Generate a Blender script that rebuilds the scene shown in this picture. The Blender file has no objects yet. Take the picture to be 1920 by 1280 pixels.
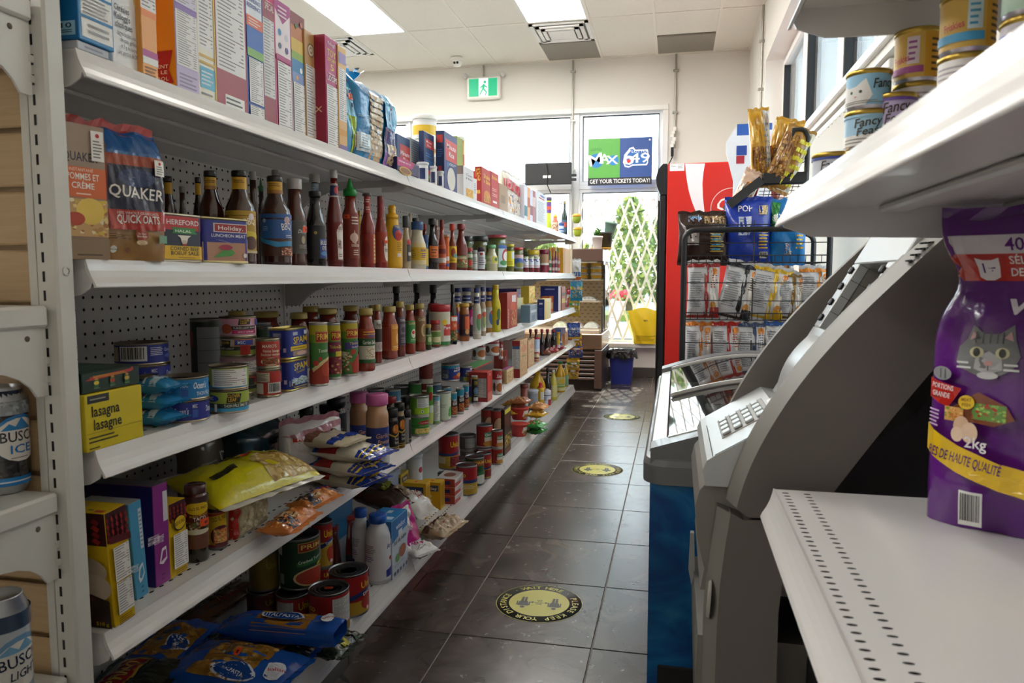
import bpy, math, random
import numpy as np
from mathutils import Matrix, Vector
from mathutils.geometry import tessellate_polygon
PI = math.pi
SC = bpy.context.scene
COL = SC.collection
rnd = random.Random(7)

# ------------------------------------------------------------------ camera
FPX, HC = 1400.0, 1.1                      # focal length in pixels of a 1920 px wide frame, eye height
_d = Vector(((1268-960)/FPX, -(518-640)/FPX, 1.0)).normalized()
YAW = math.asin(_d.x); PITCH = math.asin(-_d.y/math.cos(YAW))
RT = Vector((math.cos(YAW), math.sin(YAW), 0))
FW = Vector((-math.sin(YAW)*math.cos(PITCH), math.cos(YAW)*math.cos(PITCH), math.sin(PITCH)))
UP = RT.cross(FW)
EYE = Vector((0, 0, HC))
cam = bpy.data.cameras.new('camera'); cam.sensor_width = 36; cam.lens = 36*FPX/1920; cam.clip_start = 0.02; cam.clip_end = 300
cam.dof.use_dof = True; cam.dof.focus_distance = 2.6; cam.dof.aperture_fstop = 11.0
camo = bpy.data.objects.new('camera', cam); COL.objects.link(camo)
camo.matrix_world = Matrix(((RT.x, UP.x, -FW.x, 0), (RT.y, UP.y, -FW.y, 0), (RT.z, UP.z, -FW.z, HC), (0, 0, 0, 1)))
SC.camera = camo
# survey helpers used to read distances off the known planes of the room
def ray(px, py): return RT*((px-960)/FPX) - UP*((py-640)/FPX) + FW
def on_x(px, py, X):
    d = ray(px, py); return EYE + d*(X/d.x)
def on_y(px, py, Y):
    d = ray(px, py); return EYE + d*(Y/d.y)
def on_z(px, py, Z):
    d = ray(px, py); return EYE + d*((Z-HC)/d.z)
def proj(P):
    q = Vector(P)-EYE; w = q.dot(FW); return 960+FPX*q.dot(RT)/w, 640-FPX*q.dot(UP)/w

# ------------------------------------------------------------------ sky, sun, exposure
world = bpy.data.worlds.new('sky'); SC.world = world; world.use_nodes = True
wn, wl = world.node_tree.nodes, world.node_tree.links
wn.clear()
wo = wn.new('ShaderNodeOutputWorld'); wb = wn.new('ShaderNodeBackground'); sky = wn.new('ShaderNodeTexSky')
sky.sky_type = 'HOSEK_WILKIE'; sky.turbidity = 4.0; sky.ground_albedo = 0.4
sky.sun_direction = Vector((0.06, 0.66, 0.72)).normalized()
mixw = wn.new('ShaderNodeMix'); mixw.data_type = 'RGBA'; mixw.inputs[0].default_value = 0.55
wl.new(sky.outputs[0], mixw.inputs[6]); mixw.inputs[7].default_value = (0.86, 0.93, 1.0, 1)
wl.new(mixw.outputs[2], wb.inputs[0]); wb.inputs[1].default_value = 5.2
wl.new(wb.outputs[0], wo.inputs[0])
sl = bpy.data.lights.new('sun', 'SUN'); sl.energy = 5.0; sl.angle = 0.01; sl.color = (1.0, 0.93, 0.80)
so = bpy.data.objects.new('sun', sl); COL.objects.link(so)
so.rotation_euler = Vector((0.06, 0.66, 0.72)).to_track_quat('Z', 'Y').to_euler()
SC.view_settings.view_transform = 'Standard'; SC.view_settings.look = 'None'
SC.view_settings.exposure = 1.18; SC.view_settings.gamma = 1.0; SC.view_settings.use_curve_mapping = False
LAMP_STRENGTH = 13.0

# ------------------------------------------------------------------ colours and materials
_lin = {}
def C(h):
    if not isinstance(h, str): return h
    if h not in _lin:
        s = h.lstrip('#')
        if len(s) == 3: s = ''.join(c*2 for c in s)
        v = [int(s[i:i+2], 16)/255 for i in (0, 2, 4)]
        _lin[h] = tuple(((x+.055)/1.055)**2.4 if x > .04045 else x/12.92 for x in v) + (1.0,)
    return _lin[h]
MATS = {}
def node_mat(name):
    m = bpy.data.materials.new(name); m.use_nodes = True
    n, l = m.node_tree.nodes, m.node_tree.links
    MATS[name] = m
    return m, n, l, n['Principled BSDF']
def mat(name, col=None, rough=.5, metal=0, bump=0, bscale=40, mott=.06, mscale=6, coat=0, spec=.5, emit=0, aniso=None):
    """principled material; col None reads the per-face print colour; soft mottling and fine relief by noise"""
    m, n, l, b = node_mat(name)
    b.inputs['Roughness'].default_value = rough; b.inputs['Metallic'].default_value = metal
    b.inputs['Coat Weight'].default_value = coat; b.inputs['Specular IOR Level'].default_value = spec
    tc = n.new('ShaderNodeTexCoord')
    if col is None:
        src = n.new('ShaderNodeAttribute'); src.attribute_name = 'Col'; out = src.outputs['Color']
    else:
        src = n.new('ShaderNodeRGB'); src.outputs[0].default_value = C(col); out = src.outputs[0]
    if mott:
        nz = n.new('ShaderNodeTexNoise'); nz.inputs['Scale'].default_value = mscale; nz.inputs['Detail'].default_value = 3
        l.new(tc.outputs['Object'], nz.inputs['Vector'])
        mr = n.new('ShaderNodeMapRange'); mr.inputs[3].default_value = 1-mott; mr.inputs[4].default_value = 1+mott
        l.new(nz.outputs[0], mr.inputs[0])
        mx = n.new('ShaderNodeVectorMath'); mx.operation = 'SCALE'
        l.new(out, mx.inputs[0]); l.new(mr.outputs[0], mx.inputs['Scale']); out = mx.outputs[0]
    l.new(out, b.inputs['Base Color'])
    if emit:
        l.new(out, b.inputs['Emission Color']); b.inputs['Emission Strength'].default_value = emit
    if bump:
        nb = n.new('ShaderNodeTexNoise'); nb.inputs['Scale'].default_value = bscale; nb.inputs['Detail'].default_value = 4
        if aniso:
            mp = n.new('ShaderNodeMapping'); mp.inputs['Scale'].default_value = aniso
            l.new(tc.outputs['Object'], mp.inputs[0]); l.new(mp.outputs[0], nb.inputs['Vector'])
        else: l.new(tc.outputs['Object'], nb.inputs['Vector'])
        bp = n.new('ShaderNodeBump'); bp.inputs['Strength'].default_value = bump; bp.inputs['Distance'].default_value = .01
        l.new(nb.outputs[0], bp.inputs['Height']); l.new(bp.outputs[0], b.inputs['Normal'])
    return m
mat('print', None, .42, mott=.05, mscale=30)
mat('card', None, .38, mott=.04, mscale=25, bump=.03, bscale=60)
mat('gloss', None, .12, mott=.05, mscale=30, coat=.5)
mat('satin', None, .3, mott=.04)
mat('film', None, .2, mott=.06, mscale=18, bump=.6, bscale=16, coat=.35)
mat('foil', None, .25, metal=.55, bump=.7, bscale=20, mott=.08, mscale=15)
mat('tin', None, .28, metal=.9, mott=.1, mscale=30)
mat('white_steel', '#dcdad8', .30, mott=.03, mscale=4, bump=.02, bscale=300, coat=.2)
mat('grey_steel', '#c9c6c4', .4, mott=.05, mscale=4)
mat('worn_steel', '#d6d5cf', .38, mott=.07, mscale=9, coat=.1)
mat('peg_steel', '#c3c1be', .45, mott=.04, mscale=3)
mat('slot_dark', '#141212', .8, mott=.2)
mat('rough_dark', '#1b1a1c', .6, mott=.15)
mat('black_plastic', '#17181b', .35, mott=.1)
mat('wall_paint', '#e4e0d8', .8, mott=.02, mscale=2, bump=.05, bscale=200)
mat('white_paint', '#eceae4', .5, mott=.02, mscale=2)
mat('alu', '#d5d6d5', .35, metal=.2, mott=.04)
mat('ceiling_board', '#e8e3d8', .9, mott=.05, mscale=60, bump=.25, bscale=160)
mat('ceiling_grid', '#e9e4d8', .5, mott=.02)
mat('heater_grey', '#8d877d', .6, mott=.08, mscale=40)
mat('conduit', '#a9a59c', .35, metal=.6, mott=.08)
mat('atm_grey', '#7d7a74', .42, mott=.06, mscale=5, bump=.12, bscale=900)
mat('atm_taupe', '#6b655f', .5, mott=.05, mscale=5, bump=.12, bscale=900)
mat('atm_silver', '#b9bcbd', .3, metal=.25, mott=.05, bump=.05, bscale=700)
mat('black_wire', '#1d1f24', .35, mott=.1)
mat('freezer_grey', '#77787c', .35, mott=.04, coat=.2)
mat('rubber', '#101012', .7, mott=.1)
m = mat('leaf', None, .5, mott=.25, mscale=30)
_n, _l = m.node_tree.nodes, m.node_tree.links
_tr = _n.new('ShaderNodeBsdfTranslucent'); _mx = _n.new('ShaderNodeMixShader'); _at = _n.new('ShaderNodeAttribute'); _at.attribute_name = 'Col'
_l.new(_at.outputs['Color'], _tr.inputs[0]); _l.new(_n['Principled BSDF'].outputs[0], _mx.inputs[1]); _l.new(_tr.outputs[0], _mx.inputs[2]); _mx.inputs[0].default_value = .55; _l.new(_mx.outputs[0], _n['Material Output'].inputs[0])
mat('asphalt', '#5b636e', .9, mott=.12, mscale=3, bump=.2, bscale=90)
mat('concrete', '#8f8b84', .9, mott=.1, mscale=4)
mat('bin_blue', '#2f3c96', .35, mott=.06)
mat('bag_black', '#141414', .22, mott=.15, bump=.8, bscale=30)
mat('yellow_film', None, .35, mott=.06, bump=.5, bscale=14)
mat('glow_panel', '#fffdf8', .5, mott=0, emit=LAMP_STRENGTH)
mat('glow_green', None, .4, mott=0, emit=.35)
mat('lettering', None, .4, mott=0)
# slatwall board: warm wood grain
m, n, l, b = node_mat('maple')
b.inputs['Roughness'].default_value = .45
tc = n.new('ShaderNodeTexCoord'); mp = n.new('ShaderNodeMapping'); mp.inputs['Scale'].default_value = (3, 3, 70)
nz = n.new('ShaderNodeTexNoise'); nz.inputs['Scale'].default_value = 3; nz.inputs['Detail'].default_value = 6; nz.inputs['Distortion'].default_value = .6
cr = n.new('ShaderNodeValToRGB'); cr.color_ramp.elements[0].color = C('#b4946a'); cr.color_ramp.elements[1].color = C('#ccb088')
l.new(tc.outputs['Object'], mp.inputs[0]); l.new(mp.outputs[0], nz.inputs[0]); l.new(nz.outputs[0], cr.inputs[0]); l.new(cr.outputs[0], b.inputs['Base Color'])
# floor tile: dark brown slate porcelain with faint veins
m, n, l, b = node_mat('slate_tile')
tc = n.new('ShaderNodeTexCoord'); oi = n.new('ShaderNodeObjectInfo'); ad = n.new('ShaderNodeVectorMath'); ad.operation = 'MULTIPLY_ADD'
l.new(oi.outputs['Random'], ad.inputs[0]); ad.inputs[1].default_value = (37, 91, 13); l.new(tc.outputs['Object'], ad.inputs[2])
n1 = n.new('ShaderNodeTexNoise'); n1.inputs['Scale'].default_value = 5; n1.inputs['Detail'].default_value = 8; n1.inputs['Distortion'].default_value = 1.2
n2 = n.new('ShaderNodeTexNoise'); n2.inputs['Scale'].default_value = 26; n2.inputs['Detail'].default_value = 6
l.new(ad.outputs[0], n1.inputs[0]); l.new(ad.outputs[0], n2.inputs[0])
cr = n.new('ShaderNodeValToRGB'); e = cr.color_ramp.elements
e[0].position = .3; e[0].color = C('#302a27'); e[1].position = .72; e[1].color = C('#5d524b')
x = e.new(.5); x.color = C('#443c38')
l.new(n1.outputs[0], cr.inputs[0]); l.new(cr.outputs[0], b.inputs['Base Color'])
mr = n.new('ShaderNodeMapRange'); mr.inputs[3].default_value = .18; mr.inputs[4].default_value = .32; b.inputs['Specular IOR Level'].default_value = .55
l.new(n2.outputs[0], mr.inputs[0]); l.new(mr.outputs[0], b.inputs['Roughness'])
bp = n.new('ShaderNodeBump'); bp.inputs['Strength'].default_value = .04; bp.inputs['Distance'].default_value = .003
l.new(n1.outputs[0], bp.inputs['Height']); l.new(bp.outputs[0], b.inputs['Normal'])
mat('grout', '#8d8883', .8, mott=.1, mscale=30)
mat('kick_tile', '#4a4542', .13, mott=.12, mscale=6)
def glassy(name, tint, gloss=1.0, rough=.03, base=.06):
    m, n, l, b = node_mat(name); n.remove(b)
    o = n['Material Output']; tr = n.new('ShaderNodeBsdfTransparent'); gl = n.new('ShaderNodeBsdfGlossy'); mx = n.new('ShaderNodeMixShader')
    tr.inputs[0].default_value = C(tint); gl.inputs['Roughness'].default_value = rough
    lw = n.new('ShaderNodeLayerWeight'); lw.inputs[0].default_value = .12 if name == 'window_glass' else .35
    mr = n.new('ShaderNodeMapRange'); mr.inputs[3].default_value = base; mr.inputs[4].default_value = gloss
    nz = n.new('ShaderNodeTexNoise'); nz.inputs['Scale'].default_value = 3
    bp = n.new('ShaderNodeBump'); bp.inputs['Strength'].default_value = .02; l.new(nz.outputs[0], bp.inputs['Height']); l.new(bp.outputs[0], gl.inputs['Normal'])
    l.new(lw.outputs['Fresnel'], mr.inputs[0]); l.new(mr.outputs[0], mx.inputs[0]); l.new(tr.outputs[0], mx.inputs[1]); l.new(gl.outputs[0], mx.inputs[2]); l.new(mx.outputs[0], o.inputs[0])
    return m
glassy('window_glass', '#f2f7f6', .9, .01, .03)
glassy('lid_glass', '#cfd6d8', 1.0, .03, .25)
glassy('clear_film', '#f4f1ea', .9, .12, .10)
glassy('clear_plastic', '#eef2f4', .9, .06, .12)

# ------------------------------------------------------------------ mesh builder
class MB:
    def __init__(s): s.V, s.F, s.K, s.M, s.S = [], [], [], [], []
    def add(s, vs, fs, col='#ffffff', m=0, smooth=False):
        o = len(s.V); s.V.extend([tuple(v) for v in vs]); c = C(col)
        for f in fs:
            s.F.append([i+o for i in f]); s.K.append(c); s.M.append(m); s.S.append(smooth)
    def box(s, a, b, col='#ffffff', m=0, ch=0.0):
        (x0, y0, z0), (x1, y1, z1) = a, b
        if ch <= 0:
            s.add([(x0,y0,z0),(x1,y0,z0),(x1,y1,z0),(x0,y1,z0),(x0,y0,z1),(x1,y0,z1),(x1,y1,z1),(x0,y1,z1)],
                  [(3,2,1,0),(4,5,6,7),(0,1,5,4),(1,2,6,5),(2,3,7,6),(3,0,4,7)], col, m); return
        c = min(ch, abs(x1-x0)/2.2, abs(y1-y0)/2.2, abs(z1-z0)/2.2)
        xs, ys, zs = (x0, x1), (y0, y1), (z0, z1); V = []; ix = {}
        for i in (0,1):
            for j in (0,1):
                for k in (0,1):
                    sx, sy, sz = (c, -c)[i], (c, -c)[j], (c, -c)[k]
                    for a_, p in (('x', (xs[i], ys[j]+sy, zs[k]+sz)), ('y', (xs[i]+sx, ys[j], zs[k]+sz)), ('z', (xs[i]+sx, ys[j]+sy, zs[k]))):
                        ix[a_, i, j, k] = len(V); V.append(p)
        F = []
        for a_ in 'xyz':
            for t in (0, 1):
                if a_ == 'x': q = [(t,0,0),(t,1,0),(t,1,1),(t,0,1)]
                elif a_ == 'y': q = [(0,t,0),(0,t,1),(1,t,1),(1,t,0)]
                else: q = [(0,0,t),(1,0,t),(1,1,t),(0,1,t)]
                f = [ix[(a_,)+p] for p in q]
                F.append(f if t else f[::-1])
        for i in (0,1):
            for j in (0,1):
                F.append([ix['x',i,j,0], ix['x',i,j,1], ix['y',i,j,1], ix['y',i,j,0]])
                F.append([ix['x',i,0,j], ix['x',i,1,j], ix['z',i,1,j], ix['z',i,0,j]])
                F.append([ix['y',0,i,j], ix['y',1,i,j], ix['z',1,i,j], ix['z',0,i,j]])
                for k in (0,1): F.append([ix['x',i,j,k], ix['y',i,j,k], ix['z',i,j,k]])
        ctr = Vector(((x0+x1)/2, (y0+y1)/2, (z0+z1)/2)); G = []
        for f in F:                                             # outward winding
            p = [Vector(V[q]) for q in f]; nn = (p[1]-p[0]).cross(p[2]-p[0])
            G.append(f if nn.dot(sum(p, Vector())/len(p)-ctr) > 0 else f[::-1])
        s.add(V, G, col, m)
    def lathe(s, prof, seg=24, cols='#ffffff', m=0, ctr=(0,0), smooth=True, caps=True, sx=1.0, sy=1.0):
        """prof [(r,z)...]; cols one colour or one for each band"""
        n = len(prof); V = []
        for r, z in prof:
            for k in range(seg):
                a = 2*PI*k/seg; V.append((ctr[0]+r*sx*math.cos(a), ctr[1]+r*sy*math.sin(a), z))
        o = len(s.V); s.V.extend(V)
        for i in range(n-1):
            c = C(cols if isinstance(cols, str) else cols[min(i, len(cols)-1)])
            for k in range(seg):
                k2 = (k+1) % seg
                s.F.append([o+i*seg+k, o+i*seg+k2, o+(i+1)*seg+k2, o+(i+1)*seg+k]); s.K.append(c); s.M.append(m); s.S.append(smooth)
        if caps:
            c0 = C(cols if isinstance(cols, str) else cols[0]); c1 = C(cols if isinstance(cols, str) else cols[-1])
            if prof[0][0] > 1e-5: s.F.append([o+k for k in range(seg)][::-1]); s.K.append(c0); s.M.append(m); s.S.append(False)
            if prof[-1][0] > 1e-5: s.F.append([o+(n-1)*seg+k for k in range(seg)]); s.K.append(c1); s.M.append(m); s.S.append(False)
    def tube(s, pts, r, seg=8, col='#ffffff', m=0, closed=False):
        P = [Vector(p) for p in pts]; n = len(P); V = []; up = None
        for i in range(n):
            if closed: t = (P[(i+1) % n]-P[i-1])
            else: t = P[min(i+1, n-1)]-P[max(i-1, 0)]
            t.normalize()
            if up is None: up = t.orthogonal().normalized()
            up = (up - t*up.dot(t)); up = up.normalized() if up.length > 1e-6 else t.orthogonal().normalized()
            w = t.cross(up)
            for k in range(seg):
                a = 2*PI*k/seg; V.append(P[i]+up*(r*math.cos(a))+w*(r*math.sin(a)))
        F = []
        for i in range(n if closed else n-1):
            i2 = (i+1) % n
            for k in range(seg):
                k2 = (k+1) % seg; F.append((i*seg+k, i*seg+k2, i2*seg+k2, i2*seg+k))
        s.add(V, F, col, m, True)
        if not closed:
            s.add(V[:seg], [tuple(range(seg))[::-1]], col, m); s.add(V[-seg:], [tuple(range(seg))], col, m)
    def extr(s, poly, y0, y1, col='#ffffff', m=0, axis='y', smooth=False):
        """closed polygon in (x,z) (axis y), (y,z) (axis x) or (x,y) (axis z) swept between two values"""
        n = len(poly)
        def P(p, t): return (p[0], t, p[1]) if axis == 'y' else ((t, p[0], p[1]) if axis == 'x' else (p[0], p[1], t))
        V = [P(p, y0) for p in poly]+[P(p, y1) for p in poly]
        tri = tessellate_polygon([[Vector((p[0], p[1], 0)) for p in poly]])
        ar = sum(poly[i][0]*poly[(i+1) % n][1]-poly[(i+1) % n][0]*poly[i][1] for i in range(n))
        flip = (ar > 0) != (axis == 'y')
        side = [(i, (i+1) % n, n+(i+1) % n, n+i) for i in range(n)]
        if not flip: side = [f[::-1] for f in side]
        s.add(V, side, col, m, smooth)
        caps = []
        for t in tri:
            a, b, c = [Vector((poly[i][0], poly[i][1], 0)) for i in t]
            up = ((b-a).cross(c-a)).z > 0
            t2 = t if up else t[::-1]                     # counter-clockwise in the polygon's plane
            top = t2 if axis != 'y' else t2[::-1]
            caps.append(tuple(i+n for i in top)); caps.append(tuple(top[::-1]))
        s.add(V, caps, col, m)
    def grid(s, fn, nu, nv, col='#ffffff', m=0, smooth=True, flip=False):
        V = [fn(i/nu, j/nv) for j in range(nv+1) for i in range(nu+1)]; o = len(s.V); s.V.extend([tuple(v) for v in V])
        for j in range(nv):
            for i in range(nu):
                f = [o+j*(nu+1)+i, o+j*(nu+1)+i+1, o+(j+1)*(nu+1)+i+1, o+(j+1)*(nu+1)+i]
                s.F.append(f[::-1] if flip else f); s.K.append(C(col((i+.5)/nu, (j+.5)/nv)) if callable(col) else C(col)); s.M.append(m); s.S.append(smooth)
    def mesh(s, name, mats):
        me = bpy.data.meshes.new(name); me.from_pydata(s.V, [], s.F)
        for q in mats: me.materials.append(MATS[q])
        if len(s.F):
            me.polygons.foreach_set('use_smooth', s.S); me.polygons.foreach_set('material_index', s.M)
            at = me.attributes.new('Col', 'FLOAT_COLOR', 'CORNER')
            k = np.repeat(np.array(s.K, dtype=np.float32), [len(f) for f in s.F], axis=0)
            at.data.foreach_set('color', k.ravel())
        me.update(); return me
    def build(s, name, mats='print', parent=None, loc=None, rot=None):
        if isinstance(mats, str): mats = [mats]
        return link(name, s.mesh(name, mats), parent, loc, rot)
def link(name, me, parent=None, loc=None, rot=None):
    o = bpy.data.objects.new(name, me); COL.objects.link(o)
    if parent is not None: o.parent = parent
    if loc is not None: o.location = loc
    if rot is not None: o.rotation_euler = rot
    return o
LABELS = {}
def tag(o, label, cat, group=None):
    o['label'] = label; o['category'] = cat
    if group: o['group'] = group
    LABELS.setdefault(label, []).append((o.name, group))
    return o
def empty(name, loc, label, cat, group=None, rz=0, rot=None):
    o = bpy.data.objects.new(name, None); o.empty_display_size = .05; COL.objects.link(o); o.location = loc
    o.rotation_euler = rot if rot is not None else (0, 0, rz)
    return tag(o, label, cat, group)
def struct(o):
    o['kind'] = 'structure'; return o
def stuff(o):
    o['kind'] = 'stuff'; return o

# ------------------------------------------------------------------ flat print: lettering, panels, pictures
_glyph = {}
def glyphs(txt):
    if txt not in _glyph:
        cu = bpy.data.curves.new('t', 'FONT'); cu.body = txt; cu.resolution_u = 2; cu.offset = .012
        ob = bpy.data.objects.new('t', cu); me = bpy.data.meshes.new_from_object(ob)
        V = np.array([v.co[:2] for v in me.vertices]).reshape(-1, 2)/.70; F = [tuple(p.vertices) for p in me.polygons]
        bpy.data.objects.remove(ob); bpy.data.meshes.remove(me); bpy.data.curves.remove(cu)
        if len(V): V[:, 0] -= (V[:, 0].min()+V[:, 0].max())/2; V[:, 1] -= V[:, 1].min() if txt.upper() == txt else 0
        _glyph[txt] = (V, F)
    return _glyph[txt]
def R(u0, v0, u1, v1, c): return ('r', u0, v0, u1, v1, c)
def B(v0, v1, c): return ('r', -9, v0, 9, v1, c)
def T(txt, u, v, h, c, w=None, rot=0, sh=0): return ('t', txt, u, v, h, c, w, rot, sh)
def D(u, v, r, c): return ('d', u, v, r, r, c)
def E(u, v, ru, rv, c): return ('e', u, v, ru, rv, c)
def N(u0, v0, u1, v1, c='#e9e7e4'): return ('n', u0, v0, u1, v1, c)
def K(u0, v0, u1, v1): return ('k', u0, v0, u1, v1)
def S(u0, v0, u1, v1, *cs): return ('s', u0, v0, u1, v1, cs)
def L(u0, v0, u1, v1, n, c): return ('l', u0, v0, u1, v1, n, c)
def G(pts, c): return ('p', pts, c)
def PS(u, v, s=.012): return ('ps', u, v, s)
def disc_pts(u, v, a, b, n=18): return [(u+a*math.cos(2*PI*k/n), v+b*math.sin(2*PI*k/n)) for k in range(n)]
def canvas(ops, hw, H, seed=1, umax=1.0):
    """ops in u -1..1 (times hw metres) and v 0..1 (times H metres) -> [(verts2d, faces, colour, layer)] in metres"""
    rg = random.Random(seed); out = []
    def q(u0, v0, u1, v1, c, ly):
        u0, u1 = max(-umax, min(umax, u0)), max(-umax, min(umax, u1))
        if u1-u0 < 1e-4: return
        n = max(1, int((u1-u0)*hw/.009)) if hw > .01 else 1; n = min(n, 14)
        V = []; 
        for k in range(n+1):
            u = (u0+(u1-u0)*k/n)*hw; V += [(u, v0*H), (u, v1*H)]
        out.append((V, [(2*k, 2*k+2, 2*k+3, 2*k+1) for k in range(n)], c, ly))
    for ly, o in enumerate(ops):
        t = o[0]
        if t == 'r': q(o[1], o[2], o[3], o[4], o[5], ly)
        elif t == 't':
            _, txt, u, v, h, c, w, rot, sh = o
            V, F = glyphs(txt)
            if not len(V): continue
            hh = h*H; A = V*hh
            if w: 
                ww = A[:, 0].max()-A[:, 0].min(); A = A*np.array([w*hw/ww if ww > 0 else 1, 1])
            if sh: A[:, 0] += A[:, 1]*sh
            if rot:
                a = math.radians(rot); A = A@np.array([[math.cos(a), math.sin(a)], [-math.sin(a), math.cos(a)]])
            A = A+np.array([u*hw, v*H]); out.append((A.tolist(), F, c, ly))
        elif t in 'de':
            _, u, v, a, b, c = o
            ra, rb = (a*H, b*H) if t == 'd' else (a*hw, b*H)
            P = disc_pts(u*hw, v*H, ra, rb); P2 = disc_pts(u*hw, v*H, ra*.5, rb*.5); n = len(P)
            out.append((P+P2+[(u*hw, v*H)], [(k, (k+1) % n, n+(k+1) % n, n+k) for k in range(n)]+[(n+k, n+(k+1) % n, 2*n) for k in range(n)], c, ly))
        elif t == 'p':
            pts = [(a*hw, b*H) for a, b in o[1]]
            tri = tessellate_polygon([[Vector((a, b, 0)) for a, b in pts]])
            out.append((pts, [tuple(x) for x in tri], o[2], ly))
        elif t == 'n':
            _, u0, v0, u1, v1, c = o; q(u0, v0, u1, v1, c, ly)
            rows = max(5, min(26, int((v1-v0)*H/.0042)))
            for k in range(rows):
                vv = v1-(k+.7)*(v1-v0)/(rows+.6); hh = (v1-v0)/rows*.34
                d = u1-u0
                if k % 6 == 5: q(u0+d*.05, vv, u1-d*.05, vv+hh*.6, '#3c3a3a', ly+1); continue
                e = rg.uniform(.45, .72); q(u0+d*.07, vv, u0+d*e, vv+hh, '#8d8b8c', ly+1)
                if rg.random() < .75: q(u0+d*rg.uniform(.76, .86), vv, u1-d*.07, vv+hh, '#8d8b8c', ly+1)
        elif t == 'l':
            _, u0, v0, u1, v1, n, c = o
            for k in range(n):
                vv = v1-(k+.75)*(v1-v0)/n; e = rg.uniform(.72, 1); q(u0, vv, u0+(u1-u0)*e, vv+(v1-v0)/n*.42, c, ly)
        elif t == 'k':
            _, u0, v0, u1, v1 = o; q(u0, v0, u1, v1, '#e8e8e4', ly); d = u1-u0; x = u0+d*.07
            while x < u1-d*.09:
                w = d*rg.choice((.015, .015, .03, .042)); q(x, v0+(v1-v0)*.14, x+w, v1-(v1-v0)*.06, '#15151a', ly+1); x += w+d*rg.choice((.015, .02, .035))
        elif t == 's':
            _, u0, v0, u1, v1, cs = o; n = min(70, max(14, int((u1-u0)*hw*(v1-v0)*H/1.2e-5)))
            V, i = [], 0
            q(u0, v0, u1, v1, cs[0], ly)
            s0 = math.sqrt((u1-u0)*hw*(v1-v0)*H/n)*1.0
            by = {}
            for k in range(n):
                a, b_ = rg.uniform(u0, u1)*hw, rg.uniform(v0, v1)*H; rr = s0*rg.uniform(.35, .8); m_ = rg.randint(5, 7); ph = rg.random()*6
                P = []
                for j in range(m_):
                    r2 = rr*rg.uniform(.7, 1.15); P.append((min(u1*hw, max(u0*hw, a+r2*math.cos(ph+2*PI*j/m_))), min(v1*H, max(v0*H, b_+r2*.8*math.sin(ph+2*PI*j/m_)))))
                c = rg.choice(cs[1:] if len(cs) > 1 else cs)
                out.append((P, [tuple(range(m_))], c, ly+.2+.8*k/n))
        elif t == 'ps':
            _, u, v, s_ = o; a, b_ = s_/hw, s_*.62/H
            q(u-a, v-b_, u+a, v+b_, '#f2572e', ly); q(u-a*.3, v-b_*.4, u+a*.35, v+b_*.3, '#7a2a16', ly+1)
    return out
EPS = 0.00022
def refine(V, F, L):
    """split faces until no edge is longer than L, so flat print can follow a curved surface"""
    P = [tuple(v) for v in V]; T = []
    for f in F:
        for k in range(1, len(f)-1): T.append((f[0], f[k], f[k+1]))
    mid = {}; out = []; n = 0
    def d2(a, b): return (P[a][0]-P[b][0])**2+(P[a][1]-P[b][1])**2
    L2 = L*L
    while T and n < 6000:
        a, b, c = T.pop(); n += 1; e = (d2(a, b), d2(b, c), d2(c, a)); k = e.index(max(e))
        if e[k] <= L2: out.append((a, b, c)); continue
        if k == 1: a, b, c = b, c, a
        elif k == 2: a, b, c = c, a, b
        key = (a, b) if a < b else (b, a)
        if key not in mid: mid[key] = len(P); P.append(((P[a][0]+P[b][0])/2, (P[a][1]+P[b][1])/2))
        m_ = mid[key]; T.append((a, m_, c)); T.append((m_, b, c))
    return P, out+T
def stick(mb, items, fmap, m=0, eps=EPS, fine=None):
    """put canvas items on a surface: fmap(u, v, off) -> 3d point"""
    for V, F, c, ly in items:
        off = eps*(1+ly)
        if fine: V, F = refine(V, F, fine)
        mb.add([fmap(a, b, off) for a, b in V], F, c, m)
# ================================================================== the room
ZC, YF, XR = 3.42, 8.25, 0.70              # ceiling height, far wall, right wall
XL, YB = -6.5, -4.0
mb = MB(); mb.box((XL, YB, -.12), (XR+.3, YF+.2, -.004)); floor = struct(mb.build('floor', 'grout'))
TX, TY, FX0, FY0 = .436, .4475, -.661-.436*3, 2.13-.4475*5
tm = MB(); tm.box((.0022, .0022, -.012), (TX-.0022, TY-.0022, 0), ch=.0012); tme = tm.mesh('floor_tile', ['slate_tile'])
for i in range(7):
    for j in range(20):
        x, y = FX0+i*TX, FY0+j*TY
        if x > XR-.05 or y > YF-.05: continue
        if x+TX > XR or y+TY > YF:
            q = MB(); q.box((.0022, .0022, -.012), (min(TX, XR-x)-.0022, min(TY, YF-y)-.0022, 0), ch=.0012); me_ = q.mesh('floor_tile', ['slate_tile'])
        else: me_ = tme
        link('floor_tile', me_, floor, (x, y, 0))
mb = MB(); mb.box((XL, YB, -.01), (FX0, YF, 0)); mb.box((FX0, YB, -.01), (XR, FY0, 0)); stuff(mb.build('floor_field', 'slate_tile', floor))

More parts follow.
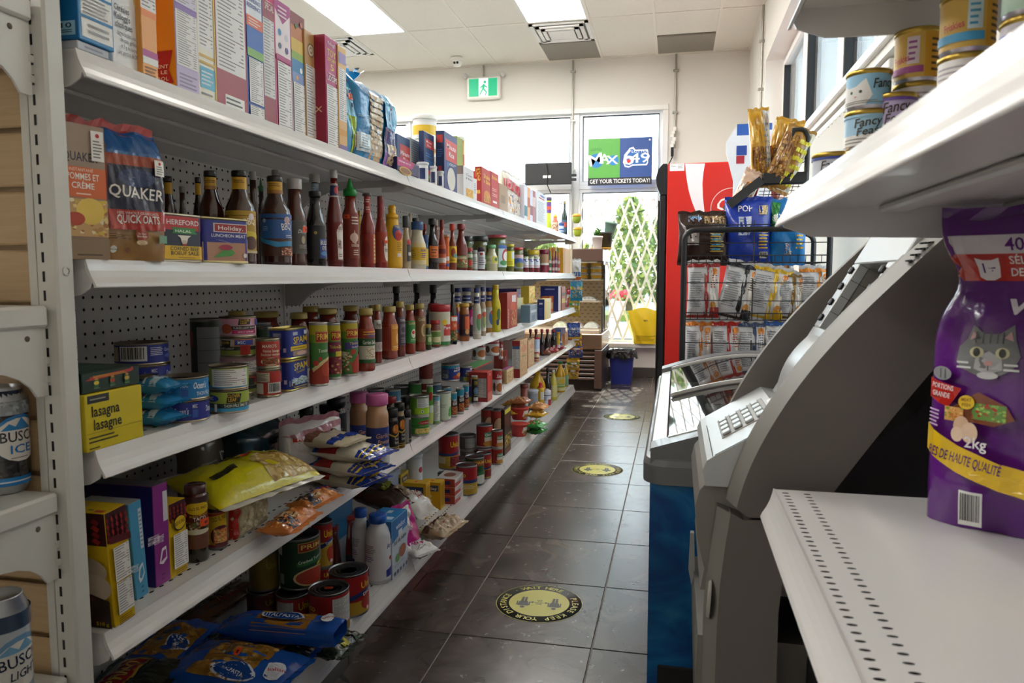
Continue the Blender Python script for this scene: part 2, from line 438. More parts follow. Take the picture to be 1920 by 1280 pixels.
# ceiling: boards in a grid, light panels, vents and grey heater panels
CX = [.34-.578*k for k in range(-1, 12)]; CX[0] = XR
CY = [8.2, 6.97]+[6.97-1.22*k for k in range(1, 9)]
mb = MB(); mb.box((XL, YB, ZC+.02), (XR+.3, YF+.2, ZC+.2)); ceil_ = struct(mb.build('ceiling', 'ceiling_grid'))
lampcells = {}
for j in (1, 3, 5, 7):
    for i in (3, 6, 9):
        if (i, j) not in ((3, 5), (3, 7)): lampcells[(i, j)] = 1
gm = MB()
for i in range(len(CX)): gm.box((CX[i]-.012, YB, ZC-.002), (CX[i]+.012, YF, ZC+.02))
for y in CY: gm.box((CX[-1], y-.012, ZC-.0015), (XR, y+.012, ZC+.02))
gm.box((XR-.02, YB, ZC-.004), (XR, YF, ZC+.02)); gm.box((XL, YF-.02, ZC-.004), (XR, YF, ZC+.02))
gm.build('ceiling_tee', 'ceiling_grid', ceil_)
def cboard(x0, x1, y0, y1):
    q = MB(); q.box((x0+.011, y0+.011, ZC+.004), (x1-.011, y1-.011, ZC+.018), ch=.002); q.build('ceiling_board', 'ceiling_board', ceil_)
def vent(x0, x1, y0, y1, label):
    o = empty('ceiling_vent', ((x0+x1)/2, (y0+y1)/2, ZC), label, 'vent', 'white square ceiling vents'); w, d = (x1-x0)/2-.012, (y1-y0)/2-.012
    q = MB()
    for k, (f, z) in enumerate(((1, .0), (.8, -.010), (.62, -.018))):
        a, c = w*f, d*f; t = .035
        for b in (((-a, -c, z-.008), (a, -c+t, z+.004)), ((-a, c-t, z-.008), (a, c, z+.004)), ((-a, -c, z-.008), (-a+t, c, z+.004)), ((a-t, -c, z-.008), (a, c, z+.004))): q.box(*b)
    q.build('louvre_ring', 'white_paint', o)
    q = MB(); q.box((-w*.45, -d*.45, -.03), (w*.45, d*.45, -.02), ch=.008); q.build('center_plate', 'white_paint', o)
    q = MB(); q.box((-w, -d, .004), (w, d, .012)); q.build('duct_throat', 'heater_grey', o)
def heater(x0, x1, y0, y1, label):
    q = MB(); q.box((x0+.01, y0+.01, ZC-.004), (x1-.01, y1-.01, ZC+.016), ch=.004); o = q.build('heater_panel', 'heater_grey'); tag(o, label, 'heater panel')
for i in range(len(CX)-1):
    for j in range(len(CY)-1):
        x1, x0, y1, y0 = CX[i], CX[i+1], CY[j], CY[j+1]
        if (i, j) in lampcells:
            vis = {(3, 1): 'bright ceiling light panel nearest the exit sign, in front of a vent', (6, 1): 'bright ceiling light panel above the cereal boxes'}.get((i, j))
            o = empty('ceiling_light', ((x0+x1)/2, (y0+y1)/2, ZC), vis or 'bright ceiling light panel farther back in the shop, outside the view', 'ceiling light', None if vis else 'ceiling lights behind the view')
            w, d = (x1-x0)/2-.012, (y1-y0)/2-.012
            q = MB(); q.box((-w, -d, .002), (w, d, .008)); q.build('light_panel', 'glow_panel', o)
            q = MB(); t = .012
            for b in (((-w, -d, -.001), (w, -d+t, .004)), ((-w, d-t, -.001), (w, d, .004)), ((-w, -d+t, -.001), (-w+t, d-t, .004)), ((w-t, -d+t, -.001), (w, d-t, .004))): q.box(*b)
            q.build('panel_frame', 'white_paint', o)
        elif (i, j) == (3, 0):
            vent(x0, x1, 7.0, 7.58, 'square ceiling vent between the light panel and a grey heater panel')
            heater(x0, x1, 7.6, 8.19, 'grey heater panel in the ceiling right beside the square vent')
        elif (i, j) == (1, 0):
            cboard(x0, x1, y0, 7.6); heater(x0, x1, 7.62, 8.19, 'grey heater panel in the ceiling towards the right corner')
        elif (i, j) == (7, 0):
            vent(x0, x1, 6.99, 7.57, 'square ceiling vent just above the cereal boxes'); cboard(x0, x1, 7.6, y1)
        else: cboard(x0, x1, y0, y1)

# far wall with its tall shop window
mb = MB()
mb.box((XL, YF, 0), (-5.6, YF+.16, ZC+.02)); mb.box((-5.6, YF, 2.9), (-.13, YF+.16, ZC+.02)); mb.box((-5.6, YF, 0), (-.13, YF+.16, .34)); mb.box((-.13, YF, 0), (XR+.3, YF+.16, ZC+.02))
struct(mb.build('wall_back', 'wall_paint'))
mb = MB(); mb.box((XL, YF-.012, 0), (XR, YF, .105), ch=.003); struct(mb.build('baseboard_back', 'kick_tile'))
mb = MB(); mb.box((-5.62, YF-.012, 2.86), (-.11, YF+.01, 2.915), ch=.004); mb.box((-.17, YF-.012, .34), (-.11, YF+.01, 2.86), ch=.004); struct(mb.build('trim_1', 'white_paint'))
mb = MB(); mb.box((-5.6, YF-.09, .325), (-.13, YF+.1, .375), ch=.006); struct(mb.build('trim_2', 'white_paint'))
def window(name, x0, x1, z0, z1, y):
    q = MB(); t = .035
    for b in (((x0, y-.03, z0), (x1, y+.03, z0+t)), ((x0, y-.03, z1-t), (x1, y+.03, z1)), ((x0, y-.03, z0+t), (x0+t, y+.03, z1-t)), ((x1-t, y-.03, z0+t), (x1, y+.03, z1-t))): q.box(*b, ch=.003)
    o = struct(q.build(name, 'alu'))
    q = MB(); q.box((x0+t, y-.006, z0+t), (x1-t, y+.006, z1-t)); q.build('window_pane', 'window_glass', o)
    q = MB()
    for b in (((x0+t, y-.012, z0+t), (x1-t, y+.012, z0+t+.008)), ((x0+t, y-.012, z1-t-.008), (x1-t, y+.012, z1-t)), ((x0+t, y-.012, z0+t), (x0+t+.008, y+.012, z1-t)), ((x1-t-.008, y-.012, z0+t), (x1-t, y+.012, z1-t))): q.box(*b)
    q.build('rubber_gasket', 'rubber', o); return o
YW = YF+.07; k = 1
for x0, x1 in ((-.13-.93, -.17), (-3.0, -1.13), (-4.85, -3.03), (-5.58, -4.88)):
    window('window_%d' % k, x0, x1, 2.1, 2.87, YW); window('window_%d' % (k+1), x0, x1, .37, 2.05, YW); k += 2
mb = MB(); mb.box((-5.58, YW-.04, 2.05), (-.15, YW+.04, 2.1), ch=.003)
for x in (-1.13, -3.03, -4.88): mb.box((x, YW-.045, .37), (x+(.07 if x == -1.13 else .03), YW+.045, 2.88), ch=.003)
struct(mb.build('trim_3', 'alu'))

# right wall: high windows in a deep reveal, a low window with vertical blinds
mb = MB(); X1 = XR+.24
mb.box((XR, YB, 0), (X1, 2.79, ZC+.02)); mb.box((XR, 6.75, 0), (X1, YF, ZC+.02)); mb.box((XR, 2.79, 2.9), (X1, 6.75, ZC+.02)); mb.box((XR, 4.6, 0), (X1, 6.75, 1.92))
mb.box((XR, 2.79, 1.87), (X1, 4.6, 1.92)); mb.box((XR, 2.79, 0), (X1, 4.6, .9))
struct(mb.build('wall_right', 'wall_paint'))
mb = MB(); mb.box((XR-.02, 2.79, 1.905), (X1, 6.75, 1.95), ch=.005); struct(mb.build('trim_4', 'white_paint'))
def rwindow(name, y0, y1, z0, z1, x):
    q = MB(); t = .05
    for b in (((x-.035, y0, z0), (x+.035, y1, z0+t)), ((x-.035, y0, z1-t), (x+.035, y1, z1)), ((x-.035, y0, z0+t), (x+.035, y0+t, z1-t)), ((x-.035, y1-t, z0+t), (x+.035, y1, z1-t))): q.box(*b, ch=.003)
    o = struct(q.build(name, 'white_paint'))
    q = MB(); q.box((x-.006, y0+t, z0+t), (x+.006, y1-t, z1-t)); q.build('window_pane', 'window_glass', o)
    q = MB(); g = .022
    q.box((x-.03, y1-t-g, z0+t), (x+.03, y1-t, z1-t)); q.build('rubber_gasket', 'rubber', o)
XW = XR+.17
for a, b in ((5.62, 6.72), (4.42, 5.56), (3.62, 4.38), (2.82, 3.58)): rwindow('window_%d' % k, a, b, 1.95, 2.88, XW); k += 1
rwindow('window_%d' % k, 2.82, 4.58, .92, 1.86, XW)
mb = MB(); mb.box((XL-.15, YB, 0), (XL, YF+.16, ZC+.2)); struct(mb.build('wall_left', 'wall_paint'))
mb = MB(); mb.box((XL, YB-.15, 0), (XR+.3, YB, ZC+.2)); struct(mb.build('wall_front', 'wall_paint'))
bl = empty('vertical_blind', (XR+.03, 3.7, 1.86), 'white vertical blind hanging below the high windows on the right wall', 'blind')
q = MB(); q.box((-.02, -.8, -.035), (.03, .8, 0), ch=.004); q.build('headrail', 'white_paint', bl)
sm = MB(); sm.grid(lambda u, v: (.012*math.sin(u*PI), (u-.5)*.085, -.03-.86*v), 6, 1); sme = sm.mesh('blind_slat', ['white_paint'])
for j in range(19): link('blind_slat', sme, bl, (0, -.77+j*.0855, 0), (0, 0, math.radians(38)))

# ------------------------------------------------------------------ outside
mb = MB(); mb.box((-30, YF+.3, -.25), (30, 60, -.15)); g = struct(mb.build('ground', 'asphalt'))
mb = MB(); mb.box((-12, YF+.16, -.15), (6, YF+2.2, -.03)); struct(mb.build('sidewalk', 'concrete'))
mb = MB(); mb.box((-30, 21, -.15), (30, 24, .02)); stuff(mb.build('grass_verge', 'leaf', g)); 
for f in g.children: 
    for at in f.data.attributes:
        if at.name == 'Col': at.data.foreach_set('color', [.25, .32, .06, 1]*len(at.data))
mb = MB(); mb.box((X1+.5, -10, -.25), (40, 60, -.15)); struct(mb.build('ground_side', 'asphalt'))
def tree(x, y, h, w, label, cols, seed, tw=.12):
    rg = random.Random(seed); o = empty('leafy_tree', (x, y, -.15), label, 'tree', 'trees across the road')
    q = MB(); q.lathe([(tw, 0), (tw*.8, h*.3), (tw*.4, h*.6)], 8, '#6b5a45'); q.build('trunk', 'print', o)
    q = MB()
    for k in range(1500):
        a, e = rg.random()*2*PI, rg.random(); z = h*(.12+.88*e); rr = w*math.sqrt(rg.random())*(.35+1.0*math.sin(PI*min(1, .15+.85*e*.98)))*.75
        p = Vector((rr*math.cos(a), rr*math.sin(a), z)); s_ = rg.uniform(.06, .15)
        t = Vector((rg.gauss(0, 1), rg.gauss(0, 1), rg.gauss(0, 1))).normalized(); b = t.orthogonal().normalized()
        q.add([p-t*s_, p+b*s_*.6, p+t*s_, p-b*s_*.6], [(0, 1, 2, 3)], rg.choice(cols))
    stuff(q.build('foliage', 'leaf', o))
gr = ('#7f8c48', '#6a7c40', '#98a052', '#54703c', '#a8aa5c')
tree(-2.75, 25, 2.3, .8, 'low pale green tree seen through the lattice behind the plant pots', gr, 1)
tree(-1.45, 24, 3.7, .75, 'tall yellow green tree seen through the middle of the lattice', gr, 2)
tree(-.35, 26, 3.5, .8, 'green tree seen through the lattice beside the red cooler', ('#748446', '#5f7440', '#949c52', '#4c6638'), 3)
tree(-4.6, 26, 2.6, .9, 'low pale green tree hidden behind the monitor side of the window', gr, 4)
tree(-6.6, 26, 3.0, .9, 'green tree far left behind the shelves and the shop window', gr, 5)
# flower tub on a stand outside the lattice window
o = empty('flower_planter', (-.78, 9.35, -.03), 'outdoor planter with pink red flowers on a pale post, outside the lattice', 'planter')
q = MB(); q.lathe([(.13, 0), (.11, .04), (.05, .08), (.045, .55), (.10, .62)], 14, '#cfd0da'); q.build('post', 'print', o)
q = MB(); q.lathe([(.09, .62), (.14, .66), (.17, .8), (.17, .82), (.15, .82)], 16, '#b9b9cc'); q.build('tub', 'print', o)
for dx, dz in ((-.11, .9), (.12, .91)):
    q = MB(); rg = random.Random(3)
    for kk in range(90):
        p = Vector((dx+rg.gauss(0, .045), rg.gauss(0, .05), dz+rg.gauss(0, .03))); t = Vector((rg.gauss(0, 1), rg.gauss(0, 1), rg.gauss(0, 1))).normalized()*.022; b = t.orthogonal()
        q.add([p-t, p+b, p+t, p-b], [(0, 1, 2, 3)], rg.choice(('#d8506a', '#e0435a', '#c93a50', '#7a9a4a')))
    q.build('flowers', 'leaf', o)

# ------------------------------------------------------------------ fixtures on the far wall and ceiling
def strip(pts, r, name, label, cat, m='conduit'):
    q = MB(); q.tube(pts, r, 8); o = q.build(name, m); return tag(o, label, cat)
def conduit(pts, label, clips):
    o = empty('conduit', pts[0], label, 'conduit'); p0 = Vector(pts[0])
    q = MB(); q.tube([Vector(p)-p0 for p in pts], .011, 8); q.build('pipe', 'conduit', o)
    for c in clips:
        q = MB(); c = Vector(c)-p0; q.box((c.x-.03, c.y-.012, c.z-.012), (c.x+.03, c.y+.012, c.z+.012), ch=.004); q.build('clip', 'conduit', o)
yw = YF-.02
P1 = on_y(1074, 220, yw).x; P2 = on_y(1266, 220, yw).x
conduit([(P1, yw, ZC), (P1, yw, 2.9), (P1-.0, yw, 2.1), (P1, yw, 1.1)], 'grey conduit running down the window mullion beside the monitor', [(P1, yw, 3.3), (P1, yw, 2.78), (P1, yw, 2.25)])
conduit([(P2, yw, ZC), (P2, yw, 2.45)], 'grey conduit on the wall right of the window', [(P2, yw, 3.25), (P2, yw, 2.82)])
c3 = on_x(1431, 30, XR-.018)
conduit([(XR-.018, c3.y, ZC-.02), (XR-.018, c3.y, 1.2)], 'thin conduit in the corner of the right wall', [(XR-.018, c3.y, 3.1), (XR-.018, c3.y, 2.7)])
# exit sign
ex = empty('exit_sign', ((-2.28-1.96)/2, yw-.03, 3.175), 'white exit sign box with a green running figure, high on the far wall', 'exit sign')
q = MB(); q.box((-.19, -.02, -.125), (.19, .04, .115), ch=.012); q.build('sign_case', 'white_paint', ex)
q = MB(); stick(q, canvas([R(-1, 0, 1, 1, '#10a273'), R(-.3, 0, .36, 1, '#f3fbf6'), D(.13, .80, .085, '#10a273'), G([(-.02, .68), (.12, .70), (.10, .40), (-.08, .36)], '#10a273'),
    G([(-.0, .66), (-.22, .50), (-.19, .44), (.02, .57)], '#10a273'), G([(.1, .66), (.3, .52), (.27, .46), (.08, .56)], '#10a273'), G([(-.08, .40), (-.26, .12), (-.19, .08), (.02, .38)], '#10a273'),
    G([(.1, .42), (.27, .26), (.22, .02), (.15, .03), (.18, .24), (.0, .36)], '#10a273')], .16, .19), lambda u, v, off: (u, -.021-off, v-.095)); q.build('sign_face', 'glow_green', ex)
for dx in (-.21, .22):
    q = MB(); q.lathe([(.03, -.03), (.032, 0), (.02, .025)], 14, '#c9c6c2'); q.build('lamp_head', 'print', ex, (dx, -.01, .135), (PI/2, 0, 0))
q = MB(); q.tube([(0, .01, .115), (0, .01, .245)], .010, 8); q.build('conduit_drop', 'conduit', ex)
# dome camera
p = on_z(857, 108, ZC); o = empty('security_camera', (p.x, p.y, ZC), 'small white turret security camera under the ceiling', 'camera')
q = MB(); q.lathe([(.065, 0), (.065, -.025), (.05, -.035)], 20); q.build('mount_ring', 'white_paint', o)
q = MB(); q.lathe([(.05, -.03), (.052, -.06), (.04, -.09), (.0, -.1)], 20); q.build('turret', 'white_paint', o)
for dx in (-.015, .018):
    q = MB(); q.lathe([(.013, 0), (.013, .012), (0, .012)], 12); q.build('lens', 'black_plastic', o, (dx, -.045, -.065), (PI/2, 0, 0))
# monitor hung in the window, seen from behind
a, b = on_y(985, 307, 7.95), on_y(1072, 345, 7.95); o = empty('hanging_monitor', ((a.x+b.x)/2, 7.95, b.z), 'dark grey back of a monitor hanging in the shop window', 'monitor')
w, h = (b.x-a.x)/2, a.z-b.z
q = MB(); q.box((-w, -.02, 0), (w, .03, h), ch=.008); q.build('back_cover', 'black_plastic', o)
q = MB(); q.box((-w*.22, -.023, h*.3), (w*.12, -.0205, h*.42), '#e8e6e2'); q.build('sticker', 'print', o)
q = MB(); q.box((w, -.01, h*.15), (w+.05, .02, h*.27), ch=.004); q.box((w, -.01, h*.35), (w+.05, .02, h*.46), ch=.004); q.build('side_bracket', 'black_plastic', o)
q = MB(); q.tube([(-.02, -.03, h), (.0, -.035, h*.6), (-.01, -.03, 0), (.03, -.02, -.09)], .005, 6); q.build('cable', 'rubber', o)
# lottery sign
a, b = on_y(1103, 261, 8.12), on_y(1222, 345, 8.12); o = empty('lottery_sign', ((a.x+b.x)/2, 8.12, b.z), 'green and blue lottery ticket sign hanging in the window', 'sign')
w, h = (b.x-a.x)/2, a.z-b.z
q = MB(); q.box((-w, -.004, 0), (w, .004, h), '#2b4e8f', ch=.002); q.build('sign_board', 'print', o)
q = MB(); stick(q, canvas([R(-1, .16, 0, 1, '#59a845'), R(0, .16, 1, 1, '#2c4f93'), R(-1, 0, 1, .16, '#20242c'), T('GET YOUR TICKETS TODAY!', 0, .04, .085, '#f5f5f2', 1.88),
    D(-.74, .53, .155, '#2b7fc2'), D(-.2, .53, .11, '#2b7fc2'), T('M', -.72, .44, .24, '#f4f6f4', .44, 12), T('A', -.48, .47, .2, '#f4f6f4', .34), T('X', -.24, .45, .18, '#f4f6f4', .38), T('LOTTO', -.74, .74, .05, '#2f7a3c'),
    G([(.1, .48), (.14, .6), (.3, .78), (.42, .8), (.48, .74), (.86, .74), (.88, .7), (.88, .46), (.84, .4), (.4, .4), (.28, .36), (.16, .38)], '#f4f4f2'),
    G([(.13, .49), (.17, .6), (.32, .75), (.4, .76), (.46, .71), (.83, .71), (.85, .68), (.85, .47), (.81, .43), (.4, .43), (.28, .39), (.18, .41)], '#2668b4'),
    T('6', .3, .42, .32, '#f7f7f5', .34, 8), T('49', .62, .46, .2, '#f7f7f5', .62), T('LOTTO', .6, .675, .05, '#f7f7f5', .46), D(.28, .5, .04, '#e1332b'), D(.92, .94, .02, '#f0f0ee')], w, h), lambda u, v, off: (u, -.0042-off, v)); q.build('printed_face', 'print', o)
for s_ in (-.6, .6):
    q = MB(); q.tube([(s_*w, 0, h), (s_*w, 0, h+.02), (s_*w+.006, 0, h+.03), (s_*w, .03, h+.045)], .003, 6); q.build('hook', 'conduit', o)
# lattice security gate over the lower right pane
x0, x1, z0, z1 = -1.05, -.19, .40, 1.94; yl = YF+.005
o = empty('lattice_gate', ((x0+x1)/2, yl, z0), 'white folding lattice security gate across the lower window', 'security gate')
W, H = x1-x0, z1-z0; dw, dh = .122, .344; sl_ = dh/dw
for sgn in (1, -1):
    for k in range(-14, 22):
        c = k*dw                                            # bars cross x = c + sgn*z/slope
        za, zb = 0.0, H; xa, xb = c+sgn*za/sl_, c+sgn*zb/sl_
        if sgn > 0:
            if xa < 0: za = -c*sl_; xa = 0
            if xb > W: zb = (W-c)*sl_; xb = W
        else:
            if xa > W: za = (c-W)*sl_; xa = W
            if xb < 0: zb = c*sl_; xb = 0
        if zb-za < .05: continue
        L_ = math.hypot(xb-xa, zb-za); q = MB(); q.box((-.011, -.0015, 0), (.011, .0015, L_), ch=.0008)
        q.build('lattice_bar', 'white_paint', o, (xa-W/2, -.004*sgn, za), (0, math.atan2(xb-xa, zb-za), 0))
for xx in (0, W):
    q = MB(); q.box((xx-W/2-.012, -.014, 0), (xx-W/2+.012, .014, H), ch=.003); q.build('gate_post', 'alu', o)
# ================================================================== left gondola
LIP, DECK, PAN = -.85, -.866, -1.31        # lip edge, deck edge, pegboard plane
ZT = [1.433, 1.125, .833, .542, .150]      # deck heights, top shelf first
YS = [.962+1.38*k for k in range(5)]
ORD = ['first', 'second', 'third', 'fourth', 'fifth']
LEVEL = ['top', 'second', 'third', 'fourth', 'bottom']
def perf(q, cx, cy, hx, hy, rx, ry, z, dep, col, ax='z', sgn=1):
    """a rectangle with an oval hole punched in it, hole wall included"""
    out = [(hx, 0), (hx, hy), (0, hy), (-hx, hy), (-hx, 0), (-hx, -hy), (0, -hy), (hx, -hy)]
    inn = [(rx*math.cos(PI*k/4), ry*math.sin(PI*k/4)) for k in range(8)]
    def P(a, b, d): return (cx+a, cy+b, z-d) if ax == 'z' else (z-d*sgn, cx+a, cy+b)
    V = [P(a, b, 0) for a, b in out]+[P(a, b, 0) for a, b in inn]+[P(a, b, dep) for a, b in inn]
    q.add(V, [(k, (k+1) % 8, 8+(k+1) % 8, 8+k) for k in range(8)], col, 0)
    q.add(V, [(8+k, 8+(k+1) % 8, 16+(k+1) % 8, 16+k) for k in range(8)]+[tuple(range(16, 24))], '#0d0c0c', 1)
gf = empty('gondola_shelving', (PAN, YS[0], 0), 'long white gondola frame with pegboard back panels on the left of the aisle', 'shelving')
def glink(name, me, loc, par=None):
    return link(name, me, par or gf, (loc[0]-PAN, loc[1]-YS[0], loc[2]))
# pegboard panel, holes 27 mm apart
pm = MB(); P_ = .0276; ny, nz = 50, 47
for j in range(nz):
    z = .155+P_*(j+.5)
    for i in range(ny): perf(pm, P_*(i+.5), z, P_/2, P_/2, .0036, .0036, 0, .004, '#c3c1be', 'x', 1)
pm.box((-.012, 0, .05), (-.005, 1.38, 1.455)); pm.box((-.012, 0, 1.452), (.001, 1.38, 1.46))
pme = pm.mesh('back_panel', ['peg_steel', 'slot_dark'])
um = MB(); um.box((-.03, -.016, 0), (.004, .016, 1.462), ch=.002)
for j in range(52): um.box((.0038, -.002, .02+j*.0277), (.0046, .002, .034+j*.0277), m=1)
ume = um.mesh('upright', ['grey_steel', 'slot_dark'])
for s_ in range(4): glink('back_panel', pme, (PAN, YS[s_], 0))
for s_ in range(5): glink('upright', ume, (PAN, YS[s_]+(.017 if s_ == 0 else 0), 0))
# shelf meshes, built round the pegboard plane (x 0 = PAN)
def lip_profile(h):
    k = h/.042; d = DECK-PAN
    return [(d-.003, 0), (d+.0005, .0008), (d+.002, -.006*k), (d+.005, -.016*k), (d+.0095, -.026*k), (d+.015, -.035*k), (d+.0172, -.0405*k), (d+.0165, -.042*k), (d+.0125, -.042*k), (d+.012, -.038*k), (d+.006, -.029*k), (d+.001, -.018*k), (d-.003, -.010*k)]
LS = YS[1]-YS[0]; D_ = DECK-PAN
def deck_mesh(th, rows=(.034, .066), n=52):
    q = MB(); w = .012; edges = [.004]
    q.box((.004, .001, -th), (D_-rows[-1]-w, LS-.001, 0))
    q.box((D_-rows[0]+w, .001, -th), (D_-.001, LS-.001, 0)); q.box((D_-rows[1]+w, .001, -th), (D_-rows[0]-w, LS-.001, 0))
    pit = (LS-.02)/n
    for r_ in rows:
        for i in range(n): perf(q, D_-r_, .01+pit*(i+.5), w, pit/2, .0028, .0062, 0, .006, '#d8d6d3')
        q.box((D_-r_-w, .001, -.0001), (D_-r_+w, .010, 0)); q.box((D_-r_-w, LS-.010, -.0001), (D_-r_+w, LS-.001, 0))
    for x in (.12, .27, .40): q.box((x, .02, -th-.008), (x+.03, LS-.02, -th), ch=.003)     # folded stiffeners underneath
    return q.mesh('deck', ['white_steel', 'slot_dark'])
deck_me = deck_mesh(.016)
q = MB(); q.extr(lip_profile(.042), .0012, LS-.0012, smooth=False); lip_me = q.mesh('price_channel', ['white_steel'])
q = MB(); q.extr([(.004, -.02), (.004, -.125), (.05, -.125), (.075, -.10), (.11, -.075), (.16, -.056), (.22, -.046), (.30, -.042), (.40, -.040), (.43, -.02)], .0, .003); br_me = q.mesh('bracket', ['grey_steel'])
q = MB(); d = D_; q.extr([(d-.085, 0), (d-.002, 0), (d-.001, -.012), (d+.004, -.024), (d+.010, -.034), (d+.006, -.043), (d-.012, -.053), (d-.04, -.058), (d-.085, -.058)], -.002, .0005); end_me = q.mesh('end_plate', ['white_steel'])
clip = MB(); clip.tube([(D_+.0005+.002*k, 0, -.002-.0065*k) for k in range(7)], .0022, 6); clip_me = clip.mesh('joint_clip', ['conduit'])
for lv in range(4):
    for s_ in range(4):
        o = empty('gondola_shelf', (PAN, YS[s_], ZT[lv]), 'white gondola shelf, %s level, %s section along the left side' % (LEVEL[lv], ORD[s_]), 'shelf', 'left gondola shelves')
        link('deck', deck_me, o); link('price_channel', lip_me, o)
        link('bracket', br_me, o, (0, .006, 0)); link('bracket', br_me, o, (0, LS-.009, 0))
        link('end_plate', end_me, o, (0, .003, 0)); link('end_plate', end_me, o, (0, LS-.001, 0))
        if s_: link('joint_clip', clip_me, o)
q = MB(); q.extr(lip_profile(.062), .0012, LS-.0012); blip_me = q.mesh('price_channel', ['white_steel'])
bdeck = deck_mesh(.02)
for s_ in range(4):
    o = empty('gondola_bottom_shelf', (PAN, YS[s_], ZT[4]), 'white gondola base deck with tiled kick plate, %s section along the left side' % ORD[s_], 'shelf', 'left gondola bases')
    link('deck', bdeck, o); link('price_channel', blip_me, o); link('end_plate', end_me, o, (0, .003, 0))
    for kk in range(3):
        q = MB(); y0 = kk*LS/3; q.box((D_-.035, y0+.002, -.15), (D_-.02, y0+LS/3-.002, -.04), ch=.0015); q.build('kick_tile', 'kick_tile', o)
    q = MB(); q.box((.0, .003, -.15), (D_-.036, LS-.003, -.021)); q.build('base_box', 'rough_dark', o)

# ------------------------------------------------------------------ end display with slatwall, far left
YE = .914; XE0, XE1 = -.9075, -.871
en = empty('end_display', (XE1, YE, 0), 'white slotted upright and maple slatwall at the far left', 'shelving')
def elink(q, name, m, par=None): return q.build(name, m, par or en, (-XE1, -YE, 0))
q = MB(); q.box((XE0, YE, 0), (XE1, YE+.034, 1.75), ch=.004)
elink(q, 'slotted_upright', ['worn_steel'])
q = MB()
for j in range(64): q.box((-.8955, YE-.0004, .012+.0277*j), (-.8915, YE+.003, .027+.0277*j))
stuff(elink(q, 'slots', 'slot_dark'))
q = MB(); q.box((XE0-.017, YE+.006, 0), (XE0, YE+.02, 1.75)); q.box((XE0-.006, YE+.002, 0), (XE0, YE+.02, 1.75)); elink(q, 'edge_channel', 'worn_steel')
bp_ = on_x(124, 508, XE1)
q = MB(); q.lathe([(.0072, 0), (.0072, .0012), (.0045, .0014), (.0042, -.001), (0, -.001)], 16, ['#dddbd6', '#dddbd6', '#77736e', '#5d5a57']); o = q.build('bolt', 'print', en, (.0003, bp_.y-YE, bp_.z), (0, PI/2, 0))
zl = on_y(40, 464, .925).z; pit = (on_y(40, 243, .925).z-zl)/2
zz = zl-pit*11
while zz < 1.75:
    q = MB(); q.extr([(YE+.011, zz+.007), (YE+.013, zz+.004), (YE+.013, zz+pit-.004), (YE+.011, zz+pit-.007)], -2.3, XE0-.016, axis='x'); q.box((-2.3, YE+.0125, zz+.005), (XE0-.016, YE+.022, zz+pit-.005), ch=.002)
    elink(q, 'slatwall_slat', 'maple'); zz += pit
q = MB(); q.box((-2.3, YE+.028, 0), (XE0-.016, YE+.04, 1.75)); elink(q, 'backing_board', 'maple')
def end_shelf(zt, label, lower):
    o = empty('end_shelf', (-.884, YE-.008, zt), label, 'shelf', 'shelves of the end display')
    q = MB(); q.box((-1.0, -.40, -.031), (0, .004, 0), ch=.004); q.build('shelf_tray', 'worn_steel', o)
    pts = [(.004, -.031), (.004, -.131), (-.016, -.131), (-.026, -.116), (-.042, -.103), (-.065, -.093), (-.10, -.086), (-.16, -.079), (-.25, -.066), (-.36, -.045), (-.385, -.031)]
    q = MB(); q.extr(pts, -.012, -.008, axis='x'); q.build('bracket', 'worn_steel', o)
    q = MB(); q.lathe([(.0042, 0), (.0042, .0004), (0, .0004)], 12, '#6a5a50'); q.build('rivet', 'print', o, (-.0078, -.028, -.046), (0, PI/2, 0))
    for j in range(2):
        q = MB(); q.box((-.0095, .0, -.085-.0277*j), (-.0065, .014, -.075-.0277*j), ch=.001); q.build('hook', 'worn_steel', o)
    return o
end_shelf(1.485, 'highest white metal shelf of the end display, at the upper left corner', 0)
end_shelf(1.058, 'white metal shelf of the end display above the ice beer can', 0)
end_shelf(.783, 'white metal shelf of the end display under the ice beer can', 0)
end_shelf(.50, 'lowest white metal shelf of the end display under the light beer can', 0)

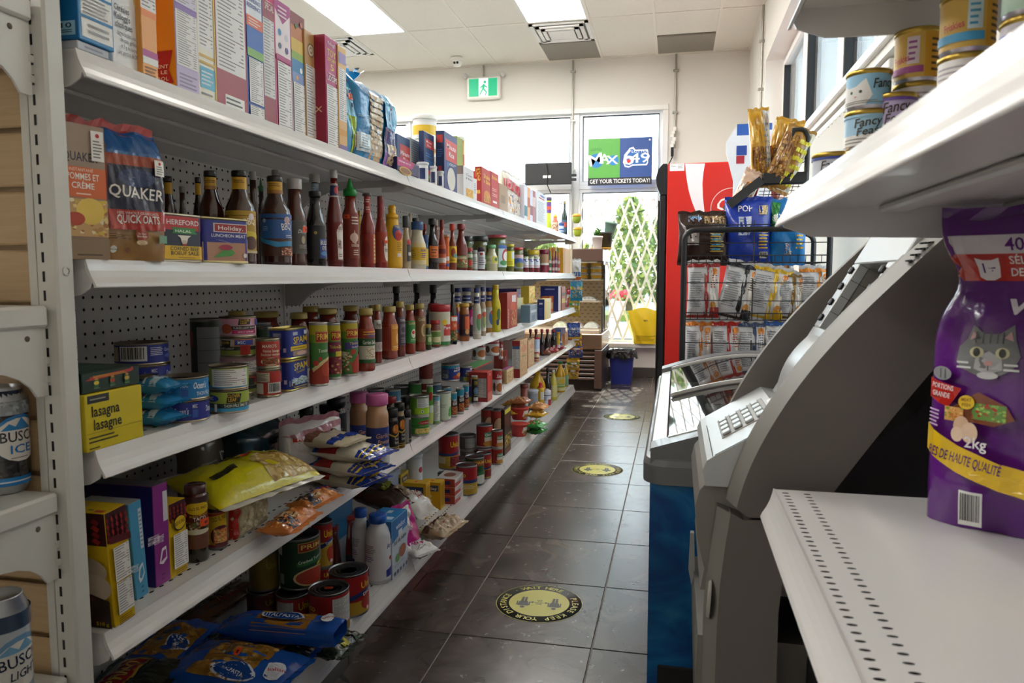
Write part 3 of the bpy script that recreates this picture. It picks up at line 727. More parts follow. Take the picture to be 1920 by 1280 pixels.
# ------------------------------------------------------------------ floor stickers
def ring_text(q, txt, r, a0, a1, h, col, z, off=0):
    n = len(txt)
    for k, ch in enumerate(txt):
        if ch == ' ': continue
        V, F = glyphs(ch); a = math.radians(a0+(a1-a0)*k/(n-1)); A = V*h*(.9 if ch not in '.' else 1)
        P = []
        for x, y in A:
            if ch == '.': y += h*.4
            rr = r+y; P.append((rr*math.sin(a)+x*math.cos(a), rr*math.cos(a)-x*math.sin(a), z))
        q.add(P, F, col)
def sticker(px, py, label):
    p = on_z(px, py, 0); r = .146
    q = MB(); q.lathe([(r, .0002), (r, .0008), (0, .0008)], 48, '#2b2c26'); q.lathe([(r*1.0, .0009), (r*.985, .0009)], 48, '#a5a03e', caps=False)
    q.lathe([(r*.70, .0010), (0, .0010)], 48, '#b5ae42', caps=False)
    ring_text(q, 'PLEASE KEEP YOUR DISTANCE', r*.76, -112, 112, r*.16, '#bdb74a', .0012); ring_text(q, '. WAIT HERE .', r*.76, 133, 227, r*.16, '#bdb74a', .0012)
    for sx in (-1, 1):
        c = sx*r*.36; dk = '#2a2b22'
        P = lambda pts: [(c+a*r, b*r, .0012) for a, b in pts]
        q.add(P(disc_pts(0, .27, .055, .055, 12)), [tuple(range(12))], dk)
        for poly in ([(-.11, .2), (.11, .2), (.13, .16), (.10, -.02), (.06, -.02), (-.06, -.02), (-.10, -.02), (-.13, .16)], [(-.155, .18), (-.125, .18), (-.125, -.02), (-.155, -.02)], [(.125, .18), (.155, .18), (.155, -.02), (.125, -.02)],
                     [(-.075, 0), (-.008, 0), (-.008, -.26), (-.06, -.26)], [(.008, 0), (.075, 0), (.06, -.26), (.008, -.26)]):
            q.add(P(poly), [tuple(range(len(poly)))], dk)
    q.add([(-.17*r, -.01*r, .0012), (.17*r, -.01*r, .0012), (.17*r, .01*r, .0012), (-.17*r, .01*r, .0012)], [(0, 1, 2, 3)], '#2a2b22')
    for sx in (-1, 1): q.add([(sx*.22*r, 0, .0012), (sx*.14*r, .045*r, .0012), (sx*.14*r, -.045*r, .0012)], [(0, 1, 2)], '#2a2b22')
    for txt, y in (('2m', .04), ('6ft', -.13)):
        V, F = glyphs(txt); q.add([(x*r*.085, y*r+v*r*.085, .0012) for x, v in V], F, '#2a2b22')
    o = q.build('floor_sticker', 'print', None, (p.x, p.y, 0), (0, 0, PI+.05)); tag(o, label, 'floor sticker')
sticker(1011, 1130, 'round yellow distance sticker on the floor tiles, nearest to the viewer')
sticker(1120, 880, 'round yellow distance sticker on the floor, middle of the three')
sticker(1166, 781, 'round yellow distance sticker on the floor, farthest, near the blue bin')
# ================================================================== right foreground shelving
RY1 = 1.08
def rshelf(zt, lipx, label, x1=.685, y0=-.5, fine=True, y1=RY1):
    o = empty('display_shelf', (lipx, y0, zt), label, 'shelf', None); Ln = y1-y0; W = x1-lipx; d = .017
    q = MB(); th = .018
    n = int(Ln/.0148); rows = (.0135, .0415) if fine else ()
    if fine:
        q.box((d, .001, -th), (d+rows[0]-.0088, Ln, 0)); q.box((d+rows[0]+.009, .001, -th), (d+rows[1]-.009, Ln, 0)); q.box((d+rows[1]+.009, .001, -th), (W, Ln, 0))
        for r_ in rows:
            for i in range(n-1): perf(q, d+r_, Ln-.0148*(i+1.0)-.002, .009, .0074, .0048, .0024, 0, .008, '#d8d6d3')
            q.box((d+r_-.009, Ln-.0094, -.0001), (d+r_+.009, Ln, 0))
    else: q.box((d, .001, -th), (W, Ln, 0))
    for x in (.12, .26, .42): q.box((x, .02, -th-.010), (x+.035, Ln-.04, -th), ch=.003)
    q.build('deck', ['white_steel', 'slot_dark'], o)
    q = MB(); prof = [(d+.003, 0), (d-.0005, .001), (d-.002, -.006), (d-.005, -.016), (d-.0095, -.026), (d-.015, -.035), (d-.0172, -.0405), (d-.0165, -.042), (d-.0125, -.042), (d-.012, -.038), (d-.006, -.029), (d-.001, -.018), (d+.003, -.010)]
    q.extr(prof, .001, Ln); q.build('price_channel', 'white_steel', o)
    q = MB(); q.extr([(W, -.018), (d+.002, -.012), (d-.004, -.022), (d-.010, -.034), (d-.006, -.043), (d+.03, -.056), (.25, -.060), (.40, -.075), (W-.06, -.11), (W, -.12)], Ln-.006, Ln-.002)
    q.build('bracket', 'white_steel', o); q = MB()
    q.extr([(W, -.018), (d+.06, -.018), (d+.06, -.045), (.25, -.105), (.40, -.075), (W-.06, -.11), (W, -.12)], Ln-.62, Ln-.617); q.build('bracket', 'white_steel', o)
    return o
rshelf(.803, .122, 'white perforated display shelf holding the purple bag, lower right')
rshelf(1.209, .130, 'white display shelf holding the small cat food tins, upper right', fine=False)
rshelf(1.468, .138, 'white display shelf at the very top right, seen from below', fine=False)
o = rshelf(.36, .16, 'lowest white display shelf at the right, carrying a blue box', fine=False)
fr = empty('display_backing', (.685, -.5, 0), 'white back frame of the shelves in the right foreground', 'shelving')
q = MB(); q.box((.0005, 0, 0), (.0135, RY1+.48, 1.7), ch=.002); q.build('back_panel', 'peg_steel', fr)
for y in (.02, RY1+.47):
    q = MB(); q.box((-.012, y-.015, 0), (.0, y+.015, 1.7), ch=.002); q.build('upright', 'grey_steel', fr)

# ------------------------------------------------------------------ cash machine
AY0, AY1 = 1.13, 1.55
atm = empty('cash_machine', (.07, AY0, 0), 'grey cash machine with curved side wings behind the right shelves', 'cash machine')
ox, oy = .07, AY0
def ab(q, name, m, par=None): 
    return q.build(name, m, par or atm, (-ox, -oy, 0) if par is None else None)
F_ = [(.40, 1.197), (.352, 1.149), (.303, 1.098), (.252, 1.043), (.205, .985), (.168, .931), (.139, .880), (.119, .838), (.106, .803), (.098, .775), (.094, .757)]
def spline(P, n=3):
    out = []
    for i in range(len(P)-1):
        p0, p1, p2, p3 = P[max(0, i-1)], P[i], P[i+1], P[min(len(P)-1, i+2)]
        for k in range(n):
            t = k/n; out.append(tuple(.5*((2*b)+(c-a)*t+(2*a-5*b+4*c-d)*t*t+(3*b-a-3*c+d)*t**3) for a, b, c, d in zip(p0, p1, p2, p3)))
    return out+[P[-1]]
F_ = spline(F_)
BK = [(.49, 1.20), (.44, 1.10), (.386, 1.02), (.332, .945), (.286, .878), (.232, .796), (.205, .752)]
def wing(y0, y1, name, bev):
    """upper side wing: band following the front curve, front edge bevelled outwards"""
    seam = [(.105, .742), (.15, .748)]
    G_ = [(x-.013, z+.003) for x, z in F_]
    q = MB()
    ya, yb = (y0+bev, y1) if bev > 0 else (y0, y1+bev)
    q.extr(G_+[(.085, .757), (.105, .742), (.15, .746)]+BK[::-1], ya, yb)
    yo = y0 if bev > 0 else y1; yi = ya if bev > 0 else yb
    n = len(F_); V = [(x, yo, z) for x, z in F_]+[(x, yi, z) for x, z in G_]
    q.add(V, [(i, i+1, n+i+1, n+i) for i in range(n-1)], m=1, smooth=True)
    q.extr(F_+[(.110, .744), (.15, .746)]+BK[::-1], yo if bev > 0 else yi, yi if bev > 0 else yo)
    return ab(q, name, ['atm_taupe', 'atm_grey'])
BK = spline(BK)
wing(AY0, AY0+.05, 'side_wing', .035); wing(AY1-.03, AY1, 'side_wing', -.008)
# vent marks near the top of the wing edge
q = MB()
for r_ in range(4):
    for c_ in range(5):
        v = on_y(1728+6.5*c_-9*r_, 456-.6*c_+11*r_, AY0+.012); q.box((v.x-.0016, v.y-.004, v.z-.0012), (v.x+.0016, v.y+.004, v.z+.0012))
stuff(ab(q, 'vent_marks', 'rubber'))
# lower shell
LF = [(.086, .748), (.079, .693), (.073, .635), (.070, .57), (.069, .483), (.073, .30), (.085, .06), (.09, .0)]
q = MB(); q.extr(LF+[(.165, 0), (.158, .45), (.158, .60), (.165, .68), (.175, .735), (.14, .741), (.105, .738)], AY0+.004, AY0+.035)
G2 = [(x-.018, z) for x, z in LF]; n = len(LF)
q.extr(G2+[(.16, 0), (.16, .735), (.1, .738)], AY0+.034, AY0+.06)
q.add([(x, AY0+.004, z) for x, z in LF]+[(x, AY0+.034, z) for x, z in G2], [(i, i+1, n+i+1, n+i) for i in range(n-1)], m=1, smooth=True)
ab(q, 'lower_shell', ['atm_taupe', 'atm_grey'])
# lower front fascia, bulging, with cash slot
LFa = [(.042, .765), (.036, .74), (.040, .69), (.048, .655), (.052, .64)]
q = MB(); q.extr([(.30, .775)]+[(.05, .775)]+LFa+[(.30, .64)], AY0+.055, AY1-.03); ab(q, 'front_bulge', ['atm_grey'])
q = MB(); q.extr([(.30, .64), (.052, .64), (.046, .605), (.30, .605)], AY0+.055, AY1-.02); q.extr([(.30, .53), (.044, .53), (.042, .47), (.048, .30), (.06, 0), (.30, 0)], AY0+.055, AY1-.02); ab(q, 'front_panel', ['atm_grey'])
q = MB(); q.box((.066, AY0+.058, .528), (.12, AY1-.03, .607)); ab(q, 'cash_slot', 'rubber')
q = MB(); q.extr([(.036, .605), (.043, .605), (.046, .53), (.040, .50), (.034, .53)], AY1-.10, AY1-.085); ab(q, 'slot_flap', 'atm_silver')
# lock recess on the shell edge
c = on_y(1336, 1122, AY0+.02); q = MB(); q.lathe([(.030, 0), (.028, .004), (.0, .0035)], 22, '#a9a59d'); ab_o = q.build('lock_recess', 'print', atm, (c.x-ox-.0035, .018, c.z), (0, -PI/2+.06, .0)); ab_o.scale = (1, .5, 1)
# keypad deck
KD = [(.062, .822), (.165, .885)]
q = MB(); q.extr([(.050, .775), (.046, .80), (.052, .815), (.062, .822), (.165, .885), (.20, .88), (.20, .775)], AY0+.048, AY1-.03); ab(q, 'keypad_deck', ['atm_silver'])
sk = math.atan2(.885-.822, .165-.062)
kb = bpy.data.objects.new('keypad', None); COL.objects.link(kb); kb.parent = atm; kb.location = (.115-ox, 1.335-oy, .8545); kb.rotation_euler = (0, -sk, 0)
q = MB(); q.box((-.042, -.075, -.002), (.047, .075, .0012), ch=.001); q.build('key_plate', 'atm_grey', kb)
km = MB(); km.box((-.0075, -.0115, .001), (.0075, .0115, .006), ch=.0015); kme = km.mesh('key', ['atm_silver'])
for i in range(4):
    for j in range(4): link('key', kme, kb, (-.031+.021*i, -.054+.034*j, 0))
q = MB(); stick(q, canvas([R(-1, 0, 1, 1, '#ecebe6'), G([(-.0, .2), (.7, .45), (.9, .5), (.7, .6), (.0, .8)], '#c9a93c'), L(-.8, .2, -.3, .8, 3, '#555'), L(.1, .4, .6, .6, 1, '#5a4a20')], .03, .022), lambda u, v, off: (.052+v*.9, u+.0, .0014+off)); q.build('decal', 'print', kb)
q = MB(); q.box((-.06, -.155, .0002), (.05, -.1535, .0008)); q.box((-.064, -.155, .0002), (-.0628, .09, .0008)); q.build('panel_seam', 'rubber', kb)
# screen fascia between the wings: inclined board with a deep recessed screen
S0, S1 = Vector((.180, .886)), Vector((.372, 1.225)); sd = (S1-S0).normalized(); sn = Vector((-sd.y, sd.x)); LS_ = (S1-S0).length
fa = bpy.data.objects.new('screen_fascia', None); COL.objects.link(fa); fa.parent = atm; fa.location = (S0.x-ox, (AY0+AY1)/2-oy, S0.y)
fa.rotation_euler = (0, -math.atan2(sd.y, sd.x), 0)
hl, hr = .125, .17; a0, a1 = .142, .272; y0_, y1_ = -.105, .08
q = MB()
for b in (((0, -hr, -.02), (a0, hl, 0)), ((a1, -hr, -.02), (LS_, hl, 0)), ((a0, -hr, -.02), (a1, y0_, 0)), ((a0, y1_, -.02), (a1, hl, 0))): q.box(*b, ch=.002)
q.build('bezel', 'atm_silver', fa)
q = MB(); t = .004
for b in (((a0-t, y0_, -.105), (a0, y1_, -.0205)), ((a1, y0_, -.105), (a1+t, y1_, -.0205)), ((a0, y0_-t, -.105), (a1, y0_, -.0205)), ((a0, y1_, -.105), (a1, y1_+t, -.0205)), ((a0, y0_, -.11), (a1, y1_, -.105))): q.box(*b)
q.build('screen_recess', 'atm_grey', fa)
q = MB(); q.box((a0+.012, y0_+.012, -.1045), (a1-.012, y1_-.012, -.102), ch=.001); q.build('screen', 'rough_dark', fa)
bm_ = MB(); bm_.box((-.007, -.005, 0), (.007, .005, .007), ch=.0025); bme = bm_.mesh('side_button', ['black_plastic'])
for j in range(4):
    link('side_button', bme, fa, (a0+.018+.032*j, y1_+.010, 0)); link('side_button', bme, fa, (a0+.018+.032*j, y0_-.010, 0))
q = MB()
for j in range(3): q.box((a0+.034+.032*j, y1_-.0008, -.10), (a0+.0348+.032*j, y1_+.0005, -.003))
q.build('panel_seam', 'rubber', fa)
q = MB(); q.grid(lambda u, v: (.012+.115*u, -hr+.01+(hl+hr-.03)*v, .0015+.022*math.sin(PI*u)**.7*math.sin(PI*v)**.35), 10, 14); q.build('receipt_dome', 'atm_silver', fa)
q = MB(); q.extr([(.20, 0), (.62, 0), (.62, 1.2), (.54, 1.2), (.345, .90), (.215, .80)], AY0+.045, AY1-.035); ab(q, 'cabinet', 'rough_dark')

# ------------------------------------------------------------------ ice cream freezer
fz = empty('chest_freezer', (-.06, 1.62, 0), 'blue chest freezer with grey rim and curved glass lids, behind the cash machine', 'freezer')
FY0_, FY1_ = 1.62, 3.08; FW_ = .62; FL = FY1_-FY0_
m, n, l, b = node_mat('freezer_print')
tc = n.new('ShaderNodeTexCoord'); mp = n.new('ShaderNodeMapping'); mp.inputs['Scale'].default_value = (3.0, 3.0, 6.0); mp.inputs['Rotation'].default_value = (0, .5, 0)
n1 = n.new('ShaderNodeTexNoise'); n1.inputs['Scale'].default_value = 1.6; n1.inputs['Detail'].default_value = 7; n1.inputs['Distortion'].default_value = 1.6
n2 = n.new('ShaderNodeTexNoise'); n2.inputs['Scale'].default_value = 2.5
cr = n.new('ShaderNodeValToRGB'); e = cr.color_ramp.elements
e[0].position = .40; e[0].color = C('#0a4f96'); e[1].position = .80; e[1].color = C('#9cc0d6'); x = e.new(.55); x.color = C('#0f6cb2'); x = e.new(.66); x.color = C('#2f86bf')
l.new(tc.outputs['Object'], mp.inputs[0]); l.new(mp.outputs[0], n1.inputs[0]); l.new(n1.outputs[0], cr.inputs[0]); l.new(cr.outputs[0], b.inputs['Base Color']); b.inputs['Roughness'].default_value = .3
q = MB(); bx0, bx1, by0, by1 = .012, FW_-.01, .012, FL-.01
q.box((bx0, by0, .05), (bx1, by1, .375))
for b in (((bx0, by0+.045, .375), (bx0+.03, by1-.04, .66)), ((bx1-.03, by0+.045, .375), (bx1, by1-.04, .66)), ((bx0, by0, .375), (bx1, by0+.045, .66)), ((bx0, by1-.04, .375), (bx1, by1, .66))): q.box(*b)
q.build('body', 'freezer_print', fz)
q = MB(); q.box((.02, .02, 0), (FW_-.02, FL-.02, .05)); q.build('plinth', 'rough_dark', fz)
q = MB(); q.box((.035, .006, .13), (.3, .0125, .238), ch=.004); q.box((.07, .004, .15), (.27, .0065, .215)); q.build('vent_panel', 'rough_dark', fz)
# rim: solid corner-rounded band plus arched end rails
def topz(x): return .722+.075*math.sin(min(1, max(0, x/.36))*PI/2)
q = MB(); rr = .05
def ring(z, g):
    P = []
    for cx_, cy_, a0_ in ((FW_-rr+g, FL-rr+g, 0), (rr-g, FL-rr+g, 90), (rr-g, rr-g, 180), (FW_-rr+g, rr-g, 270)):
        for k in range(6): a = math.radians(a0_+18*k); P.append((cx_+rr*math.cos(a), cy_+rr*math.sin(a), z))
    return P
rs = [ring(.655, -.008), ring(.648, .0), ring(.65, .004), ring(.69, .004), ring(.702, -.002), ring(.708, -.02)]
nn = 24
for a, b_ in zip(rs[:-1], rs[1:]): q.add(a+b_, [(k, (k+1) % nn, nn+(k+1) % nn, nn+k) for k in range(nn)], m=0, smooth=True)
q.build('rim', 'freezer_grey', fz)
xs = [.012+.588*k/16 for k in range(17)]
for y0, y1, nm in ((.0, .085, 'end_rail'), (FL-.12, FL-.01, 'end_rail')):
    q = MB(); q.extr([(x, topz(x)+(.012 if y0 > .5 else 0)) for x in xs][::-1]+[(xs[0], .69), (xs[-1], .69)], y0+.012, y1, smooth=False); q.build(nm, 'freezer_grey', fz)
q = MB(); q.extr([(.006, .70), (.014, .724), (.045, .732), (.05, .70)], .08, FL-.12); q.build('front_rail', 'alu', fz)
q = MB(); q.extr([(.55, .70), (.55, .802), (.60, .80), (.605, .70)], .08, FL-.12); q.build('back_rail', 'freezer_grey', fz)
for k, (y0, y1, dz) in enumerate(((.075, .72, .0), (.66, FL-.115, .008))):
    q = MB(); q.grid(lambda u, v: (.05+.5*u, y0+(y1-y0)*v, topz(.05+.5*u)+dz-.004), 14, 2); 
    g = q.build('glass_lid', 'lid_glass', fz)
    for yy in (y0, y1-.014):
        q = MB(); q.extr([(x, topz(x)+dz+.002) for x in xs[1:15]][::-1]+[(x, topz(x)+dz-.008) for x in xs[1:15]], yy, yy+.014); q.build('lid_frame', 'alu', g)
q = MB(); q.box((.05, .07, .38), (.56, FL-.06, .39)); q.box((.045, .07, .39), (.05, FL-.06, .70)); q.box((.56, .07, .39), (.565, FL-.06, .70)); q.box((.05, .065, .39), (.56, .07, .70)); q.box((.05, FL-.06, .39), (.56, FL-.055, .70)); q.build('liner', 'white_paint', fz)
rg = random.Random(11); pk = ('#b9502f', '#e0dccf', '#7a4a2a', '#c9302f', '#3c64a8', '#e2c27a', '#f0efe9', '#8a2f4a')
for i in range(4):
    for j in range(9):
        q = MB(); c_ = rg.choice(pk); q.box((-.052, -.062, 0), (.052, .062, .17+rg.random()*.06), c_, ch=.006); zt_ = q.V[-1][2]
        stick(q, canvas([R(-.8, .1, .8, .5, rg.choice(pk)), R(-.5, .6, .5, .85, rg.choice(pk))], .045, .1), lambda u, v, off: (u, v-.05, max(p[2] for p in q.V[:24])+.0006+off))
        o = q.build('ice_cream_carton', 'print', None, (-.06+.11+.122*i, 1.62+.14+.147*j, .39)); tag(o, 'frozen treat carton lying in the chest freezer under the glass', 'carton', 'cartons in the chest freezer')

# ------------------------------------------------------------------ chip rack
RK = empty('wire_snack_rack', (.30, 3.2, 0), 'black wire snack rack with bags of chips, between freezer and red cooler', 'rack')
kx0, kx1, ky0, ky1 = .030, .585, 3.14, 3.50
def rl(x, y, z): return (x-.30, y-3.2, z)
zt = on_y(1400, 430, ky0).z
def frame(y, top, name):
    q = MB(); r = .04; pts = [rl(kx0, y, 0.02), rl(kx0, y, top-r)]+[rl(kx0+r-r*math.cos(a), y, top-r+r*math.sin(a)) for a in (.4, .8, 1.2)]+[rl(kx0+r, y, top), rl(kx1-r, y, top)]+[rl(kx1-r+r*math.sin(a), y, top-r+r*math.cos(a)) for a in (.4, .8, 1.2)]+[rl(kx1, y, top-r), rl(kx1, y, .02)]
    q.tube(pts, .0115, 10); return q.build(name, 'black_wire', RK)
frame(ky0, zt, 'front_frame'); frame(ky1, zt, 'rear_frame')
for x in (kx0, kx1):
    q = MB(); q.box(rl(x-.014, ky0-.02, 0), rl(x+.014, ky1+.02, .03), ch=.004); q.build('foot_rail', 'black_wire', RK)
TR = [on_y(1400, 492, ky0).z, on_y(1400, 600, ky0).z, on_y(1400, 600, ky0).z-.245, on_y(1400, 600, ky0).z-.49]
for zi, z in enumerate(TR):
    sh = bpy.data.objects.new('wire_shelf', None); COL.objects.link(sh); sh.parent = RK; sh.location = (0, 0, z)
    q = MB()
    for k in range(20):
        x = kx0+(kx1-kx0)*k/19-.30; q.tube([(x, ky0-3.2, .028), (x, ky0-3.2, 0), (x, ky1-3.2, 0)], .0016, 5)
    for y in (ky0, ky0+.09, ky0+.18, ky0+.27, ky1): q.tube([(kx0-.30, y-3.2, 0), (kx1-.30, y-3.2, 0)], .0022, 6)
    q.tube([(kx0-.30, ky0-3.2, .028), (kx1-.30, ky0-3.2, .028)], .0022, 6)
    q.build('wire_floor', 'black_wire', sh)
    q = MB()
    for h in (.078, .150): q.tube([(kx0-.30, ky0-3.2, h), (kx1-.30, ky0-3.2, h)], .0020, 6)
    q.tube([(.0, ky0-3.2, 0), (.0, ky0-3.2, .165)], .0026, 6); q.build('front_wire', 'black_wire', sh)
# upper tray with inclined display panel
ut = bpy.data.objects.new('upper_tray', None); COL.objects.link(ut); ut.parent = RK
a = on_y(1428, 340, 3.3); b = on_y(1510, 322, 3.3); c = on_y(1510, 345, 3.3)
q = MB(); q.box(rl(a.x, 3.285, c.z), rl(.52, 3.315, b.z), ch=.006); q.build('tray_front', 'black_wire', ut)
q = MB()
for k in range(4): q.lathe([(.006, 0), (.006, .003), (0, .003)], 8, ctr=(0, 0))
q = MB(); pts = [rl(.515, 3.3, c.z), rl(.515, 3.3, on_y(1510, 258, 3.3).z), rl(.505, 3.3, on_y(1510, 246, 3.3).z), rl(.49, 3.3, on_y(1510, 244, 3.3).z+.004), rl(.46, 3.3, on_y(1510, 244, 3.3).z+.004), rl(.445, 3.3, on_y(1495, 262, 3.3).z)]
q.tube(pts, .010, 8); q.build('side_hoop', 'black_wire', ut)
q = MB()
for dz in (.06, .12): q.tube([rl(.44, 3.3, c.z+dz), rl(.515, 3.3, c.z+dz+.035)], .0018, 5)
for k in range(14): q.tube([rl(a.x+.02+k*.022, 3.32, c.z+.01), rl(a.x+.02+k*.022, 3.48, c.z-.06)], .0016, 5)
for k in range(6): q.tube([rl(a.x, 3.32+.03*k, c.z+.008-.012*k), rl(.515, 3.32+.03*k, c.z+.008-.012*k)], .0016, 5)
q.build('tray_wire', 'black_wire', ut)
pl, pr = on_y(1362, 378, 3.22), on_y(1424, 330, 3.26)
q = MB(); dv = Vector((pr.x-pl.x, 0, pr.z-pl.z)); nv = Vector((dv.z, 0, -dv.x)).normalized()*.035
q.add([rl(*(pl)), rl(*(pr)), rl(*(pr+nv)), rl(*(pl+nv)), rl(pl.x, 3.5, pl.z), rl(pr.x, 3.5, pr.z), rl(pr.x+nv.x, 3.5, pr.z+nv.z), rl(pl.x+nv.x, 3.5, pl.z+nv.z)], [(0, 1, 2, 3), (7, 6, 5, 4), (0, 4, 5, 1), (1, 5, 6, 2), (2, 6, 7, 3), (3, 7, 4, 0)])
q.build('slanted_panel', 'black_wire', ut)

# ------------------------------------------------------------------ red drink cooler
CYF = 5.6
x0, xd = on_y(1252, 305, CYF).x, on_y(1238, 305, CYF).x; zt_ = on_y(1300, 305, CYF).z
cl = empty('drink_cooler', (x0, CYF, 0), 'tall red drink cooler with a white ribbon on its side and a black door', 'cooler')
q = MB(); q.box((0, 0, .08), (.66, .72, zt_), '#c8261f', ch=.006); q.build('cabinet', 'satin', cl)
q = MB(); q.box((.02, .02, 0), (.64, .7, .08)); q.build('plinth', 'rough_dark', cl)
def cp(px, py): p = on_y(px, py, CYF); return (p.x-x0, p.z)
q = MB(); k = [cp(*p) for p in ((1284.5,306.5),(1286,323),(1288,339),(1292,360),(1297,377),(1305,398),(1316,425),(1330,455),(1352,500))]; k2 = [cp(*p) for p in ((1322,306.5),(1319,323),(1317,344),(1318,370),(1321,398),(1330,430),(1345,462),(1368,500))]
nk = min(len(k), len(k2)); V = [(a, -.0006, b) for a, b in k[:nk]]+[(a, -.0006, b) for a, b in k2[:nk]]
q.add(V, [(i, nk+i, nk+i+1, i+1) for i in range(nk-1)], '#e9dfe2'); q.build('white_ribbon', 'satin', cl)
q = MB(); lc = cp(1366, 385)
q.lathe([(.145, 0), (.14, 0)], 40, '#e6c9c6', caps=False); q.build('logo_ring', 'satin', cl, (lc[0]+.02, -.0008, lc[1]-.02), (PI/2, 0, 0))
q = MB(); stick(q, canvas([T('Coca-Cola', 0, 0, 1, '#f4eceb', 1.9, 0, .35)], .26, .085), lambda u, v, off: (lc[0]+.155+u, -.001-off, lc[1]-.03+v)); q.build('lettering', 'satin', cl)
q = MB(); a = cp(1256, 307); b = cp(1283, 320); stick(q, canvas([R(-1, 0, 1, 1, '#eceae6'), L(-.9, .55, -.1, .9, 2, '#999'), L(.1, .3, .9, .9, 3, '#999')], (b[0]-a[0])/2, a[1]-b[1]), lambda u, v, off: ((a[0]+b[0])/2+u, -.0004-off, b[1]+v)); q.build('paper_notice', 'print', cl)
dx = xd-x0
q = MB(); q.box((dx, .01, .1), (-.004, .71, zt_-.22), ch=.008); q.build('door', 'black_plastic', cl)
q = MB(); q.extr([(-.003, zt_), (dx+.02, zt_), (dx-.015, zt_-.04), (dx-.03, zt_-.10), (dx-.022, zt_-.16), (dx+.0, zt_-.215), (-.003, zt_-.22)], .005, .715); q.build('header_sign', 'black_plastic', cl)
q = MB(); q.box((dx-.012, .03, .16), (dx-.001, .69, zt_-.26), ch=.003); q.build('door_glass', 'rough_dark', cl)

# white and blue promotional header behind the rack
q_ = on_y(1362, 262, 4.2); p2 = on_y(1450, 230, 4.2); p3 = on_y(1380, 310, 4.2)
o = empty('promo_display', (q_.x, 4.2, 0), 'tall white and blue cardboard promo display behind the snack rack', 'display')
w = p2.x-q_.x; z1_ = p2.z; z0_ = p3.z-.08
q = MB(); q.extr([(.04, 0), (w, 0), (w, z1_), (.055, z1_), (.0, z1_-.09), (.0, z0_+.15), (.04, z0_)], 0, .012, '#e9e9ee'); q.build('card_board', 'card', o)
q = MB(); stick(q, canvas([R(-.55, .8, 0, 1, '#2f5fb0'), R(.55, .88, .95, 1, '#2f5fb0'), R(-.55, .45, -.1, .62, '#2a4a9a'), R(-.55, .3, -.2, .44, '#b02a3a')], w/2, z1_-z0_), lambda u, v, off: (w/2+u, -.0005-off, z0_+v)); q.build('printed_face', 'print', o)

# ------------------------------------------------------------------ open deli case at the far end
DY = 7.15
dc = empty('deli_case', (-.685, DY, 0), 'brown open refrigerated deli case at the far end of the aisle', 'display case')
Z = lambda py: on_y(1100, py, DY).z
X_ = lambda px: on_y(px, 560, DY).x+.67
br = '#5b4339'
q = MB(); q.box((-1.0, 0, Z(490)), (0.0, .8, Z(466)), br, ch=.006); q.build('canopy', 'satin', dc)
q = MB(); q.box((-1.0, .02, Z(490)-.012), (-.06, .09, Z(490)), '#fff6e4'); q.build('lamp_tube', 'print', dc)
q = MB(); zb = Z(622); q.box((-1.0, .72, zb), (0, .78, Z(490)), '#c9b491')
for i in range(16):
    for j in range(22): q.add([(-.98+.06*i+(.03 if j % 2 else 0), .7192, zb+.03+.035*j), (-.955+.06*i+(.03 if j % 2 else 0), .7192, zb+.03+.035*j), (-.955+.06*i+(.03 if j % 2 else 0), .7192, zb+.04+.035*j), (-.98+.06*i+(.03 if j % 2 else 0), .7192, zb+.04+.035*j)], [(0, 1, 2, 3)], '#8f7a5c')
q.build('perforated_back', 'print', dc)
for py in (524, 566):
    q = MB(); q.box((-1.0, .25, Z(py)-.012), (-.045, .72, Z(py)), '#dccdb5', ch=.003); q.build('inner_shelf', 'print', dc)
q = MB(); q.box((-1.0, .03, zb-.02), (-.03, .72, zb+.015), '#dccdb5', ch=.004); q.build('well_floor', 'print', dc)
q = MB(); q.box((-1.0, .0, Z(655)), (0, .78, zb-.02), '#a98a70', ch=.008); q.build('steel_front', 'tin', dc)
q = MB(); q.box((-1.0, .03, 0), (0, .78, Z(656)), '#2c2019', ch=.004); q.build('base_cabinet', 'satin', dc)
zz = .10
while zz < Z(662):
    q = MB(); q.box((-.99, .008, zz), (-.07, .032, zz+.024), br, ch=.004); q.build('base_slat', 'satin', dc); zz += .042
q = MB(); q.box((-.07, .0, .02), (.0, .05, Z(656)), br, ch=.004); q.build('corner_post', 'satin', dc)
zs = Z(490); q = MB(); q.add([(0, .0, zb), (0, .72, zb), (0, .72, zs), (0, .12, zs)], [(0, 1, 2, 3)]); q.build('side_glass', 'lid_glass', dc)
q = MB(); q.extr([(-.0, zs), (.14, zs), (.20, zs-.10), (.20, zb+.12), (.17, zb+.02), (.17, zs-.11), (.11, zs-.03), (.0, zs-.03)], .001, .010, '#3a3a3c', axis='x'); q.box((-.008, .0, zb-.0), (.008, .03, zb+.25), '#4a4a4a'); q.build('glass_trim', 'satin', dc)
def tub(x, y, z, label, g):
    o = empty('food_tub', (x, y, z), label, 'tub', g)
    q = MB(); q.lathe([(.050, 0), (.056, .05)], 16, '#e8e2d4'); q.build('tub_body', 'satin', o)
    q = MB(); q.lathe([(.0575, .05), (.0575, .058), (.0, .060)], 16, '#f0ead8'); q.build('lid', 'satin', o)
    q = MB(); q.lathe([(.0522, .012), (.0562, .042)], 16, '#edb928', caps=False); q.build('label', 'print', o)
for i in range(4):
    for j in range(3): tub(-.67-.12-.135*i, DY+.42, Z(524)+.0605*j+.0005, 'yellow labelled food tub, %s of the %s stack from the right in the deli case' % (('bottom', 'middle', 'top')[j], ORD[i]), 'tubs in the deli case')
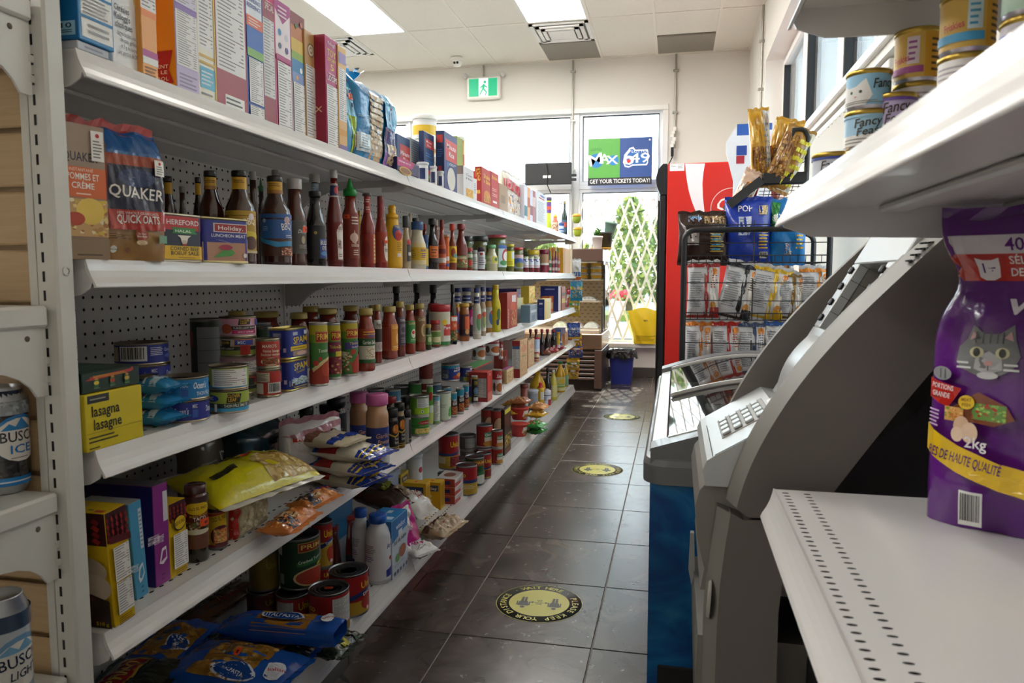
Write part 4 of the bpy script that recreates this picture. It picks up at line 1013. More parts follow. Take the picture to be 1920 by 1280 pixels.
for i, (dxx, cc) in enumerate(((-.15, '#dfe6da'), (-.30, '#e7c9c6'), (-.46, '#d9e2b8'))):
    o = empty('wrapped_tray', (-.67+dxx, DY+.33, zb+.016), ('pale green', 'pinkish', 'yellow green')[i]+' wrapped food tray lying in the bottom of the deli case', 'tray', None)
    q = MB(); q.grid(lambda u, v: ((u-.5)*.14, (v-.5)*.18, .02+.045*(math.sin(PI*u)*math.sin(PI*v))**.5), 8, 8, lambda u, v, c=cc: c if (int(u*8)+int(v*8)) % 3 else '#f2f0ea'); q.build('wrapped_food', 'film', o)
    q = MB(); q.box((-.072, -.092, 0), (.072, .092, .02), '#f2f2ee', ch=.006); q.build('foam_tray', 'print', o)
o = empty('wrapped_tray', (-.67-.2, DY+.45, Z(566)+.0005), 'wrapped sandwich tray on the middle shelf of the deli case', 'tray'); q = MB(); q.box((-.09, -.07, 0), (.09, .07, .015), '#f0f0ee', ch=.005); q.build('foam_tray', 'print', o)
q = MB(); q.grid(lambda u, v: ((u-.5)*.16, (v-.5)*.12, .015+.03*(math.sin(PI*u)*math.sin(PI*v))**.5), 8, 6, lambda u, v: '#e7dfd0' if (int(u*8)+int(v*6)) % 2 else '#b9c4cf'); q.build('wrapped_food', 'film', o)
# pots on the case
zt2 = Z(466)
def pot(px0, px1, py, name, label, col, Yp, h, tp=.8, dz=0.0, rot=None):
    a, b = on_y(px0, py, Yp), on_y(px1, py, Yp); r = (b.x-a.x)/2
    o = empty(name, ((a.x+b.x)/2, Yp, zt2+dz), label, 'plant pot', None, rot=rot)
    q = MB(); q.lathe([(r*tp*.95, 0), (r*tp, .003), (r*.97, h*.86), (r*1.04, h*.86), (r*1.06, h), (r*.95, h), (r*.9, h*.8), (0, h*.8)], 20, col); q.build('pot', 'satin', o); return o, r
o, r = pot(1110, 1130, 455, 'potted_plant', 'small white pot with a young green plant, on the deli case', '#efe6df', 7.3, .125)
q = MB(); rg = random.Random(5)
for k in range(26):
    a_ = rg.random()*6.28; e_ = rg.uniform(.2, 1.1); L0 = rg.uniform(.03, .06); base = Vector((rg.uniform(-.02, .02), rg.uniform(-.02, .02), .12+rg.uniform(0, .05)))
    t = Vector((math.cos(a_)*math.cos(e_), math.sin(a_)*math.cos(e_), math.sin(e_))); b = t.cross(Vector((0, 0, 1))).normalized()*L0*.38; up = Vector((0, 0, L0*.1))
    q.add([base, base+t*L0*.5+b+up, base+t*L0, base+t*L0*.5-b+up], [(0, 1, 2, 3)], rg.choice(('#5d8a45', '#79a356', '#456f38')))
q.build('leaves', 'leaf', o)
q = MB()
for k in range(5): q.tube([(0, 0, .10), (.01*(k-2), .01*((k*2) % 3-1), .17)], .002, 5, '#6d8a45')
q.build('stems', 'leaf', o)
q = MB(); q.lathe([(r*.93, .101), (0, .104)], 14, '#3b2c20', caps=False); q.build('soil', 'print', o)
a, b = on_y(1106, 462, 7.45), on_y(1148, 462, 7.45)
o = empty('saucer_tray', ((a.x+b.x)/2, 7.45, zt2), 'orange yellow tray under the dark plant pot', 'tray'); q = MB(); q.lathe([((b.x-a.x)/2-.01, 0), ((b.x-a.x)/2, .02), ((b.x-a.x)/2-.008, .02), ((b.x-a.x)/2-.02, .006), (0, .006)], 24, '#d9a63e'); q.build('tray', 'satin', o)
o, r = pot(1121, 1150, 445, 'plant_pot', 'dark plastic plant pot on the orange tray', '#3d4038', 7.45, .165, .72, .0065)
o, r = pot(1130, 1153, 420, 'plant_pot', 'grey green plant pot tilted inside the dark pot', '#7fa08f', 7.45, .135, .8, .135, (.0, math.radians(11), 0))
# bin with liner
p = on_z(1161, 716, 0); bn = empty('waste_bin', (p.x+.03, 7.72, 0), 'blue waste bin with a black bag folded over its rim', 'bin')
s_ = 7.8/1400; w0, w1 = 17.5*s_, 22.5*s_; hb = .335
q = MB()
V = [(-w0, -w0*.8, 0), (w0, -w0*.8, 0), (w0, w0*.8, 0), (-w0, w0*.8, 0), (-w1, -w1*.85, hb), (w1, -w1*.85, hb), (w1, w1*.85, hb), (-w1, w1*.85, hb)]
q.add(V, [(0, 1, 5, 4), (1, 2, 6, 5), (2, 3, 7, 6), (3, 0, 4, 7), (3, 2, 1, 0)]); 
for z in (.30,): q.box((-w1-.006, -w1*.85-.006, z), (w1+.006, w1*.85+.006, z+.03), ch=.006)
q.build('bin_body', 'bin_blue', bn)
rg = random.Random(2); NB = 44
def rimp(t, g, z):
    a = 2*PI*t; c, s2 = math.cos(a), math.sin(a); k_ = 1/max(abs(c), abs(s2)); k_ = min(k_, 1.25); return Vector(((w1+g)*c*k_, (w1*.85+g)*s2*k_, z))
dr = [(.05+.05*rg.random(), .008+.03*rg.random()) for _ in range(NB)]
q = MB(); q.grid(lambda u, v: rimp(u, (.006+dr[int(u*NB+.5) % NB][1]*max(0, v-.35)*1.5 if v > .35 else -.03+.1*v), hb-.06+.08*math.sin(min(1, v/.4)*PI/2)-(dr[int(u*NB+.5) % NB][0]*max(0, v-.4)/.6)), NB, 8); q.build('bag_liner', 'bag_black', bn)
# yellow bag on the window sill
a, b = on_y(1186, 600, 8.16), on_y(1229, 600, 8.16); zb_ = .376; ztp = on_y(1210, 580, 8.16).z; w = .165; 
yb = empty('carrier_bag', (b.x-.10, 8.165, zb_), 'yellow plastic bag standing on the window sill beside the red cooler', 'bag')
def ybag(u, v, sgn):
    ww = w*(.80+.30*v**2); t = .045*math.sin(PI*min(1, u))**.6*(1-v**3)
    return ((u-.5)*2*ww-.03*v+.006*math.sin(9*v+5*u), sgn*t+.006*math.sin(13*u+7*v), (ztp-zb_)*v+(.02*math.cos(PI*(u-.5)*2) if v > .95 else 0))
q = MB(); q.grid(lambda u, v: ybag(u, v, -1), 14, 14, '#eccb1e'); q.grid(lambda u, v: ybag(u, v, 1), 14, 14, '#eccb1e', flip=True); q.build('bag_film', 'yellow_film', yb)
q = MB(); 
stick(q, canvas([T('epic', .1, .66, .06, '#3a3418'), R(-.62, .22, .7, .235, '#7a6a18'), L(-.6, .08, .65, .2, 3, '#b99a14')], w, ztp-zb_), lambda u, v, off: Vector(ybag(.5+u/(2*w*(.8+.3*(v/(ztp-zb_))**2)), v/(ztp-zb_), -1))+Vector((0, -.003-off, 0))); q.build('bag_print', 'print', yb)
# keys and cable near the right wall conduit
a = on_y(1262, 250, 8.2); o = empty('hanging_plug', (a.x, 8.2, a.z-.2), 'white and black cable plug hanging on the wall above the red cooler', 'plug')
q = MB()
for k in range(6): q.box((-.03+.012*(k % 3), -.02, .05+.035*k), (.01+.012*(k % 3), .01, .09+.035*k), ch=.006)
q.build('white_plug', 'white_paint', o)
q = MB(); q.box((-.02, -.02, -.04), (.01, .01, .06), ch=.006); q.tube([(0, 0, -.04), (-.03, 0, -.1), (-.09, -.05, -.2), (-.12, -.2, -.33)], .006, 6); q.build('black_cord', 'rubber', o)
# ================================================================== product builders (front faces +X, width along Y)
GR = {}
def qdir(px, py):
    d = ray(px, py); return math.atan2(d.x, d.y)
def place_cyl(px0, px1, z, top, sb, face=DECK, h=None):
    """upright round thing between two pixel columns whose front stands sb behind the deck edge"""
    py = 518; x = y = r = 0; zt = z+.1
    for _ in range(4):
        a0, a1 = qdir(px0, py), qdir(px1, py); am = (a0+a1)/2; s_ = math.sin((a1-a0)/2)
        if sb > 5: g = on_z(proj((x, y, z))[0] if y else (px0+px1)/2, sb, z); rho = math.hypot(g.x, g.y)/(1-s_)
        else: rho = (face-sb)/(math.sin(am)+s_)
        r = rho*s_; x, y = rho*math.sin(am), rho*math.cos(am)
        if h: zt = z+h
        else:
            d = ray((px0+px1)/2, top); zt = HC+d.z*rho/math.hypot(d.x, d.y)
        py = proj((x, y, (z+zt)/2))[1]
    return x, y, r, zt-z
def place_box(px0, px1, z, top, sb, face=DECK, h=None):
    X = on_z((px0+px1)/2, sb, z).x if sb > 5 else face-sb; py = 518; y0 = y1 = ym = 0; zt = z+.1
    for _ in range(6):
        if sb > 5 and ym: X = on_z(proj((X, ym, z))[0], sb, z).x
        y0, y1 = X/math.tan(qdir(px0, py)), X/math.tan(qdir(px1, py)); ym = (y0+y1)/2
        if h: zt = z+h
        else:
            d = ray((px0+px1)/2, top); zt = HC+d.z*(ym/d.y)
        py = proj((X, ym, (z+zt)/2))[1]
    return X, y0, y1, zt-z
def cyl_map(rf, z0, ang=0.0):
    def f(u, v, off):
        r = rf(z0+v); a = ang+u/r; return ((r+off)*math.cos(a), (r+off)*math.sin(a), z0+v)
    return f
def wrap(q, ops, rf, z0, z1, col, ang=0.0, seg=24, m=0, seed=1, thick=.0004):
    """paper or film label round a lathe body; ops printed on the half facing the front"""
    n = 1 if rf(z0) == rf((z0+z1)/2) == rf(z1) else 6
    q.lathe([(rf(z0+(z1-z0)*k/n)+thick, z0+(z1-z0)*k/n) for k in range(n+1)], seg, col, m, caps=False)
    hw = rf((z0+z1)/2)*PI/2
    if ops: stick(q, canvas(ops, hw, z1-z0, seed, 2.0), cyl_map(lambda z: rf(z)+thick, z0, ang), m, fine=max(.0035, hw*.14))
class Obj:
    pass
def finish(o, x, y, z, r, h, rz=0):
    p = Obj(); p.o = o; p.x, p.y, p.z, p.r, p.h, p.top = x, y, z, r, h, z+h; return p
_n = [0]
def can_at(x, y, z, r, h, label, col='#c00', ops=(), ang=None, seg=26, tin='#b9b6b0', group=None, ps=False, rz=0, name='food_can', rings=True, lidcol=None, body=None):
    _n[0] += 1
    if ang is None: ang = math.atan2(-y, -x)          # printed face turned to the aisle's near end
    o = empty(name, (x, y, z), label, 'can', group, rz)
    q = MB(); e = min(.0022, h*.03)
    q.lathe([(r*.93, 0), (r*.985, .0006), (r, e), (r*.97, e*2), (r*.965, e*3), (r*.965, h-e*3), (r*.97, h-e*2), (r, h-e), (r*.99, h), (r*.955, h), (r*.945, h-.004)], seg, body or tin, caps=True)
    q.build('tin_body', 'tin', o)
    q = MB(); zt = h-.004
    pr = [(r*.945, zt), (r*.86, zt), (r*.83, zt+.0012), (r*.79, zt), (r*.70, zt), (r*.67, zt+.0012), (r*.63, zt), (r*.5, zt), (r*.47, zt+.001), (r*.43, zt), (0, zt)] if rings else [(r*.945, zt), (0, zt)]
    q.lathe(pr, seg, lidcol or tin, caps=False); 
    if ps:
        c, s_ = math.cos(.4), math.sin(.4); a, b = min(.011, r*.35), min(.007, r*.24); q.add([(c*u-s_*v, s_*u+c*v, zt+.0016) for u, v in ((-a, -b), (a, -b), (a, b), (-a, b))], [(0, 1, 2, 3)], '#ee5228')
    q.build('lid', 'tin', o)
    q = MB(); wrap(q, ops, lambda z: r*.972, e*3, h-e*3, col, ang, seg, seed=_n[0]); q.build('paper_label', 'print', o)
    return finish(o, x, y, z, r, h)
def can(k, px0, px1, top, sb, label, col, ops=(), ang=None, z=None, h=None, on=None, **kw):
    zz = on.top+.0003 if on is not None else (ZT[k] if z is None else z)
    x, y, r, hh = place_cyl(px0, px1, zz, top, sb, h=h)
    if on is not None and px0 is None: pass
    return can_at(x, y, zz+.0004, r, hh, label, col, ops, ang, **kw)
def can_on(b, h, label, col, ops=(), dx=0, dy=0, **kw):
    return can_at(b.x+dx, b.y+dy, b.top+.0004, b.r, h or b.h, label, col, ops, **kw)
SHAPES = {  # (r, z) fractions of width radius and height; up to the cap
 'jar':   [(.90,0),(.99,.015),(1,.05),(1,.70),(.97,.76),(.86,.83),(.80,.86),(.80,.99)],
 'jarw':  [(.92,0),(1,.03),(1,.80),(.97,.85),(.90,.88),(.90,.99)],
 'pasta': [(.85,0),(.97,.02),(1,.06),(.97,.12),(.97,.58),(1,.64),(.98,.70),(.80,.80),(.70,.86),(.68,.99)],
 'bbq':   [(.88,0),(.96,.015),(.97,.04),(.97,.50),(1,.54),(.98,.60),(.92,.62),(.93,.64),(.70,.73),(.50,.82),(.46,.88),(.46,.99)],
 'ketchup': [(.86,0),(.95,.02),(.95,.40),(1,.45),(.98,.52),(.80,.64),(.52,.78),(.42,.86),(.40,.99)],
 'dark':  [(.92,0),(1,.02),(1,.56),(.98,.60),(.80,.68),(.60,.78),(.55,.84),(.52,.99)],
 'soy':   [(.92,0),(1,.02),(1,.52),(.95,.60),(.62,.72),(.42,.80),(.38,.99)],
 'hot':   [(.92,0),(1,.02),(1,.50),(.94,.58),(.62,.72),(.50,.80),(.46,.99)],
 'plain': [(.92,0),(1,.02),(1,.99)],
 'srir':  [(.90,0),(1,.02),(1,.60),(.92,.72),(.66,.80),(.62,.99)],
 'dress': [(.90,0),(1,.02),(.96,.08),(.94,.35),(1,.56),(.92,.66),(.66,.76),(.60,.84),(.60,.99)],
 'mayo':  [(.90,0),(1,.03),(1,.50),(.92,.62),(.70,.76),(.60,.84),(.60,.99)],
 'salt':  [(.92,0),(1,.02),(1,.70),(.96,.78),(.80,.88),(.64,.92),(.60,.99)],
 'spice': [(.92,0),(1,.02),(1,.80),(.92,.86),(.85,.88),(.85,.99)],
 'oil':   [(.88,0),(1,.02),(1,.18),(.94,.24),(1,.32),(1,.58),(.90,.66),(.60,.80),(.36,.90),(.30,.99)],
 'squeeze': [(.85,0),(.95,.02),(.97,.06),(.94,.30),(.98,.55),(1,.66),(.88,.76),(.60,.83),(.55,.84),(.55,.99)],
 'passata': [(.90,0),(1,.02),(1,.30),(.97,.45),(.84,.66),(.64,.84),(.60,.88),(.62,.99)],
 'taco':  [(.95,0),(1,.02),(1,.80),(.98,.84),(1,.86),(1,.99)],
}
def bottle(k, px0, px1, top, sb, label, shape, cols, cap, lab=None, ops=(), neck=None, ang=None, z=None, caph=.08, capr=None, h=None, seg=22, m='gloss', name='bottle', cat='bottle', group=None, captype='flat', capmat='satin', nops=(), x=None):
    """cols: contents colour or bands; lab (z0, z1, colour) in fractions; neck (z0, z1, colour)"""
    zz = ZT[k] if z is None else z
    x, y, r, hh = place_cyl(px0, px1, zz, top, sb, h=h)
    _n[0] += 1
    if ang is None: ang = math.atan2(-y, -x)
    o = empty(name, (x, y, zz+.0004), label, cat, group)
    P = SHAPES[shape]; bh = hh*(1-caph*.75); prof = [(a*r, b*bh) for a, b in P]
    zs = [p[1] for p in prof]; rs = [p[0] for p in prof]
    rf = lambda zq: float(np.interp(zq, zs, rs))
    q = MB(); q.lathe(prof, seg, cols); q.build('glass_body' if m == 'gloss' else 'body', m, o)
    nr = prof[-1][0]; cr = capr*r if capr else nr*1.1; c0 = hh*(1-caph)
    q = MB()
    if captype == 'flat': q.lathe([(cr*.98, c0), (cr, c0+.001), (cr, hh-.0018), (cr*.93, hh), (0, hh)], seg, cap)
    elif captype == 'nozzle': q.lathe([(cr, c0), (cr, c0+(hh-c0)*.38), (cr*.55, c0+(hh-c0)*.46), (cr*.42, c0+(hh-c0)*.6), (cr*.16, hh), (0, hh)], seg, cap)
    elif captype == 'dome': q.lathe([(cr, c0), (cr, c0+(hh-c0)*.3), (cr*.62, c0+(hh-c0)*.38), (cr*.55, c0+(hh-c0)*.7), (cr*.62, hh-(hh-c0)*.12), (cr*.4, hh), (0, hh)], seg, cap)
    elif captype == 'lid': q.lathe([(cr*.97, c0), (cr*1.02, c0+.0006), (cr*1.02, c0+(hh-c0)*.3), (cr, c0+(hh-c0)*.4), (cr, hh-.001), (cr*.95, hh), (cr*.88, hh-.0012), (0, hh-.0012)], seg, cap)
    q.build('cap' if captype != 'lid' else 'lid', capmat, o)
    if lab:
        q = MB(); wrap(q, ops, rf, lab[0]*hh, lab[1]*hh, lab[2], ang, seg, seed=_n[0], thick=.0005); q.build('label', 'print', o)
    if neck:
        q = MB(); wrap(q, nops, rf, neck[0]*hh, min(neck[1]*hh, bh*.99), neck[2], ang, seg, seed=_n[0], thick=.0005); q.build('neck_label', 'print', o)
    return finish(o, x, y, zz, r, hh)
def carton_at(x, y0, y1, z, d, h, label, col, front=(), side=(), topc=None, topo=(), rz=0, name='carton', cat='box', group=None, sidec=None, m='card', tilt=0, frontc=None, roll=0):
    """x is the front plane; d the depth towards the back"""
    _n[0] += 1
    w = y1-y0
    o = empty(name, (x, (y0+y1)/2, z), label, cat, group, rot=(roll, tilt, rz))
    q = MB(); q.box((-d, -w/2, 0), (0, w/2, h), col, ch=.0012); q.build('carton_body', m, o)
    if frontc or front:
        q = MB(); its = canvas(([R(-1, 0, 1, 1, frontc)] if frontc else [])+list(front), w/2-.0006, h-.0008, _n[0])
        stick(q, its, lambda u, v, off: (off, u, v+.0004)); q.build('front_print', 'print', o)
    if sidec or side:
        q = MB(); its = canvas(([R(-1, 0, 1, 1, sidec)] if sidec else [])+list(side), d/2-.0006, h-.0008, _n[0]+1)
        stick(q, its, lambda u, v, off: (-d/2+u, -w/2-off, v+.0004)); q.build('side_print', 'print', o)
    if topc or topo:
        q = MB(); its = canvas(([R(-1, 0, 1, 1, topc)] if topc else [])+list(topo), w/2-.0006, d-.001, _n[0]+2)
        stick(q, its, lambda u, v, off: (-v-.0005, u, h+off)); q.build('top_flap', 'print', o)
    p = finish(o, x, (y0+y1)/2, z, w/2, h); p.d = d; p.y0, p.y1 = y0, y1; return p
def carton(k, px0, px1, top, sb, d, label, col, front=(), side=(), z=None, h=None, on=None, dy=0, **kw):
    zz = on.top+.0003 if on is not None else (ZT[k] if z is None else z)
    X, y0, y1, hh = place_box(px0, px1, zz, top, sb, h=h)
    return carton_at(X, y0, y1, zz+.0003, d, hh, label, col, front, side, **kw)
def pouch_mesh(w, h, d, col, ops, seed, kind='stand', m='film', wr=.0025, nu=14, nv=18, ops_back=None, colf=None, gather=0.0):
    """soft bag standing up: stand (flat sealed top, fat bottom), pillow (both ends sealed), brick (squarish)"""
    rg = random.Random(seed); ph = [rg.random()*6.28 for _ in range(8)]
    if h > .3: nu, nv = 28, 44
    def thick(v):
        if kind == 'stand': return max(.02, (1-v**2.6))**.55*min(1, .55+v*3.2)
        if kind == 'brick': return max(.03, min(1, (1-v)*5.5))**.6*min(1, .75+v*2)
        return max(.012, math.sin(PI*min(1, max(0, v))))**.62
    def wid(v):
        if gather: return 1-gather*math.exp(-((v-.80)/.10)**2)
        return (1-.05*math.sin(PI*v)) if kind == 'pillow' else 1-.03*v
    def pt(u, v, sgn, off=0.0):
        t = thick(v)*d/2; e = max(0.0, 1-abs(u)**(2.6 if kind != 'brick' else 5))**(1/(2.6 if kind != 'brick' else 5))
        wv = wr*(math.sin(7*u+9*v+ph[0])+.8*math.sin(13*u-11*v+ph[1])+.6*math.sin(21*v+6*u+ph[2])+.4*math.sin(31*u+17*v+ph[3]))*min(1, t/(d*.2+1e-6))*e
        x = sgn*(t*e+wv)+(off if sgn > 0 else -off)
        return (x, u*w/2*wid(v), v*h+.003*math.sin(9*u+ph[4])*(1 if v > .97 else 0))
    q = MB()
    U = lambda s_: math.sin((s_*2-1)*PI/2)
    cf = col if not callable(colf) else colf
    q.grid(lambda a, b: pt(U(a), b, 1), nu, nv, cf); q.grid(lambda a, b: pt(U(a), b, -1), nu, nv, col, flip=True)
    lab = MB()
    if ops:
        its = canvas(ops, w/2, h, seed)
        stick(lab, its, lambda u, v, off: pt(max(-.999, min(.999, u/(w/2))), min(1, max(0, v/h)), 1, .0009+off*2), fine=max(.006, w*.055))
    return q, lab, pt
def pouch(k, px0, px1, top, sb, d, label, col, ops=(), kind='stand', rz=0, z=None, h=None, name='food_bag', cat='bag', group=None, m='film', wr=.0022, seals=True, gather=0, colf=None, sealc=None, lean=0):
    zz = ZT[k] if z is None else z
    X, y0, y1, hh = place_box(px0, px1, zz, top, sb, h=h); _n[0] += 1
    return pouch_at((X-d/2, (y0+y1)/2, zz+.0004), abs(y1-y0), hh, d, label, col, ops, kind, (0, lean, rz), name, cat, group, m, wr, seals, gather, colf, sealc)
def pouch_at(loc, w, h, d, label, col, ops=(), kind='stand', rot=(0, 0, 0), name='food_bag', cat='bag', group=None, m='film', wr=.0022, seals=True, gather=0, colf=None, sealc=None):
    _n[0] += 1
    q, lab, pt = pouch_mesh(w, h, d, col, ops, _n[0], kind, m, wr, gather=gather, colf=colf)
    o = empty(name, loc, label, cat, group, rot=rot)
    q.build('bag_film', m, o)
    if lab.F: lab.build('bag_print', 'film' if m != 'print' else 'print', o)
    if seals:
        c = sealc or col
        for vv, sg in (((1.0, 1),) if kind in ('stand', 'brick') else ((1.0, 1), (0.0, -1))):
            s_ = MB(); n = 12; V = []
            for i in range(n+1):
                u = -1+2*i/n; p = pt(u, vv, 1); zj = .0015*((i % 2)*2-1)
                V += [(zj, p[1], p[2]-sg*.004), (-zj*.6, p[1]*1.0, p[2]+sg*(.012+.002*(i % 3)))]
            s_.add(V, [(2*i, 2*i+2, 2*i+3, 2*i+1) for i in range(n)], c, 0, False)
            s_.build('crimp_seal', m, o)
    r = finish(o, loc[0], loc[1], loc[2], w/2, h); return r
def lying(px, py, zb, w, h, d, label, col, ops=(), yaw=0, kind='pillow', pitch=0, roll=0, **kw):
    """bag lying on its back with its middle over the pixel; local up (h) points along yaw"""
    X = kw.pop('X', None); p = on_x(px, py, X) if X else on_z(px, py, zb+d/2)
    p.z = zb+d/2
    # standing bag: x front, y width, z height -> front up, height along +X
    M = Matrix.Rotation(math.radians(yaw), 4, 'Z') @ Matrix.Rotation(math.radians(pitch), 4, 'Y') @ Matrix.Rotation(math.radians(roll), 4, 'X') @ Matrix(((0, 0, -1, 0), (0, 1, 0, 0), (1, 0, 0, 0), (0, 0, 0, 1)))
    c = M @ Vector((0, 0, h/2))
    return pouch_at((p.x-c.x, p.y-c.y, p.z-c.z+.001), w, h, d, label, col, ops, kind, M.to_euler(), **kw)
# ================================================================== goods on the left gondola
W_, K_, Y_, R_ = '#efeeea', '#1b1a1c', '#f2cf1d', '#c2242b'
# ---- top shelf: cereal boxes and dry goods
def cereal(a, b, top, sb, d, label, col, front, **kw): return carton(0, a, b, top, sb, d, label, col, front, name='cereal_box', **kw)
carton(0, 140, 206, None, -.006, .20, 'bright blue cereal box jutting out over the top shelf lip, first from the left', '#1c7db8', [R(-.86, .02, .93, .97, W_), N(-.8, .26, .9, .95, W_), R(-.86, .235, .93, .25, '#1c7db8'), R(-.86, .115, .93, .13, '#1c7db8'), L(-.75, .135, .85, .23, 5, '#9a9a9e'), L(-.5, .04, .8, .1, 2, '#9a9a9e')],
   side=[R(.55, .02, .95, .09, '#9fd0ea'), T('110', .74, .055, .025, '#17202a', .3), L(.6, .03, .9, .05, 2, '#24445c')], h=.29, sidec='#0b6aa6', name='cereal_box', z=ZT[0]+.0135)
carton(0, 146, 204, None, -.002, .16, 'thin grey clear strip lying under the blue cereal box', '#b9bcc4', [L(-.6, .2, .6, .8, 1, '#8d92a0')], h=.0128, name='flat_packet')
cereal(205, 262, None, 141, .19, 'white cereal box with corn squares and grey lettering, beside the blue box', '#e6e4e2', [E(-.3, .52, .42, .07, '#d9a44a'), E(.25, .50, .4, .06, '#e8bf70'), E(.1, .58, .5, .06, '#dca24c'), E(.7, .44, .22, .05, '#e9c98a'), E(-.5, .47, .3, .04, '#c98c38'), T('Céréales', -.35, .335, .034, '#33313a', .98), T("Kellogg's", -.32, .29, .034, '#33313a', 1.0), T('classiques', -.25, .245, .034, '#33313a', 1.1),
   T('faites de biscuits', -.1, .205, .022, '#77757c', 1.2), T('de maïs grillés', .0, .17, .022, '#77757c', 1.05), T('et 3 g de sucre', .0, .135, .022, '#77757c', 1.05), T('par portion de 29 g', .0, .10, .022, '#77757c', 1.35)], h=.29)
cereal(262, 291, None, 152, .19, 'orange and white cereal box spine, third on the top shelf', '#efa44a', [N(-1, .40, 1, .95), R(-1, .36, 1, .40, '#f08a3a'), R(-1, .13, 1, .17, '#b0478e'), R(-1, .09, 1, .13, W_), L(-.8, .02, .8, .08, 3, '#8a5a20'), R(-1, .5, 1, .53, '#f08a3a')], h=.29)
cereal(327, 369, None, 182, .19, 'oat ring cereal box with lavender spine and orange side', '#b9a9cf', [R(-1, .5, 1, 1, '#8d6fb4'), N(-.95, .18, .95, .52), R(-1, 0, 1, .17, '#c6b8da'), L(-.8, .02, .8, .14, 5, '#8a86a0'), N(-.95, .56, .95, .8, '#d9d2e4')], side=[D(.1, .5, .13, '#c32a22'), D(.25, .58, .10, '#f0d9a0'), D(.1, .5, .09, '#f6efe0'), D(.55, .45, .03, '#d8a23a'), D(.7, .6, .03, '#e0b04a'), G([(.0, .04), (.95, .06), (.85, .14), (.95, .26), (.0, .25)], '#b31f25'), T('FIBRES', .35, .22, .018, '#e8b0a0', .5), T("D'AVOINE", .35, .19, .018, '#e8b0a0', .6), T('CONTRIBUENT', .4, .15, .022, '#f6e9d9', .9), T('ABAISSER LE', .4, .115, .022, '#f6e9d9', .85), T('CHOLESTÉROL', .4, .075, .022, '#f6e9d9', .9)], sidec='#e59a22', h=.29)
cereal(369, 402, None, 197, .19, 'pale cereal box with yellow edges and a light blue patch', '#ebe6d2', [N(-.85, .36, .8, 1), R(-.9, .3, .9, .32, '#d9b04a'), R(-.85, .1, .85, .24, '#63b4d4'), L(-.7, .12, .7, .22, 4, '#dcecf2'), L(-.8, .02, .8, .08, 2, '#888'), R(.86, 0, 1, 1, '#e6c84a'), R(-.9, .26, .9, .275, '#d9b04a')], h=.29)
cereal(404, 462, None, 219, .19, 'wide burgundy cereal box spine with a long white nutrition panel', '#a3323e', [N(-.95, .30, .9, 1), R(-.5, .06, .75, .14, W_), L(-.45, .07, .7, .13, 2, '#555')], side=[S(-1, 0, 1, 1, '#7a4a2a', '#c79a4a', '#e8d8a0', '#5a3a20', '#b9722a')], h=.29)
cereal(462, 494, None, 236, .19, 'cereal box spine with blue border, green and orange stripes', '#3355a8', [R(-.9, .72, .9, 1, '#e9ecf2'), T('YOUR WORK', 0, .95, .03, '#3355a8', 1.5), T('CONFIDENCE', 0, .905, .03, '#3355a8', 1.6), T('RESILIENCE', 0, .86, .03, '#3355a8', 1.6), R(-.95, .72, .95, .80, '#e0653a'), L(-.7, .73, .7, .79, 3, '#f3d9c9'), R(-.95, .56, .95, .72, '#3a6cc0'), R(-.95, .50, .95, .56, '#84b65a'), N(-.8, .16, .85, .49), N(-.8, .02, .85, .14)], h=.29)
cereal(494, 516, None, 246, .19, 'narrow dark red cereal box spine with grey white panel', '#97303a', [N(-.95, .26, .95, .86, '#d9d7d6'), T('SPECIAL', .2, .93, .05, '#e8d8d4', 1.5), L(-.8, .03, .8, .06, 2, '#d9a0a0')], h=.29)
cereal(516, 547, 5, 257, .19, 'pink bordered cereal box spine with sport icons', '#c23f77', [R(-.88, .60, .9, .97, '#ecdfe2'), G([(-.9, 1), (.9, 1), (.9, .93), (0, .84), (-.9, .93)], '#b03a86'), D(-.4, .77, .025, '#3a8ac0'), D(.4, .75, .025, '#c9c9d6'), D(-.4, .67, .022, '#46506a'), D(.4, .655, .024, '#5a4a8a'), L(-.6, .88, .6, .97, 3, '#e8d0dc'), N(-.78, .02, .85, .55), R(-.9, .56, .9, .6, '#b9407e')], h=None)
cereal(547, 573, 27, 268, .19, 'rainbow cereal box spine, red over yellow over blue', '#d9d6dc', [R(-1, .88, 1, 1, '#8c3d3a'), R(-1, .80, 1, .90, '#c87a3a'), R(-1, .68, 1, .80, '#d9b53a'), R(-1, .62, 1, .70, '#8fae3a'), R(-1, .52, 1, .64, '#3a84b8'), R(-1, .46, 1, .54, '#7a8fc0'), D(.3, .57, .022, W_), D(-.3, .5, .018, '#e0a050'), D(-.3, .9, .018, '#5a8a40'), D(.4, .93, .02, '#d07a5a'), N(-.85, .0, .9, .46)], h=None)
cereal(573, 595, 60, 275, .19, 'tan cereal box spine with a pale ring picture near its top', '#c69a62', [D(0, .84, .062, '#8a6a48'), D(0, .84, .048, '#e9e2d2'), D(0, .84, .030, '#b08a58'), D(0, .84, .016, '#f2ecdc'), N(-.95, .08, .95, .70), R(-1, 0, 1, .06, '#b9493a')], h=None)
cereal(611, 635, 72, 281, .10, 'magenta cereal box with yellow lettering on its spine', '#b52d6d', [T('TOY', 0, .83, .06, '#e8d23a', 1.3), T('STORY', 0, .785, .03, '#e8d23a', 1.3), T('5', 0, .71, .055, '#e8d23a', .5), T('LOOPS', 0, .61, .05, '#f4eef0', 1.5), T("Kellogg's", 0, .93, .03, '#e9c9d6', 1.2), N(-.9, .02, .95, .57), L(-.6, .66, .6, .69, 1, '#e0b0c8')], side=[T('JX', .5, .30, .05, '#f0c9a0', .6), T('Y', -.2, .9, .09, '#e8d23a', .5)], sidec='#9f1d3c', h=None)
